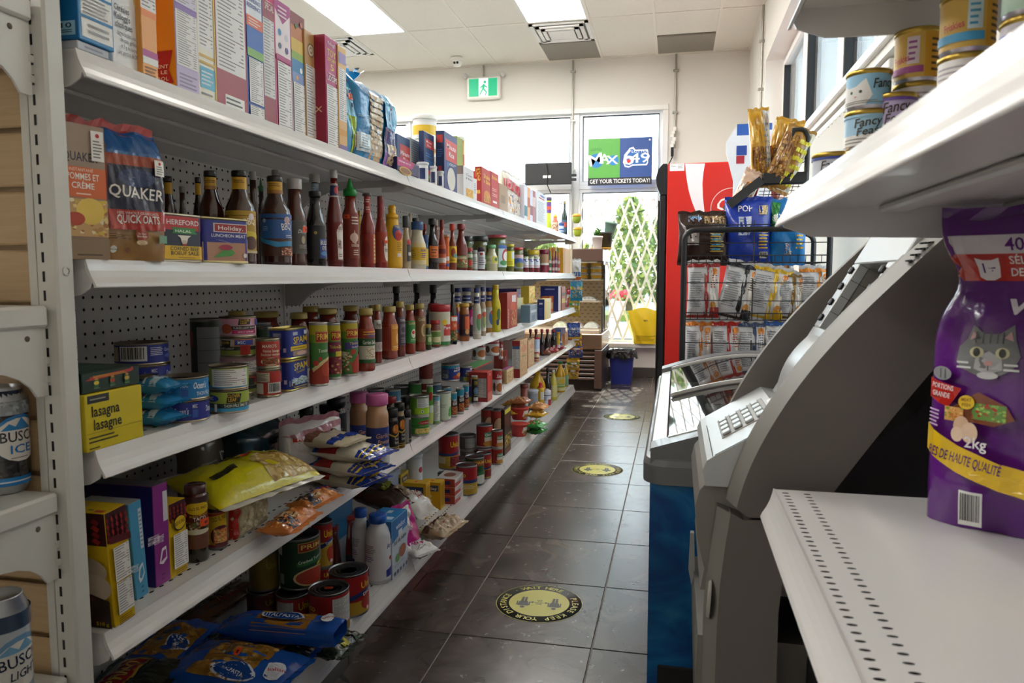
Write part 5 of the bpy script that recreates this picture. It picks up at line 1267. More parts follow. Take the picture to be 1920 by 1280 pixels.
cereal(635, 650, 88, 287, .19, 'slim pale orange cereal box, last before the rice cake bags', '#e3b26a', [N(-.9, .3, .9, .8), R(-.9, .16, .9, .22, '#e0a03a'), R(-.9, .84, .9, .94, '#9a8ac0'), R(-1, 0, 1, .07, '#7a5ca0')], h=None)
pouch(0, 649, 676, 132, .03, .075, 'blue and lime rice cake bag with an orange price sticker', '#3f9fd0', [R(-1, 0, 1, .48, '#a9c832'), R(-1, .48, 1, .8, '#7cc4e4'), T('QUAKER', -.1, .86, .05, '#2c3f7c', 1.5), T('RICE', -.1, .68, .10, '#33417e', 1.4), T('mini', .2, .58, .07, '#33417e'), PS(-.1, .70, .014), S(.0, .05, .8, .28, '#c9b48a', '#b08a5a', '#e2d0a0', '#9a7a50')], name='rice_cake_bag')
rb = pouch(0, 674, 745, 160, .015, .10, 'tied blue rice cake bag with a clear strip showing the cakes', '#1d86c2', [R(-.52, 0, .12, .84, '#bfa783')]+[R(-.5, .02+.075*i, .1, .07+.075*i, c) for i, c in enumerate(('#cbb592', '#d6c3a2')*5+('#cbb592',))]+[R(-.98, .10, -.56, .32, '#d3e0e6'), L(-.95, .12, -.58, .31, 6, '#55707e'), L(-.95, .5, -.58, .54, 2, '#9fd0e8'), R(.14, .2, 1, .5, '#3c3a7c'), R(.14, 0, 1, .2, '#8a5fae'), R(.2, .5, 1, .95, '#5fb4e0'), T('RICE', .55, .62, .10, '#27357a', .7, 80), S(.3, .05, .95, .3, '#cbb592', '#8a5a3a', '#6a3f6a', '#e0c090')], kind='brick', name='rice_cake_bag', seals=False)
q = MB(); q.lathe([(.034, 0), (.014, .02), (.008, .028), (.012, .04), (.03, .056)], 14, '#1d86c2', caps=False); q.build('twist_neck', 'film', rb.o, (-.05, .02, rb.h-.012))
q = MB()
for k in range(7): a = k*.9; q.add([(0, 0, .028), (.045*math.cos(a), .045*math.sin(a), .05+.01*(k % 3)), (.04*math.cos(a+.5), .04*math.sin(a+.5), .056)], [(0, 1, 2)])
q.build('clear_tail', 'clear_film', rb.o, (-.05, .02, rb.h))
MR = [R(-.75, .72, .85, .88, '#c8322e'), T('Minute', 0, .815, .04, '#f4ecec', 1.1), T('Rice', 0, .75, .04, '#f4ecec', .7), L(-.7, .55, .7, .64, 2, '#3f7ab4'), L(-.7, .40, .7, .50, 3, '#3f7ab4'), R(-.5, .24, .5, .32, '#c8322e'), R(-.5, .12, .5, .24, '#4f7a4a'), D(0, .2, .03, '#e6e2d2')]
carton(0, 745, 769, 256, .10, .02, 'navy instant rice box with a red panel, behind the blue rice cakes', '#24416c', [R(-.6, .30, 1, .82, '#bb3a34'), T('Minute', .2, .6, .09, '#f0e4e4', 1.4), T('Rice', .3, .47, .09, '#f0e4e4', .8)], name='rice_box')
carton(0, 769, 795, 264, .10, .02, 'grey printed back of an instant rice box', '#b9bcc0', [L(-.85, .4, .85, .95, 12, '#7f8388'), L(-.8, .05, .8, .35, 6, '#8d9196')], name='rice_box')
carton(0, 795, 814, 250, .055, .02, 'navy instant rice box spine, left of the pair', '#203a66', MR, name='rice_box')
rbx = carton(0, 833, 857, 252, .012, .034, 'navy instant rice box with a bowl picture, right of the pair', '#26457c', [R(-.8, .52, .95, .88, '#cf4a48'), T('Minute', .1, .73, .09, '#f6eeee', 1.4), T('Rice', .1, .60, .09, '#f6eeee', .8), E(.05, .22, .62, .20, '#dcd8cc'), D(-.5, .45, .05, '#2f7ac0'), L(-.3, .45, .8, .5, 2, '#cfd8e8')], side=[R(-.75, .80, .7, .93, '#c8322e'), L(-.7, .55, .7, .7, 4, '#3f7ab4'), R(-.5, .3, .4, .4, '#c8322e'), R(-.5, .15, .4, .3, '#4f7a4a')], sidec='#203a66', name='rice_box')
pk = bottle(0, 775, 819, 218, .17, 'white breadcrumb canister with a yellow band, towering behind the rice boxes', 'plain', '#e8e9e8', '#f0f0ee', (.05, .9, '#e9eae9'), [R(-2, .84, 2, .97, '#e8c23a'), G([(.1, .62), (.2, .75), (.35, .68), (.5, .78), (.55, .66), (.75, .62), (.55, .56), (.4, .48), (.3, .56)], '#e9b92e'), T('Selection', .4, .60, .075, '#a33a6a', .6), T('PANKO', .42, .42, .12, '#232428', .85), L(.1, .3, .75, .38, 2, '#888'), L(-.9, .2, -.3, .8, 14, '#9fb0ae')], caph=.05, name='breadcrumb_canister', cat='canister', m='satin')
cu = carton(0, 745, 786, 302, -.004, .09, 'pink and navy microwave meal sleeve near the lip of the top shelf', '#222a5c', [G([(-1, 1), (.6, 1), (.3, .45), (-1, .35)], '#c02a72'), T('VERMI-RICE', -.35, .68, .13, '#f2dce8', 1.1), E(-.3, .12, .55, .3, '#d9a83a'), E(-.3, .12, .45, .22, '#8a5a2a')], name='meal_sleeve')
for k_, (a, b, tp) in enumerate(((782, 803, 305), (806, 819, 312), (820, 832, 321))):
    o = bottle(0, a, b, tp, .006, 'white microwave rice cup lying open side back, %s of three near the lip' % ORD[k_], 'plain', '#e9e9ea', '#dfe0e2', caph=.12, capr=1.12, captype='flat', name='rice_cup', cat='cup', m='satin', lab=(.15, .7, '#dcdde2'), ops=[R(-.4, 0, .3, 1, '#2a3c6c')])
carton(0, 857, 868, 258, .03, .08, 'olive green packet behind the orange canister', '#8c9a2a', [R(-1, .0, 1, .4, '#c9c832')], name='packet')
bottle(0, 858, 871, 257, .05, 'tall orange crumb canister with a white lid', 'plain', '#e0962e', W_, (.08, .88, '#e39a34'), [R(-2, .55, 2, .8, '#c9562e'), L(-.6, .2, .8, .45, 3, '#f2dca8')], caph=.06, name='crumb_canister', cat='canister', m='satin')
bottle(0, 859, 873, 319, .004, 'short yellow crumb canister in front of the tall orange one', 'plain', '#e3b02e', W_, (.08, .88, '#e8b83a'), [R(-2, .5, 2, .72, '#b9402e'), S(-1, .05, 1, .4, '#e8c34a', '#d09a2a', '#f2dc8a')], caph=.08, name='crumb_canister', cat='canister', m='satin')
carton(0, 869, 888, 315, .003, .03, 'white box with grey script and golden strips', '#dfdedd', [T('Coat', .1, .72, .07, '#55565c', 1.2, 0, .2), T('& Bake', .1, .60, .07, '#55565c', 1.3, 0, .2), S(-.5, .02, .9, .30, '#e8b03a', '#d98f2a', '#f0cf7a')], side=[R(-1, .72, 1, 1, '#8a7a72')], sidec='#cfcdcc', name='coating_box')
carton(0, 888, 894, 335, .003, .10, 'thin white packet squeezed beside the red coating boxes', '#e2e4e4', [L(-.6, .3, .6, .8, 6, '#8a8f98')], name='packet')
RB = [T('Shake', .05, .72, .12, '#efc23a', 1.3, 0, .2), T("'n Bake", .05, .58, .11, '#efc23a', 1.4, 0, .2), E(.1, .24, .7, .15, '#d98a3a'), S(-.6, .05, .9, .25, '#d98a3a', '#b8541e', '#e8b05a', '#7aa03a')]
carton(0, 903, 921, 317, .002, .032, 'red coating mix box with gold script, left of the pair', '#bd2a2c', RB, side=[S(-.8, .6, .8, .95, '#b9322c', '#e09a3a', '#e8c06a'), R(-.7, .25, .6, .35, '#e0b04a')], sidec='#a82427', name='coating_box')
carton(0, 920, 935, 324, .002, .11, 'red coating mix box with gold script, right of the pair', '#c02c30', [T('Bake', 0, .8, .10, '#e8b83a', 1.3), L(-.6, .45, .6, .55, 2, '#e8b0a8'), L(-.6, .3, .6, .4, 2, '#e8b0a8'), R(-.5, .12, .5, .18, W_)], name='coating_box')
carton(0, 936, 952, 347, .010, .10, 'plain brown cardboard box on the top shelf', '#a58a6c', [R(-.6, .3, .4, .6, '#8f765a')], name='brown_box')
pouch(0, 951, 984, 331, .03, .06, 'red and white snack bag with a folded paper top', '#cfc6b4', [R(-1, 0, 1, .55, '#d9d4cc'), S(-.9, .05, .9, .5, '#d9d0c4', '#a33a3a', '#5a3a2a', '#d9a05a', '#3c5aa0', '#f2efe6'), G([(-1, .62), (1, .5), (1, .72), (-1, .85)], '#b8323c')], kind='brick')
for (a, b, tp, col, lb, ops) in ((983, 989, 347, '#d9dce6', 'white and teal mix box on the far top shelf', [R(-1, .1, 1, .4, '#2f7a8a')]), (989, 994, 352, '#e0a06a', 'orange mix box on the far top shelf', [R(-1, .4, 1, .7, '#b8562e')]), (994, 999, 356, '#c9cde0', 'pale lilac mix box on the far top shelf', [R(-1, .2, 1, .5, '#7a3a4a')]), (999, 1004, 358, '#9a3a48', 'maroon mix box on the far top shelf', [R(-1, .5, 1, .8, '#d9b8b4')])):
    carton(0, a, b, tp, .004, .09, lb, col, ops, name='mix_box')
carton(0, 1006, 1025, 362, .004, .12, 'large white box with grey print and a red mark at its top', '#d5d9dc', [L(-.8, .1, .7, .72, 14, '#9aa2a8'), R(-.6, .80, .5, .84, '#c23a44'), E(.1, .90, .5, .03, '#3c6ab0')], name='white_box')
bottle(0, 1024, 1034, 370, .004, 'purple bottle with a lime lower half on the far top shelf', 'plain', ['#b5c832', '#b5c832', '#5a3f78'], '#4a3a5a', (.5, .85, '#6a4a8a'), [R(-2, .3, 2, .6, '#d9563a')], caph=.10)
bottle(0, 1034, 1047, 400, .004, 'small orange honey bottle with a yellow nozzle cap', 'mayo', '#c86a4a', '#e8b92e', (.1, .5, '#d9c0a0'), [S(-1, .1, 1, .8, '#d9c0a0', '#a0522e', '#7a3a4a')], caph=.22, captype='nozzle')
bottle(0, 1038, 1058, 376, .07, 'white jug with a green logo behind the honey bottle', 'dark', '#dfe4f0', '#e8ebf2', (.15, .5, '#d9dff0'), [D(.4, .55, .2, '#3f8a4a'), D(.4, .55, .1, '#d9dff0')], caph=.1, m='satin', name='jug')
bottle(0, 1048, 1057, 418, .002, 'small blue bottle on the far top shelf', 'plain', '#5a78b0', '#2f4a8a', (.2, .7, '#c9d6ea'), [R(-1, .2, 1, .5, '#3a5aa0')], caph=.2)
bottle(0, 1053, 1064, 377, .012, 'dark green bottle with an olive cap at the end of the top shelf', 'soy', '#22352c', '#8a7a3a', (.1, .45, '#3a5a70'), [R(-1, .4, 1, .8, '#b94a3a')], caph=.08)
for k_, (px, py, c1, c2) in enumerate(((1081, 412, '#8fa02e', '#e39a3a'), (1083, 437, '#a3b02e', '#e6b23a'))):
    p = on_x(px, py, -.885); o = empty('hanging_tub', (p.x, p.y, p.z-.03), ('upper', 'lower')[k_]+' green tub with an orange lid hanging at the end of the top shelf', 'tub')
    q = MB(); q.lathe([(.022, 0), (.036, .02), (.04, .05), (.038, .06)], 14, c1); q.build('tub_body', 'satin', o)
    q = MB(); q.lathe([(.041, .058), (.041, .07), (.03, .082), (0, .084)], 14, c2); q.build('lid', 'satin', o)

# ---- second shelf: oats, tinned meat, sauces
carton(1, 118, 191, 232, .006, .06, 'tan oatmeal carton with an orange band, beside the white post', '#9d8672', [R(-1, .58, 1, 1, '#a08b7a'), T('QUAKER', -.05, .715, .065, '#2c3140', 1.45), R(-1, .46, 1, .685, '#d96a3a'), T('INSTANTANÉ', -.05, .652, .022, '#f0d0b8', 1.0), T('POMMES ET', .02, .59, .048, '#f6ece2', 1.35), T('CRÈME', .0, .525, .045, '#f6ece2', .95), L(-.3, .475, .4, .5, 1, '#f0d0b8'),
   S(-1, .17, 1, .45, '#c9a06a', '#d9b84a', '#e8cf8a', '#b98a4a', '#e9dcb8', '#a86a3a'), E(.25, .36, .6, .10, '#e8c65a'), E(-.4, .30, .4, .05, '#b9442e'), R(-1, 0, 1, .155, '#8d7459'), L(-.4, .02, .85, .05, 1, '#5a4838'), R(.38, .74, .92, .965, '#eeeae6'), D(.66, .93, .016, '#c22f38'), L(.45, .76, .85, .9, 6, '#777')], sidec='#8a7462', name='oatmeal_carton', rz=-.25)
pouch(1, 191, 309, 243, .0, .085, 'brown paper oats bag with blue top and red panel', '#a8804f', [R(-1, .80, 1, 1, '#2b5f9c'), E(-.55, .88, .18, .11, '#7d5c36'), R(-.45, .24, .93, .80, '#a5482f'), R(-.4, .385, .93, .72, '#252c44'), E(.25, .63, .42, .07, '#3a4a72'),
   T('QUAKER', .24, .46, .085, '#f2efe9', 1.24, -3), R(-.4, .235, .93, .385, '#b9382f'), T('100% WHOLE GRAIN OATS', .25, .352, .02, '#f0d8d0', .95), T('QUICK OATS', .25, .275, .06, '#f6f2ee', .98), D(.3, .20, .05, '#a3402f'), T('Go Heart', .3, .20, .016, '#f0dcd4', .2), T('Bake Better', .3, .18, .016, '#f0dcd4', .24), E(.28, .14, .13, .02, '#d9bd96'), D(-.35, .085, .028, '#e9e8dc'), T('BioCert', -.35, .078, .014, '#3f6a3f', .24), D(-.02, .08, .022, '#8d5f49'), R(.68, .14, .92, .20, '#5f9a7a'), L(-.6, .16, .1, .21, 3, '#6f5230'), R(.62, .66, .92, .78, '#e8e4de'), D(.77, .755, .012, '#c22f38'), L(.66, .67, .88, .74, 4, '#888')], kind='brick', rz=-.42, colf=lambda u, v: '#a8804f' if v < .80 else ('#2b5f9c' if v < .97 else '#b02a2c'), name='oats_bag', sealc='#b02a2c', wr=.0015)
def rect_can(k, px0, px1, top, sb, label, col, ops, side, z=None, on=None, tin='#c9bd8c', h=None, depth=.05, **kw):
    zz = on.top+.0003 if on is not None else (ZT[k] if z is None else z)
    X, y0, y1, hh = place_box(px0, px1, zz, top, sb, h=h); w = y1-y0; _n[0] += 1
    o = empty('meat_can', (X-depth/2, (y0+y1)/2, zz+.0004), label, 'can', None, **kw); rr = .012
    def ringp(g):
        P = []
        for cx_, cy_, a0_ in ((depth/2-rr, w/2-rr, 0), (-depth/2+rr, w/2-rr, 90), (-depth/2+rr, -w/2+rr, 180), (depth/2-rr, -w/2+rr, 270)):
            for k_ in range(5): a = math.radians(a0_+22.5*k_); P.append((cx_+(rr+g)*math.cos(a), cy_+(rr+g)*math.sin(a)))
        return P
    def band(q, zs, gs, col_, m=0):
        for i in range(len(zs)-1):
            A = [(a, b, zs[i]) for a, b in ringp(gs[i])]+[(a, b, zs[i+1]) for a, b in ringp(gs[i+1])]; n_ = 20
            q.add(A, [(j, (j+1) % n_, n_+(j+1) % n_, n_+j) for j in range(n_)], col_, m, True)
    q = MB(); band(q, [0, .001, .003, .0045, .006], [-.002, .0008, .001, .0002, -.0006], tin); q.add([(a, b, 0.0) for a, b in ringp(-.002)], [tuple(range(20))[::-1]], tin); q.build('bottom_rim', 'tin', o); q = MB(); band(q, [hh-.006, hh-.0045, hh-.003, hh-.001, hh, hh-.004], [-.0006, .0002, .001, .0008, -.001, -.002], tin)
    q.add([(a, b, hh-.004) for a, b in ringp(-.002)], [tuple(range(20))], tin); q.build('top_rim', 'tin', o)
    q = MB(); band(q, [.005, hh-.005], [-.0003, -.0003], col)
    L2 = (w-2*rr)/2; stick(q, canvas(ops, w/2-.003, hh-.010, _n[0]), lambda u, v, off: (depth/2-.0003+off-(max(0, abs(u)-L2)**2)/(2*rr), u, .005+v))
    stick(q, canvas(side, depth/2-.004, hh-.010, _n[0]), lambda u, v, off: (u, -w/2+.0003-off+(max(0, abs(u)-(depth/2-rr))**2)/(2*rr), .005+v)); q.build('label', 'print', o)
    return finish(o, X-depth/2, (y0+y1)/2, zz, w/2, hh)
rect_can(1, 306, 377, 401, .0, 'red, navy and yellow corned beef tin beside the oats bag', '#1f2b40', [R(-1, .68, 1, 1, '#b9232b'), T('HEREFORD', .1, .80, .115, '#f0e9e6', 1.5), G([(-.45, .60), (.75, .60), (.65, .66), (.75, .74), (-.45, .74), (-.35, .66)], '#2f8a44'), T('HALAL', .1, .63, .06, '#e9f2e6', .75), G([(-.2, .56), (.45, .56), (.3, .50), (.25, .40), (.12, .38), (.0, .40), (-.05, .50)], '#e9e4da'), E(.12, .40, .12, .05, '#c9b8a8'), E(.12, .345, .12, .02, '#b03a3a'), R(-1, 0, 1, .315, '#e6b822'), T('CORNED BEEF', .12, .205, .085, '#3d3a1e', 1.35), T('BOEUF SALÉ', .12, .10, .085, '#3d3a1e', 1.3), L(-.2, .03, .8, .06, 1, '#8a7420')], [R(-1, .68, 1, 1, '#b9232b'), R(-1, 0, 1, .315, '#e6b822')], tin='#b9b19a', rot=(0, 0, -.15))
rect_can(1, 399, 460, 409, .0, 'blue and tan luncheon meat tin with a red name plate', '#2d3490', [R(-1, 0, 1, .45, '#b98a72'), G([(-1, .45), (-.3, .52), (.3, .44), (1, .55), (1, .4), (-1, .35)], '#8a8ac0'), R(-.55, .70, .95, .92, '#e8dcd8'), R(-.5, .72, .9, .90, '#a3242c'), T('Holiday.', .2, .76, .10, '#f4eeee', 1.1), T('LUNCHEON MEAT', .1, .58, .075, '#f2f0f6', 1.5), G([(-.6, .08), (.2, .12), (.35, .2), (.2, .3), (-.4, .33), (-.2, .24)], '#4f9a4a'), E(-.05, .33, .3, .07, '#a3304a'), D(.8, .14, .055, '#e8e8e6')], [L(-.6, .65, .9, .95, 8, '#cfcbb0'), K(-.4, .08, .85, .40), R(-1, .5, 1, .62, '#2a3080')], rot=(0, 0, -.35))
BBQ = '#3a1a10'
bottle(1, 300, 334, 331, .20, 'dark barbecue bottle with yellow neck band, deep behind the corned beef tin', 'bbq', BBQ, '#22211f', None, (), (.80, .93, '#c99a1e'), caph=.06, seg=20)
bottle(1, 334, 353, 350, .22, 'clear short bottle half hidden behind the tinned meat', 'dark', '#4a3226', '#8a8680', caph=.08)
bottle(1, 362, 385, 333, .16, 'dark barbecue bottle between two yellow necked ones', 'bbq', BBQ, '#22211f', None, (), (.80, .93, '#c99a1e'), caph=.06, seg=20)
bottle(1, 372, 421, 321, .075, 'barbecue bottle with yellow neck band behind the luncheon meat tin', 'bbq', BBQ, '#242322', None, (), (.80, .93, '#cc9c1e'), nops=[L(-.6, .5, .6, .8, 2, '#6a4a10'), R(-2, 0, 2, .3, '#9a6a2a')], caph=.06)
bottle(1, 421, 480, 321, .012, 'barbecue bottle with a yellow mushroom label', 'bbq', BBQ, '#242322', (.12, .57, '#b8922a'), [T('BBQ', .45, .64, .16, '#f2ead8', .6, 8), D(.5, .86, .08, '#e8e0e0'), E(.35, .40, .6, .12, '#d9c232'), E(.45, .24, .36, .16, '#5a3a2a'), R(-2, 0, 2, .06, '#d9c9a0')], (.80, .93, '#cc9c1e'), nops=[L(-.6, .5, .6, .8, 2, '#6a4a10')], caph=.06)
bottle(1, 466, 486, 322, .15, 'white capped sauce bottle behind the barbecue row', 'dress', '#4a2a1e', '#a9a6a4', caph=.09)
bottle(1, 484, 498, 333, .16, 'small bottle with a green tip between the barbecue bottles', 'srir', '#3a2a22', '#2f6a3a', caph=.16, captype='nozzle')
bottle(1, 487, 547, 331, .004, 'barbecue bottle with a blue and brown wave label', 'bbq', BBQ, '#2b2a2c', (.10, .57, '#2c5ea3'), [R(-2, 0, 2, .42, '#4a2a20'), G([(-1, .50), (-.5, .40), (.1, .34), (.8, .38), (.8, .26), (.0, .22), (-.6, .32), (-1, .44)], '#2f8fc4'), T('BBQ', .5, .60, .16, '#f0f2f4', .5, 8), D(.5, .86, .085, '#c9b0b8'), L(-.6, .6, -.3, .72, 3, '#8fb4dc'), D(-.5, .84, .05, '#a9c4e4'), S(.2, .02, .8, .2, '#7a3a2a', '#c98a6a', '#e0c0a8'), L(.4, .44, .8, .52, 2, '#d9e6f2')], (.80, .94, '#c9981c'), nops=[L(-.6, .55, .6, .85, 2, '#6a4a10'), R(-2, 0, 2, .3, '#a06a22')], caph=.065)
bottle(1, 503, 532, 319, .13, 'grey capped tall bottle behind the blue barbecue label', 'ketchup', '#3a2018', '#8d8b8a', caph=.10)
bottle(1, 532, 575, 336, .02, 'squat brown sauce bottle with grey label and pale cap', 'dress', '#4a1c12', '#b4b0ac', (.14, .52, '#5b5753'), [T('Diana', .45, .62, .11, '#e8e4dc', .6, 0, .3), E(.5, .42, .14, .12, '#b9a888'), R(.5, .72, .8, .86, '#b9b0a8'), PS(.72, .74, .011), L(.2, .16, .8, .28, 3, '#a99f90')], caph=.12, capr=.66)
bottle(1, 575, 608, 327, .10, 'brown sauce bottle with pale blue neck label, behind the black bottle', 'soy', '#26120e', '#c9c6c2', None, (), (.72, .90, '#8fa4b4'), nops=[T('HP', .5, .45, .3, '#24305c', .5), R(.2, .15, 1, .4, '#a33a3a'), L(-.8, .3, .1, .8, 4, '#c9d2da')], caph=.09, capr=.62)
bottle(1, 572, 611, 359, .002, 'black steak sauce bottle with a blue corner label', 'dark', '#17161a', '#151519', (.10, .54, '#1b1b20'), [R(.25, .03, .95, .60, '#27488f'), T('BULLS', .6, .42, .13, '#e9e6de', .6), T('EYE', .6, .26, .12, '#e9e6de', .35), E(.6, .16, .3, .07, '#4f86c0'), D(.0, .78, .05, '#a98a4a')], caph=.07, capr=.60)
bottle(1, 611, 643, 319, .004, 'tall glass ketchup bottle with keystone label', 'ketchup', '#6a1512', '#c3bfbf', (.06, .46, '#701814'), [G([(.25, .04), (.75, .04), (.85, .78), (.6, .98), (.35, .9), (.15, .78)], '#e8e2da'), T('HEINZ', .5, .80, .09, '#7a2420', .5), T('TOMATO', .5, .45, .08, '#7a2420', .65, 90), T('KETCHUP', .62, .42, .08, '#7a2420', .65, 90), L(.3, .1, .7, .2, 2, '#9a5a50')], (.72, .86, '#27305c'), nops=[R(-2, .85, 2, 1, '#c9b8b0'), D(.7, .5, .3, '#b9363a'), R(-2, 0, 2, .1, '#c9b8b0')], caph=.085, capr=.45)
bottle(1, 641, 673, 335, .004, 'clear red chili bottle with a green nozzle cap', 'srir', '#7e2416', '#1f8a3c', (.10, .62, '#85291a'), [T('SRIRACHA', .4, .25, .06, '#e9d9cc', .7), L(.1, .72, .8, .92, 3, '#e6d0c4'), L(.2, .06, .7, .2, 3, '#e0c8bc'), D(.3, .45, .10, '#d9b8a8'), G([(.1, .35), (.3, .62), (.5, .4), (.4, .3)], '#d9b8a8'), PS(-.3, .9, .009)], caph=.20, captype='nozzle', capr=.80)
bottle(1, 657, 672, 368, .10, 'maroon wrapped bottle neck behind the chili bottle', 'hot', '#5a1a18', '#4a2a2e', caph=.12)
bottle(1, 672, 677, 395, .06, 'slim yellow bottle hidden behind the red pepper sauce', 'plain', '#d9b02a', '#c99a1e', caph=.1)
bottle(1, 675, 703, 363, .004, 'straight red pepper sauce bottle with sealed red neck', 'soy', '#8c1f18', '#3c3432', (.06, .45, '#942219'), [R(.55, 0, .9, 1, '#d98a3a'), L(.6, .1, .85, .9, 6, '#e9dcc0'), E(-.2, .5, .4, .3, '#7d1b15')], (.74, .97, '#a3241e'), nops=[L(-.3, .6, .7, .85, 2, '#e9c9c0'), L(-.3, .15, .7, .4, 2, '#e9c9c0')], caph=.035, capr=.62)
bottle(1, 702, 726, 368, .008, 'red hot sauce bottle with a round white label', 'hot', '#8e1f16', '#7d2a2a', (.08, .5, '#a83a22'), [E(.7, .45, .4, .42, '#e8ddd0'), T('Red', .35, .55, .16, '#4a1a14', .4), T('Hot', .6, .35, .14, '#4a1a14', .4), PS(.6, .68, .008)], (.72, .90, '#8a2420'), caph=.10)
bottle(1, 716, 755, 385, .004, 'yellow mustard squeeze bottle with a nozzle cap', 'squeeze', '#e3ac14', '#e0a512', (.10, .80, '#e5b019'), [E(.42, .68, .42, .20, '#2d3f7e'), T("French's", .42, .76, .09, '#f0e8d0', .5), E(.42, .60, .26, .12, '#c22a24'), R(.3, .24, .75, .44, '#e5b019'), L(.3, .25, .7, .45, 5, '#8a6a14'), R(.3, .12, .6, .2, '#e8d9d0')], caph=.22, captype='dome', capr=.62, m='satin')
bottle(1, 753, 770, 405, .010, 'clear sauce bottle with a dark cap beside the mustard', 'dark', '#b9a98e', '#3a3c44', (.12, .55, '#a89a82'), [R(.1, .05, .9, .8, '#4a4648'), D(.5, .9, .12, '#c2323a'), R(.3, .3, .9, .45, '#d9d4d0')], caph=.22, capr=.75)
bottle(1, 761, 777, 400, .14, 'beige round capped jar peeking over the mayonnaise', 'mayo', '#b9a78c', '#c4b39a', caph=.25, captype='dome', m='satin')
bottle(1, 766, 799, 416, .004, 'tartar sauce jar with a blue cap and yellow label', 'mayo', '#ddd2b8', '#2c4f86', (.10, .55, '#e2cf9a'), [R(-2, .2, 2, .8, '#e0b32e'), T('HELLMANN', .55, .6, .12, '#2c3f8a', .6), L(.3, .3, .8, .55, 3, '#2c3f8a'), L(-.6, .3, -.1, .7, 5, '#9a7a2a')], caph=.17, capr=.70, m='satin')
bottle(1, 774, 785, 409, .06, 'black screw cap bottle behind the tartar sauce', 'plain', '#2a2422', '#1f1d20', caph=.2)
bottle(1, 789, 803, 420, .05, 'red capped sauce bottle behind the black worcester bottle', 'dark', '#7d2a1a', '#b3301f', (.1, .6, '#9a4a2a'), caph=.12)
bottle(1, 794, 803, 441, .012, 'little blue capped sauce sachet bottle', 'plain', '#4a6a9a', '#2f4a80', (.1, .6, '#d9c050'), caph=.2)
bottle(1, 799, 822, 410, .004, 'black worcester bottle with an orange square label', 'soy', '#231b1a', '#1e1d22', (.14, .48, '#251d1c'), [R(-.3, .25, .75, .95, '#e0762e'), L(-.1, .5, .6, .8, 2, '#5a2a10'), T('Sauce', .2, .32, .14, '#5a2a10', .6)], caph=.12, capr=.62)
bottle(1, 814, 823, 412, .05, 'cream topped bottle between the worcester and hot sauces', 'dark', '#8a4a2a', '#b9a488', (.1, .6, '#a8462e'), caph=.12)
bottle(1, 821, 836, 412, .004, 'slender red hot sauce bottle with an orange label', 'hot', '#9c2c1c', '#7d2426', (.10, .50, '#c9552a'), [R(-1, .1, 1, .35, '#e8dcd0'), R(-1, .55, 1, .8, '#7a1f1a')], caph=.16)
bottle(1, 833, 842, 440, .004, 'orange striped slim bottle beside the yellow labelled sauce', 'plain', '#d9662a', '#c9a58a', (.1, .9, '#e2702e'), [R(-1, .2, 1, .35, '#e9e2d8'), R(-1, .0, 1, .1, '#3f5aa0')], caph=.06)
bottle(1, 840, 856, 420, .004, 'hot sauce bottle with a red cap and bright yellow label', 'soy', '#8a3a1e', '#c8351f', (.16, .52, '#eac424'), [E(.2, .6, .4, .28, '#a3402a'), D(.5, .42, .14, '#5aa0a0'), L(-.4, .1, .7, .2, 1, '#7a5a14')], caph=.14, capr=.60)
bottle(1, 852, 877, 420, .004, 'dark red cocktail sauce bottle with a green picture label', 'ketchup', '#792019', '#8f2a2a', (.06, .32, '#6f7a4a'), [S(-.8, .1, .9, .9, '#6f7a4a', '#c93a2a', '#8fae5a', '#d9cfa8', '#b9502a'), R(-.5, .7, .6, .92, '#d9c9a8')], caph=.12, capr=.58)
def jar(k, a, b, tp, sb, label, cont, lid, lab, ops=(), shape='jarw', caph=.14, name='glass_jar', **kw):
    return bottle(k, a, b, tp, sb, label, shape, cont, lid, lab, ops, caph=caph, captype='lid', name=name, cat='jar', **kw)
jar(1, 869, 886, 443, .10, 'pickled pepper jar with a dark lid, behind the small relish jars', '#4a5a2e', '#3a3636', (.1, .6, '#3f7a4a'))
jar(1, 886, 915, 443, .05, 'pickled bean jar with a black lid', '#5f5f33', '#2b2a28', (.1, .45, '#5a9a4a'), [R(-1, .3, 1, .7, '#dfe3d0')])
jar(1, 874, 886, 465, .006, 'small relish jar with a red lid and green label', '#8a3a2a', '#b9363a', (.15, .8, '#3f7a4a'), [E(.2, .3, .5, .25, '#c93a2a'), R(-.6, .65, .8, .9, '#dfe3c9')])
jar(1, 885, 895, 469, .004, 'small relish jar with a pale label', '#a9a494', '#c4c0b6', (.1, .8, '#dcdcd6'), [L(-.6, .3, .8, .8, 4, '#8a8a84')])
jar(1, 895, 909, 464, .004, 'purple jam jar with a white label', '#4c1f2e', '#3f2a3a', (.08, .82, '#dedbe0'), [R(-.2, .8, .3, .93, '#b9323c'), L(-.4, .2, .7, .7, 4, '#8a8090')])
bottle(1, 910, 933, 459, .002, 'pale horseradish jar with a green lid', 'mayo', '#cfc7a0', '#7ab884', (.28, .58, '#d9d8b0'), [R(.1, .1, .9, .9, '#d8cf4a'), D(.55, .55, .25, '#3f6a3a'), L(-.7, .3, 0, .7, 3, '#8a8a60')], caph=.13, capr=.72, captype='lid', cat='jar', name='glass_jar')
jar(1, 913, 950, 441, .035, 'large pickle jar with a red checked lid', '#56602e', '#b3434a', (.12, .72, '#cfe0dc'), [E(.75, .5, .4, .35, '#b8324a'), E(.75, .5, .3, .22, '#e9e4e4'), R(-1, 0, .1, 1, '#5f6a36'), R(.1, .85, 1, 1, '#3f6ab0'), E(.5, .2, .3, .12, '#3f8a4a')], caph=.08)
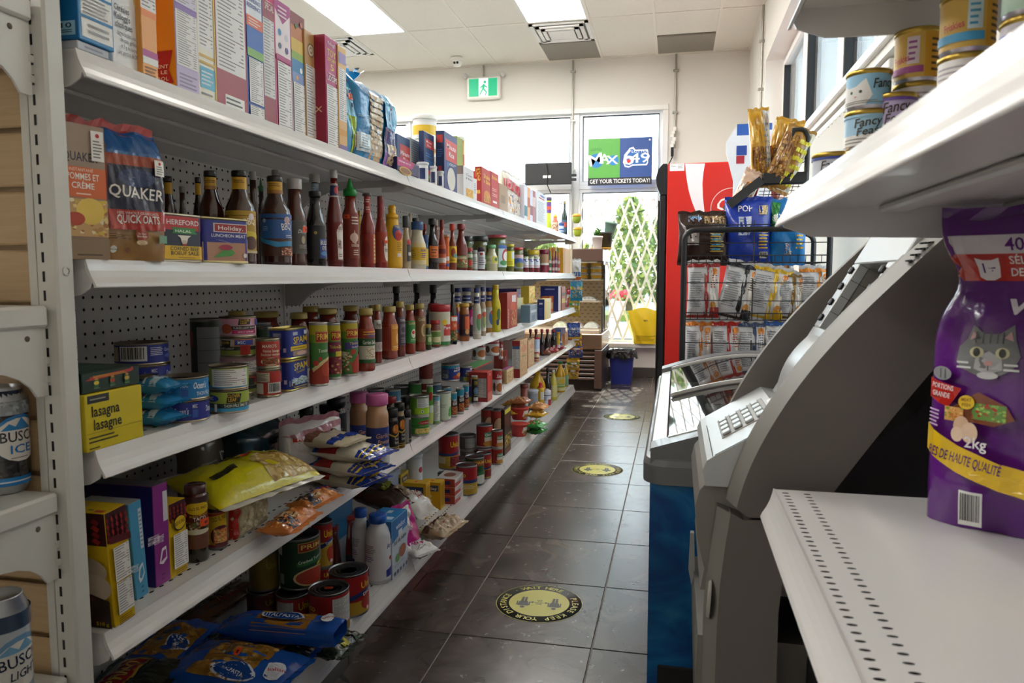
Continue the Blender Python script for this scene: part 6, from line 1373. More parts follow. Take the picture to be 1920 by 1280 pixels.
jar(1, 949, 964, 458, .004, 'tall pickle jar with a yellow lid and yellow label', '#6a6a30', '#d9c22e', (.2, .75, '#e6dc2c'), [R(.2, .5, .9, .95, '#d3dbe2'), L(-.5, .1, .8, .35, 3, '#a89a1e')], caph=.09)
jar(1, 963, 981, 464, .004, 'olive jar with a red lid and blue picture label', '#6b6a3c', '#c03a38', (.15, .7, '#9fb0cf'), [R(-1, .75, 1, 1, '#d9b8b4'), E(0, .5, .8, .25, '#4f6ab0'), E(.2, .25, .6, .2, '#8a8a3a')], caph=.10)
for k_, (a, b) in enumerate(((980, 991), (991, 1001), (1000, 1012))): jar(1, a, b, 481, .004, ('left', 'middle', 'right')[k_]+' jam jar with white label and blue swirl on the far second shelf', '#7a1f2c', '#c9c8a0', (.30, .95, '#e4e4ea'), [D(.2, .7, .16, '#4f6ab8'), D(.3, .72, .10, '#e4e4ea'), R(-1, .1, 1, .22, '#d9b0b8'), R(-2, .9, 2, 1, '#cfd8a0')], caph=.06)
jar(1, 989, 1011, 469, .05, 'wide jar with a mustard yellow lid behind the jam jars', '#a99a86', '#d0b02a', (.1, .6, '#b9aa96'), caph=.2)
jar(1, 980, 994, 465, .13, 'dark green lidded jar at the back of the far second shelf', '#4a4a2a', '#7a7a3a', None, caph=.15)
jar(1, 1012, 1029, 468, .02, 'maroon jar carrying a tan label, far second shelf', '#8a2a3a', '#7a2236', (.1, .8, '#b28a66'), [R(-1, .0, 1, .32, '#8a2238'), R(-1, .34, 1, .46, '#e0d8d4')], caph=.18)
for k_, (a, b, c, l) in enumerate(((1028, 1034, '#2f6a4a', '#c8963a'), (1034, 1040, '#8a3a3a', '#b8323c'), (1039, 1045, '#6a3a5a', '#d9d4d2'), (1044, 1050, '#b0503a', '#3f9a3a'), (1049, 1057, '#7a2f3a', '#5aa03a'))):
    bottle(1, a, b, 464+2*(k_ % 2), .004, ('small green', 'small brown red', 'small plum', 'small orange red', 'small wine red')[k_]+' dressing bottle in the far row of the second shelf', 'soy', c, l, (.1, .5, '#c9b0a8'), [R(-1, .3, 1, .7, c)], caph=.14)
carton(1, 1056, 1073, 466, .004, .10, 'orange yellow crisp box at the end of the second shelf', '#e8a52c', [R(.5, 0, .95, 1, '#f2d9a0'), R(-.9, .0, -.6, 1, '#d98a1e')], name='snack_box')

# ---- third shelf: fish, soups, pasta sauce
ls = carton(2, 160, 268, 790, .0, .11, 'yellow lasagna box lying at the left end of the third shelf', '#d8c31c', [R(-.93, .84, -.2, .98, '#2b2f33'), L(-.85, .88, -.3, .94, 1, '#9a9a8a'), T('lasagna', -.33, .60, .19, '#1c1b18', .95), T('lasagne', -.28, .36, .19, '#1c1b18', .95), R(-1, .31, 1, .318, '#8f820f'), L(-.95, .13, .1, .27, 2, '#4a4510'), L(-.95, .03, -.6, .08, 1, '#4a4510')], h=.088, name='lasagna_box', sidec='#cbb71a')
carton(2, 153, 262, 692, .006, .13, 'dark green seasoning box with a red ribbon, stacked on the lasagna box', '#123126', [G([(-.9, .62), (-.75, .70), (-.75, .78), (.65, .90), (.75, 1.0), (.78, .82), (.68, .74), (-.7, .60)], '#b3382a'), L(-.65, .70, .55, .83, 2, '#d9a03a')]+sum([[R(x-.08, .25, x+.08, .62, '#2f6b3a'), E(x, .45, .09, .1, c), R(x-.05, .60, x+.05, .70, '#c9862e'), L(x-.1, .16, x+.1, .24, 2, '#7fae7a')] for x, c in ((-.55, '#d9c23a'), (-.02, '#b33a2e'), (.48, '#c9a03a'))], []), z=ls.top+.0005, topc='#1c3a30', topo=[L(-.8, .2, .6, .7, 4, '#4f6a5a'), R(-1, .94, 1, .98, '#a9942a')], sidec='#10291f', name='seasoning_box', h=None)
BL = '#252f8c'
def tuna(a, b, top, by, label, col, ops, z=None, h=None, on=None, **kw): return can(2, a, b, top, by, label, col, ops, z=z, h=h, on=on, tin='#a89c84', **kw)
OC = [T("Ocean's", -.15, .35, .36, '#e4e6ee', .42, 0, .15), T('MSC', .25, .68, .2, '#e4e6ee', .14), R(.17, .15, .33, .6, '#3f62b8'), L(-.9, .15, -.55, .85, 6, '#9aa0c8'), T("Ocean's", .75, .4, .34, '#e4e6ee', .3)]
t0 = tuna(140, 222, 668, .21, 'dark blue tuna tin at the back left of the third shelf', '#1c2150', OC, h=.045)
t1a = tuna(217, 322, 752, .165, 'dark blue tuna tin at the bottom of the rear stack', BL, [K(-.5, .1, .3, .9)]+OC[3:], h=.042)
t1b = can_on(t1a, .044, 'dark blue tuna tin in the middle of the rear stack', BL, OC+[T('TUNA', -.15, .1, .18, '#c9cbe0', .3)], tin='#a89c84', dy=.002)
t1c = can_on(t1b, .044, 'dark blue tuna tin with a barcode on top of the rear stack', '#23308f', [N(-.95, .1, -.62, .9, '#b4a487'), K(-.56, .12, .12, .95), L(.2, .4, .6, .9, 5, '#c9cbe0'), T('Ocean', .75, .6, .2, '#dfe1ea', .3), E(.8, .35, .2, .12, '#5f7ac0')], tin='#a89c84', dx=-.003)
t2a = tuna(302, 394, 745, 793, 'dark blue tuna tin under the light blue one, near the lip', '#2a3490', OC, h=.040)
t2b = can_on(t2a, .042, 'light blue tuna tin stacked on a dark blue one', '#1f7fbe', [T('MSC', -.02, .6, .24, '#eef2f4', .2), R(-.1, .12, .08, .5, '#2a5fae'), T("Ocean's", .42, .5, .34, '#f2f4f6', .42, 0, .15), T('THON PÂLE', .55, .12, .2, '#dfe8ee', .5), E(-.6, .4, .25, .14, '#c9dbe4'), T('Ocean', -.75, .55, .24, '#eef2f4', .26)], tin='#a89c84')
tuna(262, 300, 700, .12, 'grey lidded tuna tin between the two tuna stacks', '#3a3f6a', (), h=.075)
for k_, (px, py) in enumerate(((298, 812), (299, 786), (298, 760))):
    lying(px, 800, ZT[2]+.028*k_, .058, .07, .03, 'shiny blue wrapped pack beside the lasagna box, %s of three' % ('bottom', 'middle', 'top')[k_], '#2f86ba', [R(-1, .3, 1, .5, '#b9d3e0'), R(-1, .62, 1, .68, '#d9e6ee')], yaw=5*k_-4, name='wrapped_pack', wr=.0012, X=-.905)
sd = None
for k_ in range(2):
    sd = carton(2, 330, 372, 0, .028, .05, ('lower', 'upper')[k_]+' small white fish tin box with a navy band, before the light blue tuna tin', '#ddd9d4', [R(-.3, .1, .35, .5, '#2a2f66'), T('FISH', .0, .2, .2, '#e6e2da', .4), E(-.6, .45, .25, .4, '#8a6a5a'), E(.7, .45, .2, .35, '#9a8478'), R(-.2, .6, .2, .9, '#c9a03a')], z=sd.top+.0005 if sd else None, h=.027, name='fish_box')
CL = [R(-2, 0, 2, .18, '#3fa0d0'), R(-2, .18, 2, .42, '#1c3330'), R(-2, .42, 2, 1, '#a3b84a'), G([(-.1, .44), (.35, .44), (.42, .9), (-.05, .96)], '#26221c'), T('CLOVER', .15, .72, .17, '#e2b62c', .42), T('LEAF', .1, .52, .17, '#e2b62c', .26), T('THON PÂLE ÉMIETTÉ', .25, .22, .15, '#e4ece4', .85), E(-.62, .68, .28, .18, '#2b46a0'), T('MSC', -.66, .6, .17, '#e8ecf4', .24), R(-.5, .0, -.4, .4, '#e6e9e4')]
t3a = tuna(392, 467, 742, 776, 'tuna tin with a green, black and blue label, lower of two near the lip', '#a3b84a', CL, h=.046)
t3b = can_on(t3a, .046, 'tuna tin turned to its white nutrition panel, upper of two near the lip', '#9db84a', [R(-2, 0, 2, .12, '#3f9ac8'), R(-2, .12, -.75, .3, '#1c3330'), N(-.6, .06, .75, .96), R(.75, 0, 2, 1, '#8fb84a')], tin='#a89c84')
s0 = tuna(413, 483, 722, .075, 'flaked tuna tin with a green and orange label, bottom of the four high stack', '#a3b05a', [R(-2, .6, 2, 1, '#c9503a'), G([(.2, .45), (.6, .45), (.65, .9), (.2, .95)], '#26221c'), R(-2, .2, 2, .42, '#22302a'), R(.75, .1, .9, 1, '#c9503a'), E(.95, .7, .2, .2, '#3f62b8')], h=.043)
s1 = can_on(s0, .043, 'tuna tin showing a white table, second from the bottom of the four high stack', '#c9a0a8', [N(-.2, .05, .95, .95), R(-2, .8, 2, 1, '#b08a92')], tin='#a89c84')
s2 = can_on(s1, .043, 'tuna tin with black and olive bands, third in the four high stack', '#8f9a4a', [R(-2, 0, 2, .28, '#93a03f'), R(-2, .28, 2, .52, '#22221e'), R(-2, .55, 2, 1, '#b9b4a4'), G([(-.7, .5), (-.3, .5), (-.28, .92), (-.7, .95)], '#26221c'), T('CLOVER', -.5, .7, .15, '#e2b62c', .36), R(-.15, .58, .55, .98, '#c9503a'), R(-.12, .62, .52, .94, '#2b46a0'), T('MSC', .1, .68, .2, '#e8ecf4', .26), R(.05, 0, .4, .58, '#b82f24'), T('FLAKED LIGHT', -.5, .34, .12, '#d9dcd0', .7)], tin='#a89c84', dx=.002)
s3 = can_on(s2, .046, 'pink shrimp flavoured tuna tin on top of the four high stack', '#d3a6b8', [R(-2, .7, 2, 1, '#d99ab4'), N(-.98, .1, -.65, .9, '#d6cfd0'), G([(.0, .62), (.45, .64), (.48, .96), (.05, .98)], '#26221c'), T('CLOVER', .25, .82, .12, '#e2b62c', .36), T('LEAF', .2, .68, .12, '#e2b62c', .24), R(-.3, .34, .7, .56, '#2b2320'), T('FLAKED LIGHT TUNA', .25, .4, .1, '#e9e2e0', .8), R(-.2, .1, .7, .32, '#c02a6e'), T('SPICY SHRIMP', .3, .15, .1, '#f4dcea', .6), E(-.4, .4, .2, .28, '#b3502e'), R(.72, .6, 1, .95, '#2b46a0')], tin='#a89c84', dy=-.001)
v0 = can(2, 481, 527, 690, 746, 'red sausage tin showing its barcode, lower of two', '#b3332b', [R(-.9, .55, .05, .95, '#cfc4ae'), L(-.85, .6, 0, .92, 6, '#7a6a5a'), R(-.9, .05, -.3, .5, '#d6ccb8'), K(-.05, .08, .75, .52), R(.05, .55, .9, .95, '#b8332b')], tin='#b3ac92', h=.064)
v1 = can_on(v0, .066, 'red sausage tin with cream lettering, upper of two', '#b4362c', [T("MARIO'S", .1, .74, .13, '#e9dcc4', .8), T('Vienna Sausage', .2, .56, .11, '#f0e6cc', 1.0, 0, .15), T('Saucisses viennoises', .2, .42, .10, '#f0e6cc', 1.2, 0, .15), E(.15, .18, .55, .16, '#e6d9c4'), S(-.3, .06, .58, .32, '#8a4a2a', '#7a3a22', '#a3603a', '#b97a4a')], tin='#b3ac92')
def spam(a, b, top, by, label, ops, **kw): return rect_can(2, a, b, top, by, label, '#1f3590', ops, [R(-.6, .3, .3, .9, '#7f86a8'), L(-.5, .35, .2, .88, 9, '#c9cde0'), R(.5, .2, .8, .35, '#c9cde0')], tin='#cdbf74', **kw)
p0 = spam(544, 580, 672, 730, 'navy canned meat with yellow lettering and foam splash, lower of two', [T('SPAM', .15, .68, .26, '#eccb22', 1.5, 4), T('CLASSIC', .1, .57, .07, '#d9c23a', 1.0, 3), G([(-1, .12), (1, .12), (1, .5), (.6, .38), (.2, .44), (-.2, .36), (-.7, .42), (-1, .3)], '#cfdbe6'), S(-.9, .14, .9, .36, '#c3d4e4', '#7fa86a', '#4a8a5a', '#e9eff4', '#6a86b8'), R(-1, 0, 1, .12, '#1c2a70'), L(-.7, .03, .8, .09, 1, '#d9c23a'), R(-.95, .12, -.6, .22, '#3a2a2a')], depth=.055)
p1 = spam(544, 580, 600, .0, 'navy canned meat with yellow lettering and a yellow flash, upper of two', [T('SPAM', .15, .50, .24, '#eccb22', 1.5, 3), R(-.9, .24, .9, .40, '#e6c01e'), L(-.7, .28, .7, .36, 1, '#8a7a1a'), R(-.7, .04, .9, .22, '#a98a80'), E(.2, .12, .5, .08, '#d9b4a4'), R(-.7, .80, -.2, .92, '#b9c0d4'), R(.5, .8, .95, .95, '#c9d0e0'), L(-.5, .44, .5, .48, 1, '#c9cde0')], on=p0, h=p0.h, depth=.055)
p1.o.location.x = p0.o.location.x; p1.o.location.y = p0.o.location.y
def primo(a, b, top, by, label, ops, **kw): return can(2, a, b, top, by, label, '#3f7f3c', [R(-2, .82, 2, 1, '#b8a82a'), R(-2, .70, 2, .84, '#6f9a32'), R(-.2, .70, 1.3, .90, '#b08a3a'), R(-.17, .72, 1.27, .88, '#a8261f'), T('PRIMO', .52, .755, .10, '#e6c64a', 1.25)]+ops, tin='#b4b2ac', **kw)
primo(580, 615, 604, 725, 'tomato soup can with a green band and bowl picture', [T('Tomato', .35, .54, .06, '#e2ead2', .7, 3), G([(-1, .0), (2, 0), (2, .5), (.4, .38), (-.2, .28), (-1, .2)], '#9a2f1e'), G([(-.4, .2), (.4, .36), (1.4, .48), (1.4, .51), (.3, .41), (-.5, .26)], '#d9c88a'), E(.55, .24, .38, .12, '#b8462a'), E(-.2, .36, .2, .05, '#b3332a'), E(.1, .43, .12, .03, '#c0392b')])
primo(611, 639, 605, 712, 'bean soup can with a maroon band and beans', [R(-2, .48, 2, .68, '#7d2a4a'), T('Thick-n-Zesty', .35, .56, .06, '#e9d84a', 1.3), R(.2, .4, 1.4, .5, '#d9c52e'), S(-1, .06, 1.6, .4, '#7a2030', '#8a2a3a', '#a04a4a', '#d9b070', '#6a1a28')])
primo(638, 671, 601, 706, 'vegetable soup can with a violet band and vegetables', [G([(-.3, .48), (1.6, .56), (1.6, .68), (-.3, .62)], '#47408c'), T('Thick-n', .45, .585, .05, '#e9d84a', .8, 3), T('Garden Veg', .6, .52, .04, '#dcd8ea', .8, 3), S(-.9, .05, .2, .45, '#5f8a4a', '#d9cfa0', '#b33a2a', '#3f6a3a', '#e6dfc0'), G([(.2, .02), (1.6, .02), (1.6, .46), (.6, .36), (.15, .2)], '#b03a26'), D(-.4, .4, .05, '#e2dcc8'), D(.3, .44, .05, '#c33a2a')])
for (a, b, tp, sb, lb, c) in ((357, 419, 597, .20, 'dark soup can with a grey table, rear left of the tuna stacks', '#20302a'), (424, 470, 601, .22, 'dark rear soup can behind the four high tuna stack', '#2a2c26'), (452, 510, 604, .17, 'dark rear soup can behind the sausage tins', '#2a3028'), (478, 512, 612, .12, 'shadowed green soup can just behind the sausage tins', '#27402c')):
    can(2, a, b, tp, sb, lb, c, [N(-.4, .08, .7, .92, '#8d8f90'), R(-1, .6, -.6, .85, '#7a2a20')] if a == 357 else [R(-.2, .6, 1, .85, '#7a2a20'), T('PRIMO', .4, .66, .14, '#b9984a', .9)], tin='#8f8d88')  # rear row shade is mixed into label, plate and tin colours
GOLD = '#b09a52'
def sauce(a, b, top, by, label, cont, lab, ops, z0=.24, z1=.66, lid=GOLD, **kw): return bottle(2, a, b, top, by, label, 'pasta', cont, lid, (z0, z1, lab), ops, caph=.11, captype='lid', capr=.78, name='sauce_jar', cat='jar', **kw)
RED = '#8d2a17'
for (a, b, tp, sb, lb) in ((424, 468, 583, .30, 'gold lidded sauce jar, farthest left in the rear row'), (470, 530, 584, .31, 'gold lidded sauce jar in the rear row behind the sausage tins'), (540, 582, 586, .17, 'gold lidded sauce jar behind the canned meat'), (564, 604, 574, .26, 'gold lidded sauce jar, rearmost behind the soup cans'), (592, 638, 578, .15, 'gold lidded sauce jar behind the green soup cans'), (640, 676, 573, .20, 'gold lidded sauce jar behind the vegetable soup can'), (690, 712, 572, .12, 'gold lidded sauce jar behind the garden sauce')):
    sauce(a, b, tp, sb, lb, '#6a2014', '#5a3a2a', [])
sauce(670, 703, 578, 697, 'pasta sauce jar with a white and green garlic label', RED, '#d9d2bc', [R(-2, .72, 2, 1, '#a83a22'), L(-.2, .8, .9, .95, 2, '#e9b03a'), R(-2, .50, 2, .72, '#2f5a34'), T('Garden Select', .35, .55, .11, '#f0ecdc', 1.2), T('Catelli', .4, .76, .12, '#3f6ab0', .7), E(.35, .28, .45, .17, '#e6dcc6'), S(.0, .14, .7, .42, '#e6dcc6', '#c9b08a', '#b98a5a', '#f0ead8'), R(-2, 0, 2, .1, '#2f6a3a')], .14, .68)
sauce(700, 716, 571, 681, 'pasta sauce jar with a white and black label, half hidden', RED, '#d5cfc6', [R(-2, .3, 2, .72, '#3a3230'), T('Prego', .3, .78, .14, '#2a2624', .8), E(.4, .16, .4, .12, '#b9a4a4')], .2, .74)
sauce(714, 746, 574, 674, 'pasta sauce jar with a plain orange label', RED, '#9a3420', [R(.15, 0, 1.3, 1, '#d98a24'), T('CLASSICO', .72, .84, .09, '#f2d98a', .9), E(.8, .45, .25, .2, '#e9c06a'), L(.3, .08, 1.1, .2, 2, '#f2dca8')], .16, .66)
sauce(741, 760, 565, 669, 'pasta sauce jar with a dark violet grey label', '#6f2a20', '#544b58', [T('CLASSICO', .5, .85, .08, '#d9d2d8', 1.0), R(.0, .4, 1, .75, '#7d7684'), D(.5, .56, .1, '#4a4250'), L(.1, .1, .9, .3, 3, '#a8a0ac')], .2, .72)
sauce(758, 779, 571, 664, 'pasta sauce jar with a bright green label', RED, '#3a8a44', [T('CLASSICO', .4, .82, .10, '#e6d98a', 1.1), E(.5, .42, .35, .2, '#dfe3cf'), D(.45, .48, .08, '#c9402e'), L(.1, .08, .9, .2, 2, '#b8d9a8')], .22, .68)
sauce(776, 798, 569, 659, 'pasta sauce jar with a brown leaf label', '#8f3420', '#8a6038', [T('CLASSICO', .4, .82, .09, '#e9dcb0', 1.1), E(.5, .45, .35, .24, '#c9b27a'), E(.6, .45, .2, .2, '#7a5a34')], .20, .74)
bottle(2, 797, 809, 608, 656, 'little pesto jar with a gold lid and green label', 'jar', '#3f4a2a', '#b5a050', (.2, .62, '#5f9a4a'), [E(.3, .5, .4, .25, '#d9dfb0'), L(-.4, .8, .8, .95, 1, '#e9ecd8')], caph=.14, captype='lid', name='glass_jar', cat='jar')
bottle(2, 806, 826, 600, 651, 'salsa jar with a red lid and cream label', 'jar', '#7d3a26', '#b3262a', (.1, .62, '#cfc08a'), [R(-2, .55, 2, .9, '#7a9a4a'), E(.2, .35, .5, .2, '#e2d9a8'), R(-.4, .02, .7, .15, '#4f8a4a')], caph=.16, captype='lid', name='glass_jar', cat='jar')
bottle(2, 804, 824, 569, .10, 'red lidded cheese shaker behind the salsa jar', 'plain', '#b9b3a0', '#a8222a', caph=.18, name='cheese_shaker', cat='shaker', m='satin')
bottle(2, 806, 844, 571, 650, 'grated cheese shaker with a wide red lid', 'plain', '#cfc9b0', '#b0242c', (.03, .80, '#d3cdb6'), [R(-2, 0, 2, .12, '#2f7a3c'), R(.25, .3, 1, .65, '#c8322a'), T('Parma', .6, .5, .10, '#f2ece2', .7), D(.3, .72, .09, '#e6c01e'), R(.2, .12, .9, .3, '#e2ded0'), L(-.9, .15, 0, .8, 9, '#a8a390')], caph=.165, capr=1.03, name='cheese_shaker', cat='shaker', m='satin')
for k_, (a, b, tp, sb) in enumerate(((730, 757, 532, .15), (769, 795, 532, .13), (799, 826, 534, .11))):
    bottle(2, a, b, tp, sb, ('left', 'middle', 'right')[k_]+' black vinegar bottle neck rising behind the pasta sauces', 'soy', '#1a1516', '#151214', (.1, .45, '#3a2a2a'), caph=.15, capr=.5)
bottle(2, 841, 857, 533, 646, 'black soy sauce bottle with an orange red label', 'soy', '#1c1516', '#161214', (.05, .48, '#d9552e'), [R(-2, 0, 2, .3, '#3a4a2a'), S(-1, .05, 1, .45, '#3f5a34', '#b33a2a', '#d9a05a', '#5a7a3a'), R(-.2, .8, .9, .95, '#e9e6e2'), T('VH', .3, .55, .14, '#f4ead8', .4)], caph=.14, capr=.5)
bottle(2, 852, 863, 570, .02, 'small spread jar with a yellow cap and purple label', 'mayo', '#9a4a2a', '#d9a83a', (.2, .75, '#4f4a9a'), [R(-1, .2, 1, .45, '#b3402e')], caph=.1, name='glass_jar', cat='jar')
bottle(2, 861, 880, 569, 640, 'brown peanut sauce jar with a gold lid', 'jarw', '#a5622e', '#c99a3a', (.14, .72, '#5a2f3a'), [R(.1, .3, .9, .9, '#d9622e'), R(-1, .05, 1, .3, '#3a2430'), E(.4, .2, .3, .12, '#d9a05a')], caph=.09, captype='lid', name='glass_jar', cat='jar')
bottle(2, 878, 889, 568, .012, 'slim magenta and black drink bottle', 'plain', '#3a2a34', '#8a6a4a', (.15, .8, '#c2267e'), [R(-1, 0, 1, .3, '#3a2a34'), E(.2, .5, .4, .2, '#e8a0c8')], caph=.1)
NB_ = '#26316f'
for k_, (a, b, tp, sb, c, lb) in enumerate(((848, 868, 540, .10, '#cfc6b0', 'navy capped creamy dressing bottle, rear left'), (862, 888, 539, .075, '#cdc5b2', 'navy capped creamy dressing bottle, rear right'), (886, 902, 540, 636, '#d6cfba', 'pale dressing bottle with a navy cap and white label'), (899, 911, 538, 630, '#b9a488', 'dressing bottle with a navy cap and green salad label'), (908, 927, 539, 623, '#c9924e', 'orange dressing bottle with a navy cap'))):
    bottle(2, a, b, tp, sb, lb, 'dress', c, NB_, (.10, .56, '#cfd3c4'), [E(.4, .5, .45, .35, ('#7aa06a', '#b9c0c9', '#6a9a6a', '#8fa060', '#4f7ab8')[k_]), D(.5, .75, .12, '#c9503a'), R(-1, 0, 1, .12, '#e0dcd0')], (.70, .83, NB_), nops=[L(-.6, .3, .8, .7, 1, '#c9cde4')], caph=.09, capr=.66)
bottle(2, 888, 906, 534, .13, 'grey capped dressing bottle at the rear of the navy caps', 'dress', '#cfc6b0', '#9c9a98', caph=.1)
bottle(2, 919, 939, 534, 623, 'yellow squeeze bottle with a wavy side', 'dress', '#c9b91c', '#c2a01e', (.05, .7, '#cdbd20'), [E(.5, .5, .3, .2, '#4a6a3a'), E(.3, .25, .2, .1, '#3a4a80')], caph=.10, capr=.62, m='satin')
carton(2, 938, 948, 578, .0, .06, 'small red and white noodle box before the tall red box', '#c9bfb4', [R(-1, .5, 1, 1, '#b33a34'), E(.2, .3, .5, .15, '#d98a5a')], name='noodle_box')
carton(2, 951, 970, 548, 614, .042, 'tall red biscuit box with a photo on its front', '#a3322a', [R(-.1, .72, .7, .92, '#dcd8d8'), E(.1, .6, .5, .14, '#c9553a'), T('Crackers', -.7, .28, .14, '#e9d9cc', .8, 90), S(-.3, .05, .8, .5, '#a8482e', '#c98a5a', '#8a3a22', '#d9ae7a')], sidec='#a12d24', name='biscuit_box')
carton(2, 969, 986, 541, .11, .12, 'purple backed box behind the red biscuit box', '#4f3f86', [R(-.6, .2, .5, .8, '#8d86b4')], name='biscuit_box')
carton(2, 968, 984, 558, .035, .10, 'pale box with a yellow edge beside the red biscuit box', '#d3cfae', [R(-.9, .1, .2, .55, '#b9c6dc'), R(.4, 0, .6, 1, '#d9c04a')], name='biscuit_box')
gb = carton(2, 994, 1007, 571, 603, .055, 'grey blue tea box under the yellow cube box', '#8fa0ac', [R(-.8, .55, .8, .7, '#d3dce2'), R(-.6, .1, .3, .4, '#6f8494')], sidec='#6f8796', name='tea_box')
carton(2, 992, 1003, 536, .0, .05, 'yellow box stacked on the grey blue tea box', '#cfae3a', [S(-.8, .05, .9, .95, '#dfc85a', '#e0843a', '#7aa84a', '#ead9a0')], sidec='#b3962c', z=gb.top+.0005, name='tea_box')
carton(2, 1021, 1033, 560, 598, .045, 'navy box in front with a cream side', '#d5cb9a', [R(-.9, .0, -.5, 1, '#d9c25a')], sidec='#242f68', side=[R(-.5, .75, .5, .83, '#c9c5d8'), L(-.6, .2, .6, .6, 7, '#4f5a90')], name='navy_box')
carton(2, 1030, 1038, 555, .05, .06, 'thin orange brown box behind the navy one', '#c0662e', [R(-.8, .2, .8, .6, '#d9b48a')], name='navy_box')
carton(2, 1047, 1053, 536, .012, .14, 'large navy box with a white edge at the far end of the third shelf', '#ddd9d2', [R(-1, 0, .0, 1, '#e6e3dc')], sidec='#262f6c', side=[R(-.5, .85, .6, .9, '#9aa0c0')], name='navy_box')
carton(2, 1053, 1060, 537, .006, .08, 'red and gold packet at the far end of the third shelf', '#b33a2e', [R(-1, .3, 1, .5, '#e0c060'), R(-.9, .6, .9, .75, '#3a2a2a')], name='navy_box')

# ---- fourth shelf: taco kits, noodles, rice, spices, beans
LAT = sum([[G([(-1+.4*i, .99-.055*j), (-.80+.4*i, .955-.055*j), (-.72+.4*i, .99-.055*j), (-.9+.4*i, 1.02-.055*j)], ('#9a2420', '#7c1d22')[(i+j) % 2])] for i in range(5) for j in range(1, 5)], [])
tk = carton(3, 210, 250, 950, -.002, .115, 'yellow taco shell box with a red lattice top, first on the fourth shelf', '#d9b410', [R(-1, .74, 1, 1, '#3c1418')]+LAT+[G([(-1, .74), (1, .70), (1, .76), (-1, .80)], '#5a1a1a'), N(-.75, .39, .75, .69), N(-.75, .10, .75, .38), L(-.8, .01, .8, .08, 4, '#7a5a10')], side=[R(-1, .72, 1, 1, '#3c1418')]+LAT+[E(.2, .50, .8, .13, '#b9a58c'), E(-.4, .38, .7, .14, '#a8937a'), E(.5, .36, .6, .12, '#c4b29a'), G([(-1, 0), (1, 0), (1, .25), (.2, .32), (-1, .05)], '#2e1f1a'), G([(-.9, .05), (.6, .26), (.3, .30), (-1, .12)], '#5a3020'), T('510 g', .72, .03, .03, '#d9b410', .4)], topc='#dcb812', topo=[E(-.5, .3, .12, .05, '#7a5a4a'), E(.2, .5, .15, .05, '#a8a08a'), R(-.9, .05, -.5, .2, '#b8352a')], sidec='#d3ae10', name='taco_box', roll=.06)
carton(3, 252, 276, 938, .034, .10, 'light blue taco kit box leaning on the yellow one', '#4d9cc6', [R(.35, .50, .85, .92, '#d3dbe2'), L(.4, .52, .8, .9, 9, '#8a98a8'), T('TACO DINNER', -.3, .34, .14, '#e8f0f4', .55, 80), T('KIT', .1, .3, .14, '#e8f0f4', .3, 80), G([(-.5, .22), (-.2, .33), (.35, .36), (.55, .24), (.1, .18), (-.3, .16)], '#e8f0f4'), G([(-.35, .22), (-.1, .30), (.3, .33), (.4, .25), (.0, .20)], '#4d9cc6'), L(-.2, .04, .2, .14, 2, '#2f6a8a')], topc='#a9a7a6', name='taco_box', roll=.06)
carton(3, 289, 317, 908, .036, .17, 'tall box with a magenta spine and deep violet side', '#8c2f86', [R(.3, .62, .95, .92, '#d9d4de'), T('SHELL BOX', -.35, .48, .16, '#e9dcea', .8, 88), T('SUPREME', .25, .46, .14, '#e9dcea', .7, 88), G([(-.5, .22), (-.1, .36), (.5, .37), (.6, .24), (.0, .20)], '#efe6f0'), G([(-.3, .23), (.0, .33), (.4, .34), (.45, .26)], '#8c2f86'), L(-.3, .04, .3, .12, 2, '#6a2468')], sidec='#2c1e66', topc='#5a565a', topo=[L(-.9, .05, .9, .95, 14, '#6f6b70')], name='taco_box')
carton(3, 318, 350, 940, .036, .09, 'small yellow seasoning box with a lattice top', '#d9b514', [R(-1, .78, 1, 1, '#3c1418')]+LAT+[E(0, .72, .75, .11, '#2a1712'), E(0, .72, .68, .09, '#d9b514'), T('OLD EL PASO', 0, .70, .05, '#4a1410', 1.3, 6), N(-.85, .12, .85, .58), L(-.7, .02, .7, .10, 3, '#7a5a10')], topc='#dcb812', name='seasoning_box')
bottle(3, 346, 390, 907, .028, 'brown taco sauce bottle with a shrink sleeve', 'taco', ['#2a1d18', '#2a1d18', '#6a3a2a', '#4a1f18'], '#4b2a26', (.18, .86, '#5a1a16'), [R(-2, 0, 2, .30, '#6a4030'), S(-.9, .34, .9, .52, '#3f2a1e', '#7a5a34', '#4f6a34', '#a9863a', '#c9b08a'), E(0, .33, .9, .05, '#d9d2b8'), E(.1, .78, .75, .12, '#d9b514'), T('OLD EL PASO', .15, .755, .055, '#4a1410', 1.1, 4), T('Medium Moyenne', .15, .63, .035, '#d9a83a', 1.0, 4), T('TACO', .2, .55, .07, '#f0eae2', .7, 4), PS(.55, .50, .012), R(-2, .89, 2, 1, '#3a1a16')], caph=.13, capr=.98, m='gloss', capmat='gloss')
can(3, 389, 425, 935, .030, 'bean can with a yellow and maroon label', '#d9b514', [R(-2, .80, 2, 1, '#3c1418'), T('OLD EL PASO', .25, .62, .10, '#4a1410', 1.2, 10), E(.3, .26, .8, .24, '#5a1c28'), S(-.25, .10, .8, .42, '#d98a4a', '#c9a05a', '#b3402a', '#e0c07a', '#7a8a3a'), G([(-1, .76), (1.5, .86), (1.5, .80), (-1, .70)], '#a83a22'), R(-2, 0, 2, .06, '#6a1c2c')], tin='#77777a', lidcol='#4a4b4e')
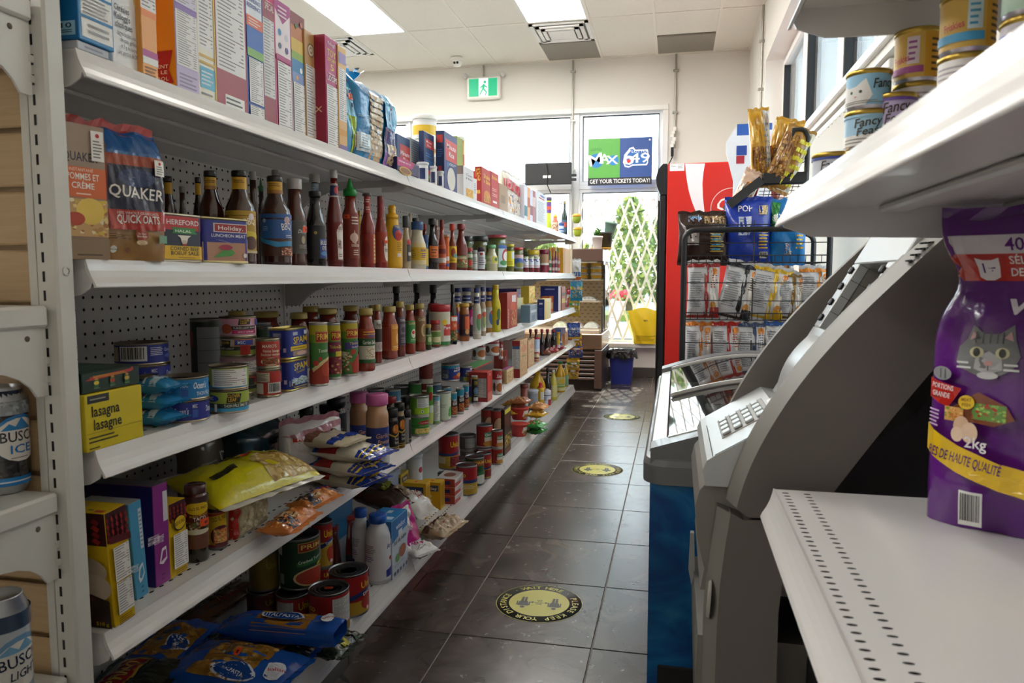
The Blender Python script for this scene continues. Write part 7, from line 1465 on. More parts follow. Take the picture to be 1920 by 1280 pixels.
vm = pouch(3, 444, 508, 918, .03, .07, 'rice vermicelli pack, clear front with a red border', '#c9bfa0', [R(-1, .86, 1, 1, '#b3241c'), R(-1, 0, -.85, 1, '#b3241c')]+[S(-.83, .03, .98, .85, '#b8ac8a', '#d3c8a6', '#c2b490', '#e2d9bc', '#a39670', '#cfc29a'), PS(-.1, .95, .012)], kind='brick', name='noodle_pack', wr=.002, seals=False)
nb = lying(462, 897, ZT[3]+.07, .30, .17, .085, 'yellow egg noodle bag lying across the noodle packs', '#cfc41a', [S(.05, .06, .96, .60, '#b99a55', '#d3b878', '#a8853e', '#e0cb94', '#c4a864'), G([(.0, .5), (.2, .64), (.55, .66), (.85, .56), (1, .42), (1, .8), (0, .8)], '#cfc41a'), T('egg noodles', .05, .80, .10, '#2a2810', .75), T('nouilles aux oeufs', -.1, .66, .09, '#2a2810', .7), PS(.2, .72, .014), R(-.8, .38, -.35, .46, '#2a2810')], yaw=-14, pitch=12, name='noodle_bag', wr=.0025, sealc='#d9d6cc')
pouch(3, 376, 463, 800, .24, .08, 'grey brown rice bag with a blue panel, at the back left', '#6f6a60', [R(-.1, 0, .95, .75, '#22415a'), T('DAINTY', .35, .56, .16, '#c9d3d6', 1.1, 8), L(-.9, .2, -.2, .6, 8, '#9a958a'), G([(0, .1), (.8, .3), (.6, .05)], '#7f9aac')], kind='brick', name='rice_bag')
pouch(3, 463, 545, 790, .17, .10, 'dark teal rice bag with slanted white lettering', '#173743', [T('DAINTY', .36, .40, .17, '#c9d6da', 1.15, 14), T('DAINTY', -.65, .42, .08, '#7f9aa0', .5), R(-.95, .30, -.35, .33, '#8a2a3a'), D(-.55, .20, .05, '#5f6f74'), D(-.25, .20, .05, '#5f6f74'), G([(.2, .05), (.7, .2), (.95, .05)], '#9fb4be')], kind='brick', name='rice_bag')
OL = [S(-.95, .05, .95, .95, '#c9763a', '#d98a4a', '#b8622a', '#e0a060'), R(-.75, .0, -.25, 1, '#22263a'), R(-.25, .2, .1, .8, '#c9a878'), L(-.2, .3, .05, .7, 3, '#5a3a22')]
lying(545, 978, ZT[3], .15, .065, .038, 'clear orange lentil bag with a navy band, nearest the lip', '#c9783c', OL, yaw=4, name='lentil_bag', wr=.002)
lying(590, 938, ZT[3], .13, .06, .035, 'clear orange lentil bag partly under the yellow noodle bag', '#cf7f42', OL, yaw=-6, name='lentil_bag', wr=.002)
lying(605, 922, ZT[3], .06, .05, .018, 'small shiny candy wrapper with red and blue print', '#b9b4c0', [R(-1, .3, 1, .6, '#b83a4a'), R(-1, .6, 1, .8, '#3a4aa0')], yaw=-20, name='candy_pack', wr=.002)
pouch(3, 577, 640, 790, 905, .085, 'white jasmine rice bag with a purple spot and pinched top', '#cbc6c4', [D(.35, .46, .23, '#6a2f8c'), T('Jasmine', .35, .52, .07, '#e9e0ee', .7, 10), T('Jasmin', .4, .38, .07, '#e9e0ee', .6, 10), R(-.75, .74, -.1, .84, '#c8322e'), T('Rice', -.4, .755, .07, '#f4ecec', .5), G([(-1, .84), (1, .98), (1, .9), (-.2, .74)], '#a8707c'), L(-.8, .12, .5, .3, 5, '#a5a2b4'), T('900 g', .3, .05, .06, '#3a3a40', .5)], kind='stand', rz=-.5, lean=0, name='rice_bag', wr=.003, sealc='#a36a78')
RBAG = [R(-1, .62, 1, .8, '#27409a'), R(-1, .22, 1, .62, '#a32a28'), G([(-1, .25), (0, .35), (1, .22), (1, .05), (-1, .05)], '#d9d3c4'), T('RICE', 0, .36, .14, '#e9dcc0', 1.1)]
BST = [R(-1, .0, 1, .22, '#27409a'), R(-1, .07, 1, .10, '#e0c23a'), R(-1, .15, 1, .17, '#e0c23a')]
for k_, (px, py, dz, lb, yw_, dc_) in enumerate(((645, 893, .0, 'bottom', -14, '#c4bca8'), (650, 872, .034, 'middle', -18, '#cfc8b6'), (655, 846, .068, 'top', -10, '#d6d0c0'))):
    lying(px, py, ZT[3]+dz, .13, .21, .042, 'flat rice bag with blue, red and yellow striped end, %s of the pile' % lb, dc_, BST+[R(-1, .50, 1, .78, '#a32a28'), R(-1, .78, 1, .86, '#27409a'), T('RICE', 0, .58, .12, '#e9dcc0', .9)], yaw=yw_, name='rice_bag', wr=.0022, sealc='#27409a')
lying(600, 822, ZT[3]+.10, .13, .22, .04, 'cream rice bag with a brown stripe behind the white bag', '#cbbfa4', [R(-1, .4, 1, .55, '#8a5a4a'), R(-1, .1, 1, .2, '#27409a')], yaw=-10, name='rice_bag', wr=.002)
pouch(3, 704, 728, 826, 878, .05, 'small tan spice pouch leaning under the pink capped jars', '#b8935c', [R(-1, .5, 1, 1, '#c9a86a'), L(-.6, .2, .6, .4, 3, '#8a6a3a')], kind='stand', lean=-.5, name='spice_pouch')
PINKL = [R(-2, .48, 2, 1, '#26357c'), T('Garlic', .3, .72, .12, '#d9a07a', .8, 0, .2), T('Powder', .4, .56, .12, '#e0b08a', .8, 0, .2), R(-2, .0, 2, .48, '#a3a9b8'), L(-.4, .3, .8, .42, 1, '#b8503a'), R(.4, .03, .75, .3, '#c9c6c2'), D(.0, .2, .09, '#b94a4a')]
bottle(3, 656, 692, 735, .05, 'spice jar with a pink cap, left and slightly behind', 'spice', '#a57a5a', '#bd5a93', (.06, .52, '#5a6488'), PINKL, caph=.15, capr=.98, name='spice_jar', cat='jar')
bottle(3, 686, 729, 738, 880, 'spice jar with a pink cap, right and in front', 'spice', '#b98d68', '#c25e98', (.06, .56, '#5a6488'), PINKL, caph=.145, capr=.98, name='spice_jar', cat='jar')
SPK = [E(.4, .72, .4, .16, '#c9702a'), R(.15, .66, .3, .84, '#e0b04a'), G([(-.4, .58), (.3, .48), (1, .60), (1, .54), (.3, .43), (-.4, .52)], '#cda83a'), T('Pure', .5, .34, .08, '#dcd8cc', .5), T('Spice', .5, .22, .08, '#dcd8cc', .55), R(-2, .02, 2, .05, '#cda83a'), R(-2, .09, 2, .11, '#cda83a')]
bottle(3, 725, 747, 765, 848, 'black spice jar with gold trim, nearest of the black caps', 'spice', '#2a2420', '#1d1c1e', (.05, .72, '#1c191a'), SPK, caph=.20, capr=.98, name='spice_jar', cat='jar')
bottle(3, 739, 759, 755, 841, 'black spice jar with an orange crest, second of the black caps', 'spice', '#8a6a44', '#1f1e20', (.05, .72, '#211d1c'), SPK, caph=.17, capr=.98, name='spice_jar', cat='jar')
bottle(3, 755, 771, 768, 832, 'short pepper jar with grey contents, third of the black caps', 'spice', '#9a938c', '#2a2426', (.05, .78, '#b4aea8'), [R(.3, 0, 2, 1, '#26221f'), R(.3, .1, 2, .14, '#cda83a')], caph=.22, capr=.98, name='spice_jar', cat='jar')
bottle(3, 754, 774, 744, .035, 'tall black capped spice jar behind the others', 'spice', '#3a3028', '#1b1a1c', (.05, .72, '#211d1c'), SPK, caph=.17, capr=.98, name='spice_jar', cat='jar')
bottle(3, 722, 744, 743, .08, 'red capped spice jar behind the black caps', 'spice', '#5a3a30', '#8f2026', (.05, .7, '#3a4a6a'), caph=.15, name='spice_jar', cat='jar')
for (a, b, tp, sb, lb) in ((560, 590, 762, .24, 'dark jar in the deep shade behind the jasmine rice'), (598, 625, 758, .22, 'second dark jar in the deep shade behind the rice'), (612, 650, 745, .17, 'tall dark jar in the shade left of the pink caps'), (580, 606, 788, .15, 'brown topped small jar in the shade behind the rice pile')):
    bottle(3, a, b, tp, sb, lb, 'spice', '#1f1a1a', '#171517', (.1, .7, '#2a2424'), [L(-.4, .3, .6, .6, 2, '#6a6058')], caph=.16, name='spice_jar', cat='jar')  # near-black body, cap and label colours hold the shade under the shelf
VG = [N(.0, .06, .85, .95, '#d9dcd6'), R(-2, 0, 0, 1, '#5f9a2e'), R(-.9, .05, .0, .35, '#9cc22e')]
c1 = can(3, 768, 805, 768, 818, 'corn can with green label and red oval, lower of two', '#3f8f38', [E(.42, .72, .5, .13, '#b3262a'), T('Del Monte', .42, .68, .07, '#f4e8d8', .7), R(-2, .48, 2, .56, '#2f7a30'), L(.0, .5, .9, .54, 1, '#cfe3b8'), S(-.3, .05, 1.1, .38, '#e6cf7a', '#d9b84a', '#f0e0a0', '#c9a23a')], h=.069)
c2 = can_on(c1, .071, 'corn can turned to its nutrition table and lime panel, upper of two', '#6fa832', [N(-.15, .42, .9, .97, '#dadcd8'), R(-.3, .03, 1.0, .40, '#a3cc2c'), D(.2, .18, .09, '#e9ece2'), D(.2, .18, .05, '#4a4a6a'), R(-2, 0, -.5, 1, '#5f9a2e')])
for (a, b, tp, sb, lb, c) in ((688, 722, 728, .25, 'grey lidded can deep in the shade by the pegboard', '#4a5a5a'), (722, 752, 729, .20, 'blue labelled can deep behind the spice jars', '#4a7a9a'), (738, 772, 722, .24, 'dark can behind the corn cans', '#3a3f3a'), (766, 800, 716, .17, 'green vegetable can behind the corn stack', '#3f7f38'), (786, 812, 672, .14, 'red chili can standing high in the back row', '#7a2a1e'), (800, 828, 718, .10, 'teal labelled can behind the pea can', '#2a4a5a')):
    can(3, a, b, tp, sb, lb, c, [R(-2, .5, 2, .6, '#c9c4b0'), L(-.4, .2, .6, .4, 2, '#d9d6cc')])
can(3, 800, 812, 722, .02, 'slim green corn can beside the stacked pair', '#5a9a3a', [E(.2, .75, .5, .12, '#b3262a'), R(-2, .0, 2, .3, '#c9d67a'), R(-2, .3, 2, .5, '#dfe6d8')])
can(3, 811, 825, 740, 796, 'blue and white vegetable can showing a table', '#b9d2dc', [N(-.6, .1, .8, .85), R(-2, .86, 2, 1, '#6fb0cc'), R(-2, 0, 2, .06, '#8ab04a')])
can(3, 819, 846, 733, 790, 'pale green pea can with a leaf picture', '#d5dcc2', [D(.75, .78, .06, '#e0b83a'), E(.8, .3, .35, .2, '#4f9a4a'), E(.6, .2, .2, .1, '#5faa52'), L(-.6, .45, .3, .6, 3, '#a3ac90')])
BB = [R(-2, .72, 2, 1, '#2a8aa8'), T('HEINZ', .3, .66, .10, '#e9e4dc', .6), G([(-.1, .44), (.9, .50), (.9, .68), (-.1, .62)], '#1c1716'), T('BEANS', .42, .5, .14, '#efe9e0', .9, 6), S(-.2, .08, 1, .42, '#a3502a', '#c9783a', '#7a2a1e', '#d9a05a'), R(-2, 0, 2, .05, '#d9d4cc')]
b1 = can(3, 843, 857, 735, 783, 'maroon bean can with teal top, nearest of the bean row', '#6a1f30', BB, h=None)
b2 = can(3, 855, 870, 727, 777, 'brown bean can with teal top, second of the bean row', '#3f2a22', BB, h=None)
b3 = can(3, 868, 879, 721, 769, 'maroon bean can with teal top, third of the bean row', '#6a1f30', BB, h=None)
b0 = can(3, 824, 846, 725, .07, 'dark bean can behind, carrying the blue bean can', '#24324a', BB)
can(3, 827, 862, 672, .045, 'navy bean can with teal top, stacked above the bean row', '#22398c', [R(-2, .80, 2, 1, '#2a8aa8'), N(-.7, .1, -.1, .75, '#5a6a8a'), K(-.6, .1, -.2, .4), G([(.2, .55), (1.2, .6), (1.2, .95), (.3, .9)], '#1a2a5c'), T('HEINZ', .6, .78, .09, '#e9e4dc', .6), T('BEANS', .65, .60, .13, '#efe9e0', .8, 5), E(.5, .18, .35, .14, '#a33a22'), E(.75, .34, .3, .14, '#c9863a')], z=b2.top+.001, h=.073)
ag0 = can(3, 871, 885, 721, .01, 'yellow and purple pasta can beside the bean row', '#3a3f9a', [R(-2, .0, 2, .3, '#c9c43a'), R(-2, .7, 2, 1, '#5a4a9a')])
can(3, 861, 885, 660, .03, 'navy letter pasta can with yellow lettering', '#232e7c', [R(-2, .0, 2, .35, '#5a7a8a'), S(-.2, .03, 1, .33, '#c9c23a', '#7a9a6a', '#e0d97a'), T('HEINZ', .4, .72, .10, '#dfe2ee', .7), T('ALPHA-', .42, .54, .14, '#e8d92a', .9), T('GETTI', .42, .40, .13, '#e8d92a', .8), R(.5, .86, 1, .97, '#e6e6ee')], z=ag0.top+.001, h=.073)
BK_ = [T('STEW', .3, .70, .14, '#c9b03a', .8), R(-2, .93, 2, 1, '#b09a3a'), E(.3, .45, .5, .14, '#5a7a9a'), R(-.2, .06, .9, .2, '#c9c6bc'), L(-.1, .25, .8, .32, 1, '#a89a6a')]
can(3, 884, 896, 704, 757, 'black stew can with gold lettering, left of two', '#1d1b1c', BK_)
can(3, 894, 909, 700, 752, 'black stew can with a yellow panel, right of two', '#1d1b1c', [D(.3, .80, .08, '#d9d6cc'), R(-.2, .35, .8, .6, '#c9ae3a'), R(-.2, .08, .8, .2, '#c9c6bc'), R(-2, .93, 2, 1, '#b09a3a')])
rs = carton(3, 914, 923, 696, 751, .085, 'red soup mix box with a white table on its side', '#c23a34', [R(-.9, .0, .9, .3, '#d97a6a'), D(0, .9, .05, '#e9d9d0')], side=[R(-1, .85, 1, 1, '#a32a2a'), N(-.8, .15, .9, .8, '#d5cfca')], sidec='#a8302c', name='soup_box')
carton(3, 889, 923, 684, .02, .07, 'green topped red box under the soup cans', '#a33a30', [], z=rs.top+.0004, h=.008, topc='#6fb06a', name='flat_box')
SP = [R(-2, .62, 2, 1, '#a8262a'), T('Soup', .35, .70, .16, '#f2eae6', .8, 0, .2), R(-2, .0, 2, .62, '#dcd8d6'), E(.4, .28, .5, .2, '#b0602e'), E(-.4, .3, .2, .2, '#5a3a2a')]
q1 = can(3, 884, 910, 653, .06, 'red and white soup can, left of the upper soup pair', '#dcd8d6', SP, z=rs.top+.0095, h=.105)
q0 = can(3, 923, 941, 692, 741, 'red and white soup can standing on the deck', '#dcd8d6', SP)
can(3, 908, 938, 652, .035, 'red and white soup can, right of the upper soup pair', '#dcd8d6', SP, z=rs.top+.0095, h=.105)
can(3, 935, 943, 653, .02, 'narrow view of a red and white soup can behind the beige box', '#d6d0cc', SP, z=q0.top+.001, h=.10)
carton(3, 942, 951, 658, .09, .05, 'pink red box with white figures behind the beige box', '#b8463c', [T('10', 0, .55, .2, '#f0e2dc', 1.2)], name='soup_box')
carton(3, 950, 963, 690, 716, .03, 'small beige box with red stripes', '#d3b98a', [S(-.8, .1, .8, .9, '#d9c493', '#c9a86a', '#b8564a'), R(-.8, .8, .8, .95, '#d9cfa0')], side=[R(-.8, .1, -.4, .9, '#b03a38'), R(-.1, .1, .2, .9, '#b03a38')], sidec='#cdb07c', topc='#b8689a', name='bouillon_box')
CK = [R(-1, 0, 1, .0, '#000'), S(-.85, .06, .8, .94, '#cfae84', '#d9bd96', '#c49a6c'), E(.1, .75, .6, .10, '#c98a6a'), L(-.6, .52, .6, .58, 1, '#5f8a6a')]
carton(3, 975, 989, 636, 704, .045, 'cracker box with beige front and red side, left of two', '#c9a27a', CK, side=[R(-1, .86, 1, 1, '#a83030'), R(-.9, .78, .9, .86, '#4a6aa0'), N(-.95, .25, .95, .77), R(-1, 0, 1, .24, '#a32a2c')], sidec='#c4bdb8', name='cracker_box')
carton(3, 990, 1002, 636, .004, .045, 'cracker box with beige front, right of two', '#c4996f', CK, sidec='#8a2a2a', name='cracker_box')
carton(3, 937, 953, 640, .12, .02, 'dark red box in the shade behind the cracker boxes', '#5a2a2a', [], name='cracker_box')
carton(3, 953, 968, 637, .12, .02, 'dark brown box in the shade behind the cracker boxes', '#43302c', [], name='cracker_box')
bottle(3, 1000, 1012, 632, .05, 'baking soda tub with a red lid and pale blue label', 'plain', '#c9d3e2', '#b3262e', (.0, .85, '#c3cfe2'), [R(-1, .3, 1, .5, '#e6e6e4'), R(-1, .1, 1, .25, '#d9602e')], caph=.1, capr=1.05, m='satin', name='baking_tub', cat='tub')
bottle(3, 1000, 1010, 660, .004, 'small red capped sprinkle jar', 'plain', '#d3bd8a', '#b3262e', (.05, .8, '#d9c9a0'), [R(-1, .3, 1, .6, '#8a3a2a'), R(-1, .05, 1, .2, '#b8463a')], caph=.1, name='sprinkle_jar', cat='jar')
for k_, (a, b, tp) in enumerate(((1011, 1021, 617), (1021, 1032, 617), (1032, 1044, 618))):
    bottle(3, a, b, tp, .035, ('left', 'middle', 'right')[k_]+' dark soy sauce bottle with a red cap', 'soy', '#1e1415', '#a3262c', (.05, .42, '#2a1a1c'), [R(-.6, .2, .8, .8, '#3a2426')], caph=.13, capr=.55)
for k_, (a, b, tp) in enumerate(((990, 999, 617), (1000, 1010, 617))):
    bottle(3, a, b, tp, .12, ('left', 'right')[k_]+' dark bottle with a maroon cap behind the baking tub', 'soy', '#231516', '#8a262c', (.05, .42, '#3a2a22'), caph=.13, capr=.6)
bottle(3, 1043, 1050, 622, .02, 'yellow bottle beside the dark soy sauces', 'plain', '#e0b02a', '#d9a01e', (.1, .6, '#e3ba3a'), caph=.15)
bottle(3, 1049, 1054, 640, .004, 'tiny white bottle with a blue and yellow label', 'plain', '#e2e6ea', '#e9ecee', (.1, .8, '#4f8ac0'), [R(-1, .0, 1, .3, '#d9c03a')], caph=.15, m='satin')
carton(3, 1052, 1060, 616, .03, .08, 'blue and orange box at the far end of the fourth shelf', '#4f5fa0', [R(-1, .0, 1, .6, '#d9a46a'), R(-1, .9, 1, 1, '#3a3a80')], name='drink_box')
carton(3, 1059, 1065, 624, .01, .06, 'salmon coloured box at the far end of the fourth shelf', '#d99a72', [R(-.8, .4, .8, .7, '#e6c4a4')], name='drink_box')
for k_, (px, py, c1_, c2_) in enumerate(((1020, 662, '#7a4a3a', '#c9503a'), (1034, 657, '#b8383a', '#d9a0a0'), (1046, 652, '#a32f3f', '#e0c0c0'))):
    lying(px, py, ZT[3], .07, .10, .03, ('brown', 'red', 'crimson')[k_]+' shiny snack pack lying before the soy bottles', c1_, [R(-1, .3, 1, .55, c2_), R(-1, .7, 1, .85, '#d9c4b0'), S(-.8, .0, .8, .28, c1_, c2_, '#e8d0c0')], yaw=-10+8*k_, name='snack_pack', wr=.004)

# ---- bottom deck: pasta, tomato tins, salt, sugar, noodles, oil
SPA = '#a8782e'
def pasta(px, py, zb, w, h, d, label, ops, yaw, **kw): return lying(px, py, zb, w, h, d, label, '#1c4fa3', ops, yaw=yaw, name='pasta_bag', wr=kw.pop('wr', .003), **kw)
FUS = ['#9a6f2c', '#b98c3e', '#7d5822', '#c69a4c', '#8a6226']
def logo(u, v, s=1, rot=0): return [E(u, v+.005, .42*s, .075*s, '#d9dfe8'), E(u, v+.005, .38*s, .062*s, '#1b4690'), T('ITALPASTA', u, v-.012, .045*s, '#e9eef4', .62*s, rot)]
IT = lambda u, v, s=1: [E(u, v, .30*s, .125*s, '#d9dfe8'), E(u, v, .25*s, .112*s, '#1b4690'), T('ITALPASTA', u-.12*s, v, .028*s, '#e9eef4', None, -90)]
pasta(318, 1213, ZT[4]+.01, .27, .13, .055, 'blue fusilli pasta bag lying along the lip at the left', [S(-.62, .05, .55, .95, *FUS), E(-.15, .25, .25, .2, '#d9dfe8'), E(-.15, .25, .22, .17, '#1b4690'), T('ITALPASTA', -.15, .2, .09, '#e9eef4', .36), R(.1, .55, .35, .68, '#55585c')], 6)
pasta(440, 1252, ZT[4]+.02, .19, .29, .06, 'big blue fusilli pasta bag with an orange price sticker, front of the bottom deck', [S(-.85, .24, .85, .74, *FUS), E(-.55, .38, .3, .2, '#d9dfe8'), E(-.55, .38, .26, .17, '#1b4690'), T('ITALPASTA', -.62, .38, .028, '#e9eef4', None, -90), E(-.1, .10, .35, .07, '#d9dfe8'), E(-.1, .10, .28, .05, '#c9ced8'), T('Italian', -.1, .085, .03, '#b3323a', .4, -60), PS(.12, .50, .012), L(-.0, .55, .5, .62, 3, '#55504a')], -6)
pasta(530, 1178, ZT[4]+.06, .085, .30, .05, 'spaghetti pack with blue ends, lying on the other pasta', [R(-1, .24, 1, .72, SPA)]+[R(-.95+.19*i, .24, -.93+.19*i, .72, '#8a5f22') for i in range(10)]+IT(.1, .50, 1.5)+[E(.2, .12, .5, .05, '#d9dfe8'), T('Italpasta', .2, .11, .025, '#b3323a', .7, -40), R(-.9, .6, -.5, .7, '#1b4690')], 3, wr=.0012, kind='brick')
pasta(480, 1215, ZT[4]+.005, .12, .30, .05, 'dark green edged linguine pack beneath the spaghetti', [R(-1, .2, 1, .8, '#8a6228'), R(-1, .8, 1, 1, '#16241c'), R(-1, 0, 1, .2, '#16241c'), R(-1, .2, -.8, .8, '#16241c'), R(.8, .2, 1, .8, '#16241c'), L(-.6, .84, .6, .9, 1, '#7f9a8a')], 2, wr=.002)
lying(240, 1285, ZT[4]+.03, .22, .15, .05, 'dark green pasta bag with a red name plate, lower left corner', '#1c2c1e', [R(-.55, .40, .75, .85, '#b08a3a'), R(-.5, .44, .7, .81, '#8c1f1c'), T('PRIMO', .1, .50, .22, '#c9a43c', 1.0), R(-1, 0, 1, .3, '#2a2a1c')], yaw=8, name='pasta_bag', wr=.002)
lying(420, 1125, ZT[4]+.01, .28, .08, .035, 'brown spaghetti pack with a red name plate, in the shade at the back', '#5a3a1c', [R(-.3, .2, .3, .8, '#6a2418'), T('PRIMO', 0, .36, .25, '#9a7a3a', .5)], yaw=-4, name='pasta_bag')  # film and name plate coloured darker to include the shade
lying(632, 1208, ZT[4]+.002, .14, .08, .03, 'crumpled green and black pasta bag end at the lip', '#1f2a1e', [R(-.2, .1, .1, .9, '#c9c23a'), R(.4, .0, .6, 1, '#5a6a5a')], yaw=-4, name='pasta_bag', wr=.004)
UN = [R(-2, .58, 2, 1, '#a31d20'), T('Unico', .55, .70, .17, '#e9cf2a', .85), G([(-1, .42), (.0, .44), (.6, .56), (1.6, .60), (1.6, .68), (.5, .64), (0, .54), (-1, .52)], '#26356e'), R(-2, 0, 2, .42, '#c9a83a'), L(-.9, .2, -.4, .38, 3, '#e6dcb8'), T('Tomatoes', .6, .54, .07, '#e9ecf4', .8, 14), E(.75, .24, .45, .22, '#a8352a'), E(.5, .3, .25, .16, '#b8442e'), D(.6, .10, .05, '#e6dcd8')]
UNB = [R(-2, .52, 2, 1, '#9c1f20'), T('nico', -.72, .60, .15, '#e9cf2a', .5), N(.1, .22, .95, .92, '#d3d2d0'), R(-2, .0, 2, .2, '#8f7a2a')]
uA = can(4, 517, 582, 1098, .105, 'red tomato can under the green crushed tomato can', '#9c1f20', [N(-.75, .05, .0, .9, '#b9b7b2'), T('Unico', .6, .55, .3, '#e0c62a', .8), G([(-.0, .1), (1.4, .5), (1.4, .1)], '#26356e')], tin='#8a8a8c', h=.085)
uB = can(4, 523, 600, 1000, .10, 'green crushed tomato can with a red name plate, upper row', '#173a20', [R(-.05, .76, 1.3, .97, '#a88a3a'), R(-.02, .78, 1.27, .95, '#8f1f1c'), T('PRIMO', .6, .82, .10, '#e0c25a', 1.1), G([(-.1, .54), (1.6, .66), (1.6, .56), (-.1, .46)], '#2a6a3a'), T('Crushed Tomatoes', .5, .56, .06, '#dfe8d8', 1.1, 6), G([(.6, .42), (1.5, .50), (1.5, .56), (.7, .48)], '#d9c52e'), E(.5, .22, .72, .2, '#c9b27a'), E(.5, .22, .64, .17, '#a83a2c'), N(-.98, .08, -.55, .3, '#9aa094'), R(-1, .7, -.6, .95, '#c3c8bc')], tin='#8f8f90', z=uA.top+.001, h=None, ps=True)
uC = can(4, 583, 624, 1060, .13, 'red tomato can behind, carrying the upper tomato can', '#a31d20', UN, tin='#8a8a8c', h=.085)
can(4, 584, 624, 975, .125, 'red and yellow tomato can, upper row behind the crushed tomatoes', '#c9a83a', UN+[N(-.7, .2, -.1, .9, '#d3d2d0')], tin='#8f8f90', z=uC.top+.001)
can(4, 578, 656, 1100, 1195, 'red tomato can with a price sticker on its lid, front of the deck', '#9c1f20', UNB, tin='#8f9093', ps=True)
can(4, 616, 692, 1066, 1160, 'red diced tomato can with a navy wave and a bare lid', '#a31d20', [R(-2, .50, 2, 1, '#a31d20'), T('Unico', .82, .66, .17, '#e9cf2a', .8), G([(-1, .36), (.1, .38), (.6, .52), (1.6, .58), (1.6, .68), (.5, .60), (0, .50), (-1, .46)], '#26356e'), R(-2, 0, 2, .34, '#bd9a34'), T('Diced', .75, .50, .08, '#e9ecf4', .5, 16), E(.8, .26, .4, .2, '#a8352a'), R(-.4, .18, -.05, .32, '#dfd6b8'), D(.7, .10, .05, '#e6dcd8')], tin='#8f9093')
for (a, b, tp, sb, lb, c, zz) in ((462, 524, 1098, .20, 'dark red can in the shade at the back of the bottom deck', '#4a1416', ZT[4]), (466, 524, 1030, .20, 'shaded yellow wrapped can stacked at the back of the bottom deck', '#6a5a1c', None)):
    kk = can(4, a, b, tp, sb, lb, c, [T('Unico', .5, .6, .2, '#8a7a1c', .8)], z=zz if zz else kb_.top+.001, tin='#6a6a6c', h=.085 if zz else None); kb_ = kk  # shade at the back of the deck is baked into label, lettering and tin
bottle(4, 631, 680, 962, 1065, 'tomato passata bottle with a red lid', 'passata', '#7a2214', '#a32a24', (.0, .26, '#1f1a1a'), [N(.3, .1, .9, .95, '#b9b6b0'), T('TOMATO', -.1, .2, .2, '#8a7a6a', .5)], caph=.10, captype='lid', capr=.72)
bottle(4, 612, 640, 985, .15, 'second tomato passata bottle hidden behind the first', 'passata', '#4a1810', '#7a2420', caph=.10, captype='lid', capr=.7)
SALT = [T('Ariel', .75, .72, .12, '#27348c', .55, 6), L(-.8, .62, -.1, .82, 5, '#8a8a90'), L(-.85, .42, -.2, .56, 3, '#7f86b8'), D(.72, .48, .05, '#c2323a'), G([(.4, .22), (1.2, .34), (1.2, .08), (.4, .06)], '#26308c'), R(-.95, .1, -.5, .32, '#3a4aa0')]
bottle(4, 660, 694, 953, .075, 'white salt bottle with a blue cap, rear of the pair', 'salt', '#d6d8dc', '#1f4fa3', (.06, .7, '#dadbe0'), SALT, caph=.12, capr=.70, m='satin')
bottle(4, 685, 733, 963, 1097, 'white salt bottle with a blue cap, front of the pair', 'salt', '#dcdde0', '#2158ae', (.06, .70, '#e0e0e4'), SALT, caph=.12, capr=.70, m='satin')
carton(4, 735, 764, 966, 1072, .085, 'blue and white table salt box', '#c9d3dc', [R(-1, .72, 1, 1, '#2377b8'), G([(-1, .62), (1, .74), (1, .9), (-1, .9)], '#2377b8'), T('windsor', .1, .80, .09, '#e6eef4', 1.2), R(-.2, .66, .3, .76, '#e2e6ea'), T('Sel de table', .0, .56, .07, '#3a4a5a', 1.6), E(.3, .36, .45, .11, '#a85a3a'), E(-.35, .30, .25, .07, '#5f9a4a'), L(-.8, .18, .5, .2, 1, '#7a8a98')]+[D(-.75+.37*i, .07, .035, '#3a5a78') for i in range(5)], side=[R(-1, .72, 1, 1, '#1d6aa8'), L(-.8, .2, .6, .6, 6, '#9ab0c0')], sidec='#b8c6d2', topc='#2b86c8', topo=[R(-.7, .1, -.3, .4, '#cfe0ec'), R(.2, .4, .6, .6, '#cfe0ec')], name='salt_box')
carton(4, 618, 662, 945, .17, .06, 'blue carton glimpsed behind the passata bottle', '#2377a8', [R(-1, 0, 1, .5, '#a8b4bc')], name='salt_box')
pouch(4, 764, 793, 957, 1046, .06, 'pink sugar bag with a round emblem, leaning back', '#c0287e', [R(-1, 0, 1, .28, '#e0dcda'), D(-.5, .82, .08, '#e9e6e6'), D(-.5, .82, .05, '#2f3f8c'), T('sugar', .2, .55, .08, '#f0dce8', .7), G([(.2, 1), (.8, 1), (-.4, .2), (-.8, .2)], '#d9d2d4')], rz=-.35, lean=-.30, name='sugar_bag', wr=.003)
lying(785, 1030, ZT[4], .10, .09, .045, 'white sugar bag lying in front of the pink one', '#dddad8', [R(-.5, .4, .3, .8, '#c0287e'), L(-.7, .15, .6, .3, 2, '#b0b0b4')], yaw=-30, name='sugar_bag', wr=.004)
lying(775, 945, ZT[4]+.06, .14, .13, .07, 'white flour bag with red script behind the salt box', '#d9d4cc', [T('Five', .3, .6, .14, '#b3262a', .7, 10, .2), T('Roses', .3, .42, .12, '#b3262a', .8, 10, .2)], yaw=-10, pitch=25, name='flour_bag', wr=.004)
lying(830, 988, ZT[4], .20, .10, .055, 'shiny tan beans bag lying near the lip', '#b39a78', [R(-1, .6, 1, .9, '#5a3a2c'), S(-.9, .05, .9, .58, '#b8a284', '#cbb797', '#a08763', '#d9c8aa'), L(-.5, .3, .5, .4, 1, '#b8564a')], yaw=-8, name='bean_bag', wr=.005)
lying(720, 930, ZT[4]+.10, .18, .20, .07, 'dark brown bag with green beans printed on it, behind the salt', '#3c2a22', [E(-.2, .5, .3, .1, '#8fa03a'), E(.3, .55, .25, .08, '#9fb04a'), R(-1, .75, 1, 1, '#5a2a24'), S(.2, .05, .9, .4, '#8f7a64', '#b8a284', '#7a6650')], yaw=-8, pitch=10, name='bean_bag', wr=.005)
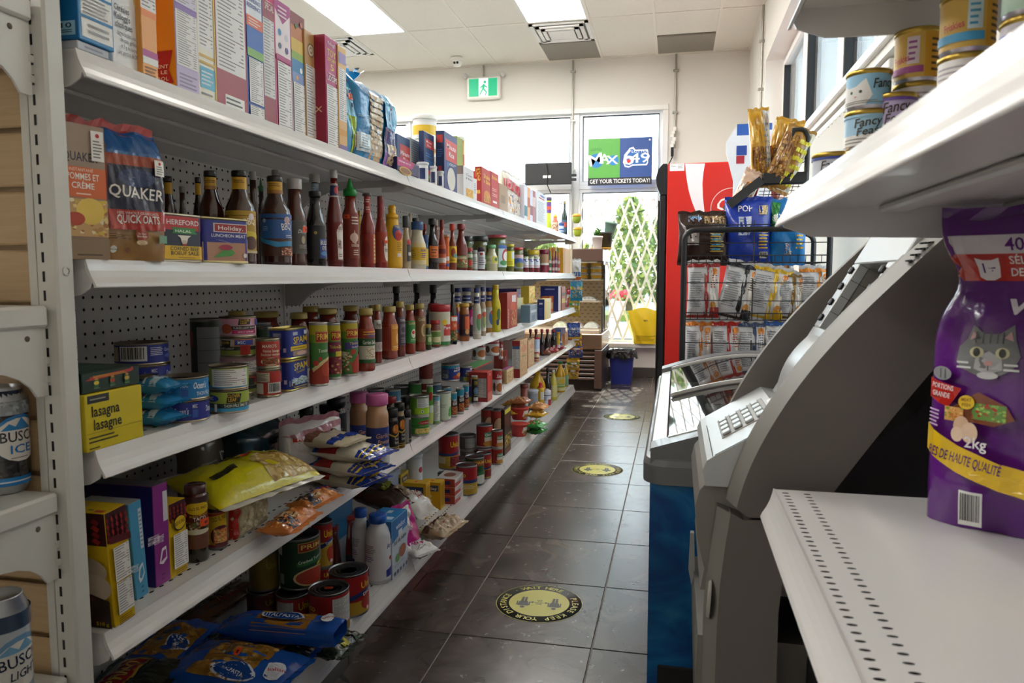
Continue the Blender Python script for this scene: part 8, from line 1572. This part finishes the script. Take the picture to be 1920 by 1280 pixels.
TL = [R(-1, .60, 1, .95, '#d9a81c'), R(-.8, .68, .8, .90, '#2a3a6a'), T('Tetley', 0, .73, .11, '#f0e8d8', 1.3), D(0, .50, .05, '#e9e2c8'), D(0, .34, .05, '#e9e2c8'), D(0, .18, .05, '#e9e2c8')]
carton(4, 799, 807, 904, .075, .10, 'yellow tea box with a navy name plate, left of two', '#d3a11c', [R(-.8, .1, .8, .9, '#a8801a')], side=TL, sidec='#d6a51c', topc='#dcb02a', topo=[PS(0, .5, .01)], name='tea_box')
carton(4, 826, 834, 902, .055, .085, 'yellow tea box with a navy name plate, right of two', '#d3a11c', [R(-.8, .1, .8, .9, '#a8801a')], side=TL, sidec='#d6a51c', topc='#dcb02a', topo=[PS(0, .5, .01)], name='tea_box')
rw = None
for k_, lb in enumerate(('bottom', 'middle', 'top')):
    rw = carton(4, 853, 870, 0, .02, .085, 'red and white small box, %s of a stack of three' % lb, '#d6cfcb', [R(-1, .0, .2, .5, '#b8372e'), L(-.5, .3, .8, .8, 2, '#a8a4a4')], side=[R(-.6, .3, .5, .75, '#2b3470')], sidec='#b3402f', topc='#cfc6c0' if k_ == 2 else '#b3402f', topo=[E(0, .5, .5, .3, '#8a5a4a')] if k_ == 2 else (), z=rw.top+.0004 if rw else None, h=.035, name='tea_box')
for k_ in range(2):
    yb_ = carton(4, 752, 766, 0, .17, .04, ('lower', 'upper')[k_]+' yellow box in the pair standing behind the flour', '#cdb32c', [R(-.8, .4, .8, .8, '#3a3a4a'), T('Tetley', 0, .5, .2, '#e9e2c8', 1.1)], side=[R(-.8, .4, .8, .8, '#3a3a4a')], sidec='#c9ae28', z=yb_.top+.0004 if k_ else ZT[4]+.06, h=.058, name='tea_box')
bottle(4, 762, 792, 850, .13, 'large white sugar canister with a red mark', 'plain', '#cfd3d8', '#c3c8ce', (.04, .9, '#d3d7dc'), [D(.6, .8, .06, '#b3323a'), L(-.3, .2, .5, .3, 2, '#a8aeb8')], caph=.06, m='satin', name='sugar_canister', cat='canister')
carton(4, 728, 752, 885, .18, .05, 'pale blue bag shaped box behind the brown bag', '#a9b8cc', [L(-.6, .3, .6, .6, 3, '#8a98b0')], name='flour_box')
KB = [R(-2, .5, 2, 1, '#a31d20'), T('Unico', .55, .66, .17, '#e9cf2a', .85), G([(-1, .48), (.2, .46), (1.5, .58), (1.5, .50), (.2, .38), (-1, .40)], '#27356e'), R(-2, 0, 2, .38, '#c4a238'), S(.1, .05, 1.1, .36, '#7a2026', '#8f2f34', '#a3484a', '#6a161c'), R(-.8, .15, -.2, .35, '#d9cfae')]
k0 = can(4, 820, 859, 868, .055, 'red bean can with a grey table, under the kidney bean can', '#a31d20', [N(-.3, .05, .6, .95, '#b9b7b4'), R(-2, 0, 2, .2, '#27356e'), R(.7, .5, 1, .9, '#e9cf2a')], tin='#94959a', ps=True, h=.09)
k1 = can(4, 822, 860, 812, .075, 'kidney bean can with yellow lettering, upper row', '#a31d20', KB, tin='#94959a', z=k0.top+.001, h=None)
can(4, 855, 895, 870, 930, 'red bean can with a price sticker on its lid, front', '#a31d20', [R(-2, .52, 2, 1, '#a31d20'), T('nico', -.35, .66, .16, '#e0c62a', .6), R(-2, .42, 2, .54, '#27356e'), R(-2, 0, 2, .42, '#bd9a34'), L(-.2, .2, .6, .36, 3, '#e0d6b0')], tin='#94959a', ps=True)
can(4, 846, 880, 858, .05, 'red can just behind the front bean can, sticker on its lid', '#8f1f20', KB, tin='#94959a', ps=True)
can(4, 872, 908, 855, 912, 'green can with a red plate and sticker, behind the front bean can', '#1f4a2a', [R(-.05, .74, 1.3, .96, '#9a7a3a'), R(-.02, .76, 1.27, .94, '#8f1f1c'), T('PRIMO', .6, .80, .11, '#e0c25a', 1.1), R(-2, .4, 2, .5, '#2f6a3a'), E(.5, .2, .6, .18, '#d9dcd0')], tin='#94959a', ps=True)
can(4, 893, 921, 848, 899, 'red and yellow can with a navy wave, beside the green plate can', '#a31d20', KB, tin='#94959a', ps=True)
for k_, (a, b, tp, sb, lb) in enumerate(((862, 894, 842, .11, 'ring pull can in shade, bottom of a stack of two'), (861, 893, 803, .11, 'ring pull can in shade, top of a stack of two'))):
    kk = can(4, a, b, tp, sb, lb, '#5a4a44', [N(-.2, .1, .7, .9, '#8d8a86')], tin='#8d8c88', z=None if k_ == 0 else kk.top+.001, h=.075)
CH = [R(-2, .74, 2, 1, '#a8271f'), G([(.0, .45), (.9, .5), (.9, .76), (.0, .72)], '#3f8a6a'), T('Chunky', .45, .56, .12, '#f0ece0', .8, 6), R(.0, .26, .8, .48, '#dcd2c0'), E(.4, .16, .5, .14, '#c98a3a'), R(-2, 0, 2, .03, '#d9d4cc')]
h0 = can(4, 893, 923, 842, .03, 'red soup can standing under the chunky soup can', '#a3281f', CH, h=.085)
can(4, 893, 924, 795, .03, 'red chunky soup can with a green name, upper row', '#a3281f', CH, z=h0.top+.001, tin='#a3a4a8')
g0 = can(4, 921, 943, 834, 872, 'red soup can with white band, lower of the front pair', '#a8271f', CH, h=.085)
can_on(g0, .09, 'red soup can with white band, upper of the front pair', '#a8271f', CH)
for (a, b, tp, sb, lb, c) in ((902, 926, 765, .13, 'coffee tin with a face picture in the back row', '#7a3a2a'), (918, 946, 767, .07, 'soup can with grey lid behind the front pair', '#8a2f2a')):
    can(4, a, b, tp, sb, lb, c, [E(.2, .5, .5, .3, '#c9a07a'), R(-2, .8, 2, 1, '#a8322a')], h=None, tin='#8f9094')
bx = carton(4, 946, 958, 808, 848, .02, 'black and yellow noodle carton, lower of two', '#2b1a16', [S(-.9, .3, .9, .9, '#3a2218', '#c9b02a', '#e0cc4a', '#7a3a1e'), R(-.8, .05, .8, .2, '#7a4a2a')], sidec='#3a2a1c', name='noodle_carton', h=None)
carton(4, 946, 958, 764, .0, .02, 'black and yellow noodle carton, upper of two', '#331318', [R(-.9, .8, .9, .97, '#cfc02e'), R(-.7, .3, .8, .7, '#5a1a20')], sidec='#3a2a1c', z=bx.top+.0005, name='noodle_carton')
def bowl(a, b, tp, by, label, z=None, h=.075):
    x, y, r, hh = place_cyl(a, b, z if z else ZT[4], tp, by, h=h); o = empty('noodle_bowl', (x, y, (z or ZT[4])+.0004), label, 'bowl'); 
    q = MB(); q.lathe([(r*.72, 0), (r*.74, .002), (r*.98, hh*.93), (r*.98, hh-.003)], 22, '#b5322c'); q.build('bowl_body', 'satin', o)
    q = MB(); rf = lambda zq: r*(.74+.24*min(1, zq/(hh*.93))); wrap(q, [R(-.6, .25, .3, .85, '#d9cfc0'), S(-.5, .05, .4, .5, '#c9823a', '#a33a24', '#e0b05a', '#4a3a6a'), R(.55, .1, 1.0, .5, '#e0dcd8')], rf, .006, hh*.9, '#b8332c', 0, 22); q.build('sleeve', 'print', o)
    q = MB(); q.lathe([(r*1.0, hh-.006), (r*1.03, hh-.004), (r*1.0, hh), (r*.9, hh+.001), (0, hh+.001)], 22, '#c4443a'); q.build('lid', 'print', o)
    return finish(o, x, y, z or ZT[4], r, hh)
w0 = bowl(956, 991, 795, 820, 'red instant noodle bowl, lower of two')
bowl(956, 992, 766, .0, 'red instant noodle bowl, upper of two', z=w0.top+.002)
def ramen(px, py, zb, label, c1_, c2_, yaw=-6, w=.13, h=.10): return lying(px, py, zb, w, h, .04, label, c1_, [S(-.8, .2, .8, .7, c1_, c2_, '#e9d9a8', '#b8642a'), R(-.9, .72, .9, .86, c2_)], yaw=yaw, name='ramen_pack', wr=.004)
ramen(1004, 806, ZT[4], 'green instant noodle pack, lowest beside the noodle bowls', '#2f8a3a', '#d9d4c4')
ramen(1004, 796, ZT[4]+.042, 'green instant noodle pack lying second beside the noodle bowls', '#35933f', '#d9503a')
ramen(1006, 776, ZT[4]+.084, 'yellow instant noodle pack above the green ones', '#d9a42e', '#e9d9b0')
ramen(1009, 762, ZT[4]+.126, 'orange tan instant noodle pack on top of the pile', '#c98a4a', '#e2c9a8')
ramen(962, 757, ZT[4]+.13, 'yellow instant noodle pack lying above the noodle bowls, left', '#d9a82a', '#c9562a')
ramen(976, 752, ZT[4]+.165, 'brown shiny instant noodle pack above the noodle bowls', '#a8643a', '#d9a07a')
ramen(956, 772, ZT[4]+.10, 'yellow brown noodle pack behind the tall noodle carton', '#c9a03a', '#7a4a2a')
bottle(4, 1007, 1020, 717, .035, 'yellow and brown spray can with a red cap', 'plain', '#d9a81c', '#c2262a', (.05, .75, '#dcab20'), [R(.0, .5, 1, .9, '#d9cfc0'), R(-1, 0, 1, .3, '#a85a2a')], caph=.22, captype='dome', capr=.9, m='satin', name='spray_can', cat='can')
bottle(4, 1018, 1033, 729, .012, 'white oven cleaner style spray can with navy and red print', 'plain', '#dcdce2', '#e6e6ea', (.03, .85, '#dddde4'), [R(.2, .1, .9, .5, '#a8323c'), R(-.5, .75, 1, .8, '#27357c'), L(-.6, .4, .1, .7, 4, '#7a86b8')], caph=.1, captype='dome', capr=.9, m='satin', name='spray_can', cat='can')
bottle(4, 989, 1009, 730, .06, 'grey ribbed canister in the shade before the oils', 'plain', '#9a9da2', '#c9ccd0', (.05, .85, '#8d9096'), caph=.08, m='satin', name='canister', cat='canister')
bottle(4, 976, 990, 720, .08, 'coffee tin with a maroon top and blue grey label', 'plain', '#8a4a3a', '#7a3a34', (.02, .55, '#8f9cae'), [R(-2, .8, 2, 1, '#d9c08a')], caph=.1, m='satin', name='canister', cat='canister')
bottle(4, 993, 1023, 692, .07, 'big yellow cooking oil jug in shadow', 'oil', '#d0a01c', '#a8801a', (.1, .5, '#c9a02a'), caph=.08)
bottle(4, 1020, 1034, 690, .05, 'dark bottle between the oil jugs', 'soy', '#2a2622', '#3a3430', (.1, .4, '#6a3a3a'), caph=.1)
bottle(4, 1030, 1045, 693, .015, 'slim clear oil bottle with pale yellow oil', 'oil', '#cdb84a', '#e0dcc8', (.1, .5, '#d9cf8a'), caph=.08)
bottle(4, 1040, 1060, 677, .012, 'golden cooking oil bottle with a green cap, sunlit at the end', 'oil', '#e6ad1c', '#2f7a3a', (.06, .50, '#d6cf9a'), [R(-1, .25, 1, .5, '#7fae4a'), E(.3, .7, .4, .2, '#e6c23a')], caph=.08, capr=.5)
bottle(4, 1056, 1066, 681, .03, 'last oil bottle at the end of the bottom deck', 'oil', '#d9b23a', '#d9cfae', (.06, .5, '#8fae8a'), caph=.08)
# hanging chip bags on the end of the gondola
hg = (('#3aa0c8', '#e0c83a'), ('#d9b62a', '#3f9a4a'), ('#c93a5a', '#e6dcd8'), ('#3f62b8', '#b8c4e0'), ('#e0b32a', '#a8402a'), ('#3a5aa8', '#d97a3a'), ('#d9a82a', '#5a8a3a'), ('#dcb42e', '#8a3a2a'))
nmh = ('teal and yellow', 'yellow and green', 'crimson and white', 'royal blue', 'golden', 'navy and orange', 'amber and green', 'yellow and brown')
for k_, (px, py, ww, hh_) in enumerate(((1080, 545, .11, .15), (1076, 575, .10, .14), (1071, 560, .09, .15), (1075, 620, .12, .11), (1077, 640, .13, .10), (1079, 657, .13, .10), (1074, 684, .12, .09), (1072, 698, .12, .09))):
    yy = YS[4]+.035+.012*(k_ % 3); p = on_y(px, py, yy)
    pouch_at((p.x, yy+.02, p.z-hh_/2), ww, hh_, .05, nmh[k_]+' snack bag hanging on the far end of the gondola', hg[k_][0], [R(-1, .55, 1, .75, hg[k_][1]), S(-.8, .1, .8, .5, *hg[k_], '#e9e2d4'), E(0, .65, .5, .08, '#f0ece2')], 'pillow', (0, 0, -1.2), name='hanging_snack_bag', wr=.004)
yy = YS[4]+.05; p = on_y(1079, 505, yy)
pouch_at((p.x, yy, p.z-.09), .10, .17, .05, 'white and blue snack bag hanging above the teal one', '#d9e2e8', [R(-1, .2, 1, .4, '#3f7ab8'), R(-1, .0, 1, .15, '#d9762a')], 'pillow', (0, 0, -1.2), name='hanging_snack_bag', wr=.004)

# ---- beer cans on the end display
def beer(px, py, z, label, ops, col, z1=.157):
    p = on_z(px, py, z); r = .0335; o = empty('beer_can', (p.x, p.y, z+.0004), label, 'beer can')
    q = MB(); q.lathe([(r*.72, 0), (r*.80, .002), (r, .016), (r, z1-.02), (r*.80, z1-.002), (r*.82, z1), (r*.78, z1), (r*.74, z1-.006), (0, z1-.006)], 30, '#c3c6cb'); q.build('can_body', 'tin', o)
    q = MB(); wrap(q, ops, lambda zq: r, .014, z1-.02, col, math.radians(-10), 30); q.build('printed_sleeve', 'gloss', o); return o, r
o, r = beer(10, 921, .783, 'black and blue ice beer can on the end display', [R(-2, 0, 2, .10, '#1f7ac0'), L(-.8, .03, .9, .07, 1, '#d9e6ee'), S(-2, .10, 2, .30, '#1b1c1e', '#2a2b2d', '#3a3a3c', '#0f1012'), E(.1, .56, .72, .28, '#1f7ac0'), E(.1, .54, .68, .26, '#e4e2dc'), G([(-.4, .66), (-.2, .74), (-.05, .70), (.12, .80), (.3, .72), (.45, .66)], '#2f86c4'), T('BUSCH', .1, .52, .12, '#17171a', 1.05), T('ICE', .1, .38, .10, '#1f6fb8', .6), L(-.2, .32, .4, .34, 1, '#555'), S(-2, .84, 2, 1, '#9aa0a6', '#b4b9be', '#7f858c')], '#26272a')
q = MB(); q.lathe([(r*1.04, .118), (r*1.06, .130), (r*.9, .146), (r*.84, .152)], 28, '#1d2f4a', caps=False)
stick(q, canvas([T('6', .55, .2, .7, '#b9a9b4', .28)], r*PI/2, .028), cyl_map(lambda zq: r*1.065, .119, math.radians(-10))); q.build('carrier_ring', 'gloss', o)
o, r = beer(10, 1325, .52, 'silver and blue light beer can on the lower end display shelf', [R(-2, .0, 2, .3, '#8fa3b8'), E(.1, .45, .75, .30, '#6a93b8'), E(.1, .42, .70, .27, '#d9d8d2'), G([(-.5, .56), (-.2, .66), (.0, .6), (.2, .7), (.5, .58)], '#6fa0c4'), T('BUSCH', .1, .42, .12, '#1c2a44', 1.1, 4), T('LIGHT', .15, .28, .09, '#1c2a44', .75, 4, .15), R(-2, .82, 2, 1, '#3a4a60')], '#b4bcc6')

# ================================================================== goods on the right
def cat_tin(px0, px1, n0, n1, r, h, what, kinds):
    """stack of small tins on the upper right shelf, seen from below"""
    a0, a1 = qdir(px0, 300), qdir(px1, 300); rho = r/math.sin((a1-a0)/2); am = (a0+a1)/2; x, y = rho*math.sin(am), rho*math.cos(am)
    for i in range(n0, n1):
        kd = kinds[min(i, len(kinds)-1)]; z = 1.2094+i*h
        o = empty('cat_food_tin', (x, y, z), what[min(i, len(what)-1)], 'tin', None, math.radians(-100))
        q = MB(); q.lathe([(r*.86, 0), (r*.9, .001), (r*.9, .004), (r*.93, .0055), (r*.93, h-.0065), (r*.98, h-.0055), (r, h-.004), (r, h-.001), (r*.97, h), (r*.92, h-.002), (0, h-.002)], 30, ['#cfcbd6']*4+['#b89a4a']*8); q.build('tin_body', 'tin', o)
        q = MB(); wrap(q, kd[1], lambda zq: r*.932, .0052, h-.0062, kd[0], 0, 30); q.build('paper_label', 'print', o)
FF = lambda c: [R(-2, 0, 2, .34, '#dedbd6'), L(-.8, .05, .9, .26, 2, '#8a8680'), T('Fancy', .0, .62, .28, '#3a2c14', .8, 6, .25), T('Feast', .05, .34, .26, '#3a2c14', .75, 6, .25), R(-2, .92, 2, 1, c)]
CATL = [G([(-1.2, .2), (-.9, .75), (-.7, .6), (-.4, .62), (-.1, .85), (.1, .3), (-.1, 0), (-1, 0)], '#e2dfda'), E(-.55, .44, .05, .05, '#3a4a3a'), E(-.25, .44, .05, .05, '#3a4a3a'), E(-.4, .28, .04, .03, '#c99a94'), T('Fancy', .45, .55, .3, '#3a2c14', .7, 6, .25), L(-.9, .04, .6, .16, 2, '#8a8680')]
YEL = [R(.15, 0, 2, 1, '#d9a02a'), L(.35, .1, .9, .9, 6, '#5a4014'), R(-.35, .3, .0, .9, '#e2d3da'), L(-.3, .35, -.05, .85, 4, '#9a5a9a'), R(-1.2, .1, .12, .25, '#a34a8c'), T('Friskies', -.5, .35, .16, '#c94a5a', .5, 8)]
YEB = [R(.35, 0, 2, 1, '#d9a02a'), L(.5, .1, .95, .9, 6, '#5a4014'), R(-.1, .35, .25, .95, '#d3e2e6'), L(-.05, .4, .2, .9, 4, '#4fa0c4'), R(-1.2, .12, .3, .3, '#4fa4d0'), T('Friskies', -.4, .38, .16, '#c94a5a', .5, 8)]
PUR = [L(-.9, .4, .9, .9, 5, '#a39a9f'), L(-.9, .1, .6, .3, 2, '#8a8088')]
FF2 = FF('#6a4a9a')
cat_tin(1579, 1668, 0, 3, .0275, .049, ['purple banded cat food tin at the bottom of the stack with the white cat', 'cat food tin with script lettering, middle of the stack with the white cat', 'cat food tin with a white cat picture, on top of its stack'], [('#6a4a9a', FF2), ('#9cc3da', FF('#9cc3da')), ('#8fc0dc', CATL)])
cat_tin(1521, 1606, 0, 1, .0275, .051, ['single navy banded cat food tin, farthest left on the upper right shelf'], [('#c9ccd6', FF('#3a4a9a'))])
cat_tin(1630, 1717, 0, 2, .0262, .058, ['purple banded cat food tin, lower of two behind the yellow stack', 'purple banded cat food tin, upper of two behind the yellow stack'], [('#cfd6dc', FF2), ('#b9a9d0', FF2)])
cat_tin(1666, 1757, 0, 3, .0275, .066, ['white printed cat food tin at the bottom of the magenta striped stack', 'white printed cat food tin just under the magenta striped one', 'yellow cat food tin with a magenta stripe'], [('#dedbd6', PUR), ('#dcd8da', PUR), ('#dcb456', YEL)])
cat_tin(1747, 1858, 0, 3, .0275, .0615, ['white cat food tin at the bottom of the blue striped stack', 'white cat food tin just under the blue striped one', 'yellow cat food tin with a blue stripe'], [('#dedbd6', PUR), ('#dedbd6', PUR), ('#dcb456', YEB)])
cat_tin(1858, 1990, 0, 3, .0275, .064, ['white cat food tin at the bottom of the rightmost stack', 'cat food tin with blue and pink bands at the right edge', 'pale green cat food tin at the upper right corner'], [('#dedbd6', PUR), ('#d9d3da', [R(-2, .6, 2, .85, '#4a62c0'), R(-2, .2, 2, .55, '#c9426a')]), ('#b9d6bf', [R(-2, .5, 2, .8, '#5f9a7a')])])
# purple cat food bag
PU = '#5c1a78'
def sh(pts, du, dv, s=1.0): return [(du+u*s, dv+v*s*.36) for u, v in pts]
CAT_ = [(-.50, .0), (-.46, .30), (-.34, .46), (-.28, .72), (-.10, .56), (.14, .56), (.34, .74), (.40, .44), (.48, .16), (.36, -.10), (.12, -.24), (-.18, -.22), (-.40, -.12)]
cu_, cv_ = -.57, .545
def hd(u0, v, r): return E(u0, v, r*.85, r, '#7d7e80')
cb = pouch_at((.437, .945, .8036), .275, .364, .12, 'large purple cat food bag with a cat face, standing on the lower right shelf', PU, [R(-1, .885, 1, .945, '#dcd4dc'), T('40% plus', -.28, .895, .04, '#5c1a78', .52), R(-1, .80, 1, .885, '#b8271f'), G([(-.79, .812), (-.80, .872), (-.74, .865), (-.67, .865), (-.61, .872), (-.62, .812), (-.67, .802), (-.74, .802)], '#e9e2e6'), T('1+', -.705, .825, .03, '#5c1a78', .10), T('SÉLECTION', -.3, .852, .024, '#efe2e2', .46), T('DE VIANDES', -.3, .815, .024, '#efe2e2', .46),
  T('whiskas', .08, .70, .07, '#e6dcea', 1.2, 0, .1),
  G(sh(CAT_, cu_, cv_, .46), '#77787a'), G(sh([(-.2, .10), (0, .24), (.2, .10), (.22, -.1), (0, -.2), (-.22, -.1)], cu_, cv_, .46), '#b4b4b6'), E(cu_-.085, cv_+.035, .05, .017, '#cfcaa0'), E(cu_+.095, cv_+.035, .05, .017, '#cfcaa0'), E(cu_-.085, cv_+.035, .025, .014, '#1c1c1c'), E(cu_+.095, cv_+.035, .025, .014, '#1c1c1c'), E(cu_, cv_+.002, .03, .009, '#c99a98'), R(cu_-.004, cv_-.02, cu_+.004, cv_-.004, '#5a5556'), E(cu_, cv_-.035, .075, .011, '#c9c8c9'), G(sh([(-.26, .60), (-.30, .44), (-.18, .50)], cu_, cv_, .46), '#c9a0a0'), G(sh([(.31, .62), (.36, .44), (.22, .50)], cu_, cv_, .46), '#c9a0a0')]+[R(cu_+x, cv_+.065, cu_+x+.012, cv_+.10, '#454547') for x in (-.10, -.05, .0, .05, .09)]+[L(cu_-.22, cv_-.02, cu_-.11, cv_+.01, 2, '#d9d9db'), L(cu_+.11, cv_-.02, cu_+.22, cv_+.01, 2, '#d9d9db'), E(-.90, .505, .075, .022, '#8f9092'), R(-.915, .49, -.908, .52, '#55565a'), R(-.88, .49, -.873, .52, '#55565a'),
  G([(-1, .485), (-.74, .465), (-.79, .43), (-.84, .40), (-1, .42)], '#b8271f'), T('PORTIONS', -.89, .455, .016, '#f0e0e0', .17, -4), T('GRANDE', -.90, .43, .016, '#f0e0e0', .14, -4), L(-.99, .33, -.90, .39, 5, '#c9a8d0'),
  G([(-.82, .40), (-.62, .46), (-.42, .425), (-.36, .385), (-.5, .36), (-.75, .365)], '#7a3f24'), S(-.66, .375, -.42, .425, '#5f8a3a', '#7fae4a', '#a8322a', '#8a5a2a', '#9fc05a'), S(-.86, .36, -.72, .405, '#d9a05a', '#c9793a', '#e8c07a', '#7a9a3a'), E(-.73, .345, .06, .035, '#dcb89a'), E(-.67, .33, .06, .033, '#e2c4a8'), E(-.76, .32, .045, .024, '#e6cab0'), D(-.70, .425, .022, '#e6c01e'), T('MEAT', -.70, .428, .010, '#8a5a14', .07), T('FISH', -.70, .412, .010, '#8a5a14', .06),
  T('2kg', -.62, .285, .034, '#e9e2ea', .16), G([(-1, .335), (-.75, .285), (-.45, .25), (0, .225), (1, .20), (1, .11), (0, .135), (-.45, .165), (-.75, .20), (-1, .25)], '#d9b21c'), T('RES DE HAUTE QUALITÉ', -.71, .222, .030, '#4a1560', .54, -9), K(-.72, .03, -.55, .15)], 'stand', (0, 0, math.radians(-90-24)), 'cat_food_bag', 'bag', None, 'film', .0022, True, .16)
o = carton_at(.30, .86, 1.0, .3604, .12, .168, 'blue carton with white print under the right display shelf', '#1f4fa0', [T('80', .4, .75, .12, '#e6ecf4', .4), R(-.8, .1, .8, .5, '#2f66b8')], side=[T('80 g', -.5, .8, .09, '#e6ecf4', .5), L(-.8, .3, .5, .6, 3, '#9ab4dc')], sidec='#1d4a98', topc='#2b60b4', name='blue_carton')

# ---- bags in the snack rack
def rbag(px0, px1, z, top, y, d, label, col, ops, rz=0, lean=0, **kw):
    a = on_y(px0, 560, y); b = on_y(px1, 560, y); zt = on_y((px0+px1)/2, top, y).z
    return pouch_at(((a.x+b.x)/2, y+d/2, z+.004), b.x-a.x, zt-z, d, label, col, ops, 'pillow', (lean, 0, -PI/2+rz), 'chip_bag', 'bag', None, 'foil' if kw.get('foil') else 'film', .005)
POP = lambda c: [R(-.45, .42, .1, .72, '#b9c4d8'), L(-.4, .44, .05, .7, 6, '#7f8aa8'), T('POP', -.15, .80, .10, '#e9ecf4', .6), L(.45, .2, .9, .5, 6, '#d9b83a'), D(.6, .83, .07, '#2a2224'), S(.45, .75, .8, .9, '#e0c890', '#2a2224', '#c9b080', '#f0e4c0'), K(.5, .06, .85, .16)]
rbag(1268, 1366, TR[0], 402, 3.19, .11, 'brown popcorn bag, left of the three in the top wire basket', '#33201a', [T('POP', -.35, .84, .09, '#8fb4e8', .5), T('Candy', -.35, .92, .06, '#6fb0d8', .5), S(.0, .80, .8, .96, '#8a6a3a', '#c9a86a', '#5a3a22', '#e0c890'), R(-.75, .35, -.2, .66, '#8d8480'), L(.25, .2, .8, .66, 9, '#c9a83a'), L(.3, .22, .7, .62, 4, '#4f9ac0')], rz=.05)
rbag(1356, 1446, TR[0], 374, 3.20, .13, 'royal blue popcorn bag in the middle of the top wire basket', '#1f3fae', POP(0))
rbag(1440, 1512, TR[0], 378, 3.22, .12, 'sky blue popcorn bag at the right of the top wire basket', '#1f7cc4', [T('POP', .1, .86, .08, '#e9f0f8', .6), G([(-1, 1), (-.4, 1), (-.7, .6), (-1, .55)], '#3f9a4a'), E(-.6, .72, .3, .08, '#e6efe0'), L(.4, .2, .85, .6, 6, '#d9b83a'), S(-.2, .12, .2, .3, '#1f7cc4', '#e0c890', '#8a5a3a')])
SIL = '#d3d4d8'
def chip(px0, px1, lv, top, label, c, lean=0, z=None, y=3.17): return rbag(px0, px1, TR[lv], top, y, .10, label, SIL, [R(.05, 0, .32, 1, c), R(.40, 0, 1, 1, '#e3ddd6'), L(.45, .55, .9, .8, 6, c), D(.65, .85, .06, '#d9822a'), E(.6, .22, .2, .09, '#c98a3a'), R(.40, 0, 1, .2, c), R(-1, 0, 1, .05, c), R(-1, .93, 1, 1, c), L(-.85, .2, .0, .85, 16, '#8d9096')], lean=-lean, foil=False)
chip(1288, 1350, 1, 495, 'silver and red chip bag, first in the middle basket', '#a32a2c')
chip(1340, 1408, 1, 495, 'silver and black chip bag, second in the middle basket', '#2a2a2c', .22)
chip(1395, 1470, 1, 503, 'silver and yellow chip bag, third in the middle basket', '#d9b01e', .2)
chip(1452, 1508, 1, 515, 'silver and brown chip bag, fourth in the middle basket', '#8a6a2a', .06)
chip(1500, 1560, 1, 505, 'silver and orange chip bag at the right of the middle basket', '#d9882a')
chip(1420, 1500, 1, 488, 'yellow edged chip bag at the back of the middle basket', '#d9c01e', -.1, y=3.30)
chip(1285, 1338, 2, 606, 'silver and orange chip bag, first in the lower basket', '#c9762a')
chip(1336, 1392, 2, 606, 'silver chip bag with a bold red stripe in the lower basket', '#b3261f')
chip(1385, 1440, 2, 608, 'plain silver chip bag in the lower basket', '#3a4a6a')
chip(1436, 1500, 2, 606, 'silver and blue chip bag at the right of the lower basket', '#2f5aa0')
zt_ = on_y(1470, 345, 3.3).z-.05
def tbag(pxa, pya, w, h, label, col, ops, tilt, y=3.34, rz=0, foil=True):
    p = on_y(pxa, pya, y); pouch_at((p.x, y, p.z), w, h, .07, label, col, ops, 'pillow', (0, 0, 0), 'snack_bag', 'bag', None, 'film', .005).o.rotation_euler = (Matrix.Rotation(math.radians(tilt), 3, 'Y') @ Matrix.Rotation(-PI/2+rz, 3, 'Z')).to_euler()
GN = ['#8a5a2c', '#b9863c', '#d9b25a', '#6a4420', '#c99a4a']
tbag(1428, 345, .085, .30, 'gold bag of nuts standing upright in the upper tray, left', '#c9952a', [S(-.8, .15, .8, .5, *GN), R(-.9, .55, .2, .8, '#d9a83a'), R(.3, 0, .95, 1, '#b9b4ac'), L(.35, .2, .9, .85, 8, '#8a847a')], -4, y=3.33)
tbag(1448, 348, .12, .27, 'gold bag of nuts with a clear window, leaning in the upper tray, middle', '#cf9c2c', [R(-.9, .6, .9, .95, '#d3a22e'), S(-.8, .1, .8, .55, *GN), D(.3, .75, .07, '#3a3a4a')], 14, y=3.38)
tbag(1452, 352, .12, .25, 'gold bag of nuts with a white and yellow striped back, in the upper tray, right', '#b08038', [S(-.95, .1, .1, .9, *GN), R(.1, 0, 1, 1, '#e0dccc')]+[R(.15, .08+.14*i, .95, .15+.14*i, '#d9cf3a') for i in range(6)], 24, y=3.31)
tbag(1400, 372, .07, .22, 'red snack bag lying along the slanted panel', '#a8382c', [R(-1, .6, 1, .9, '#d9a0a0'), S(-.8, .1, .8, .5, '#a8382c', '#d9c090', '#7a4a2a')], 18, y=3.36)
tbag(1388, 380, .08, .13, 'pink cream snack bag at the foot of the slanted panel', '#dcb8a0', [R(-1, .3, 1, .6, '#e6d8c8'), E(0, .5, .4, .2, '#d9862a')], 24, y=3.30, foil=False)
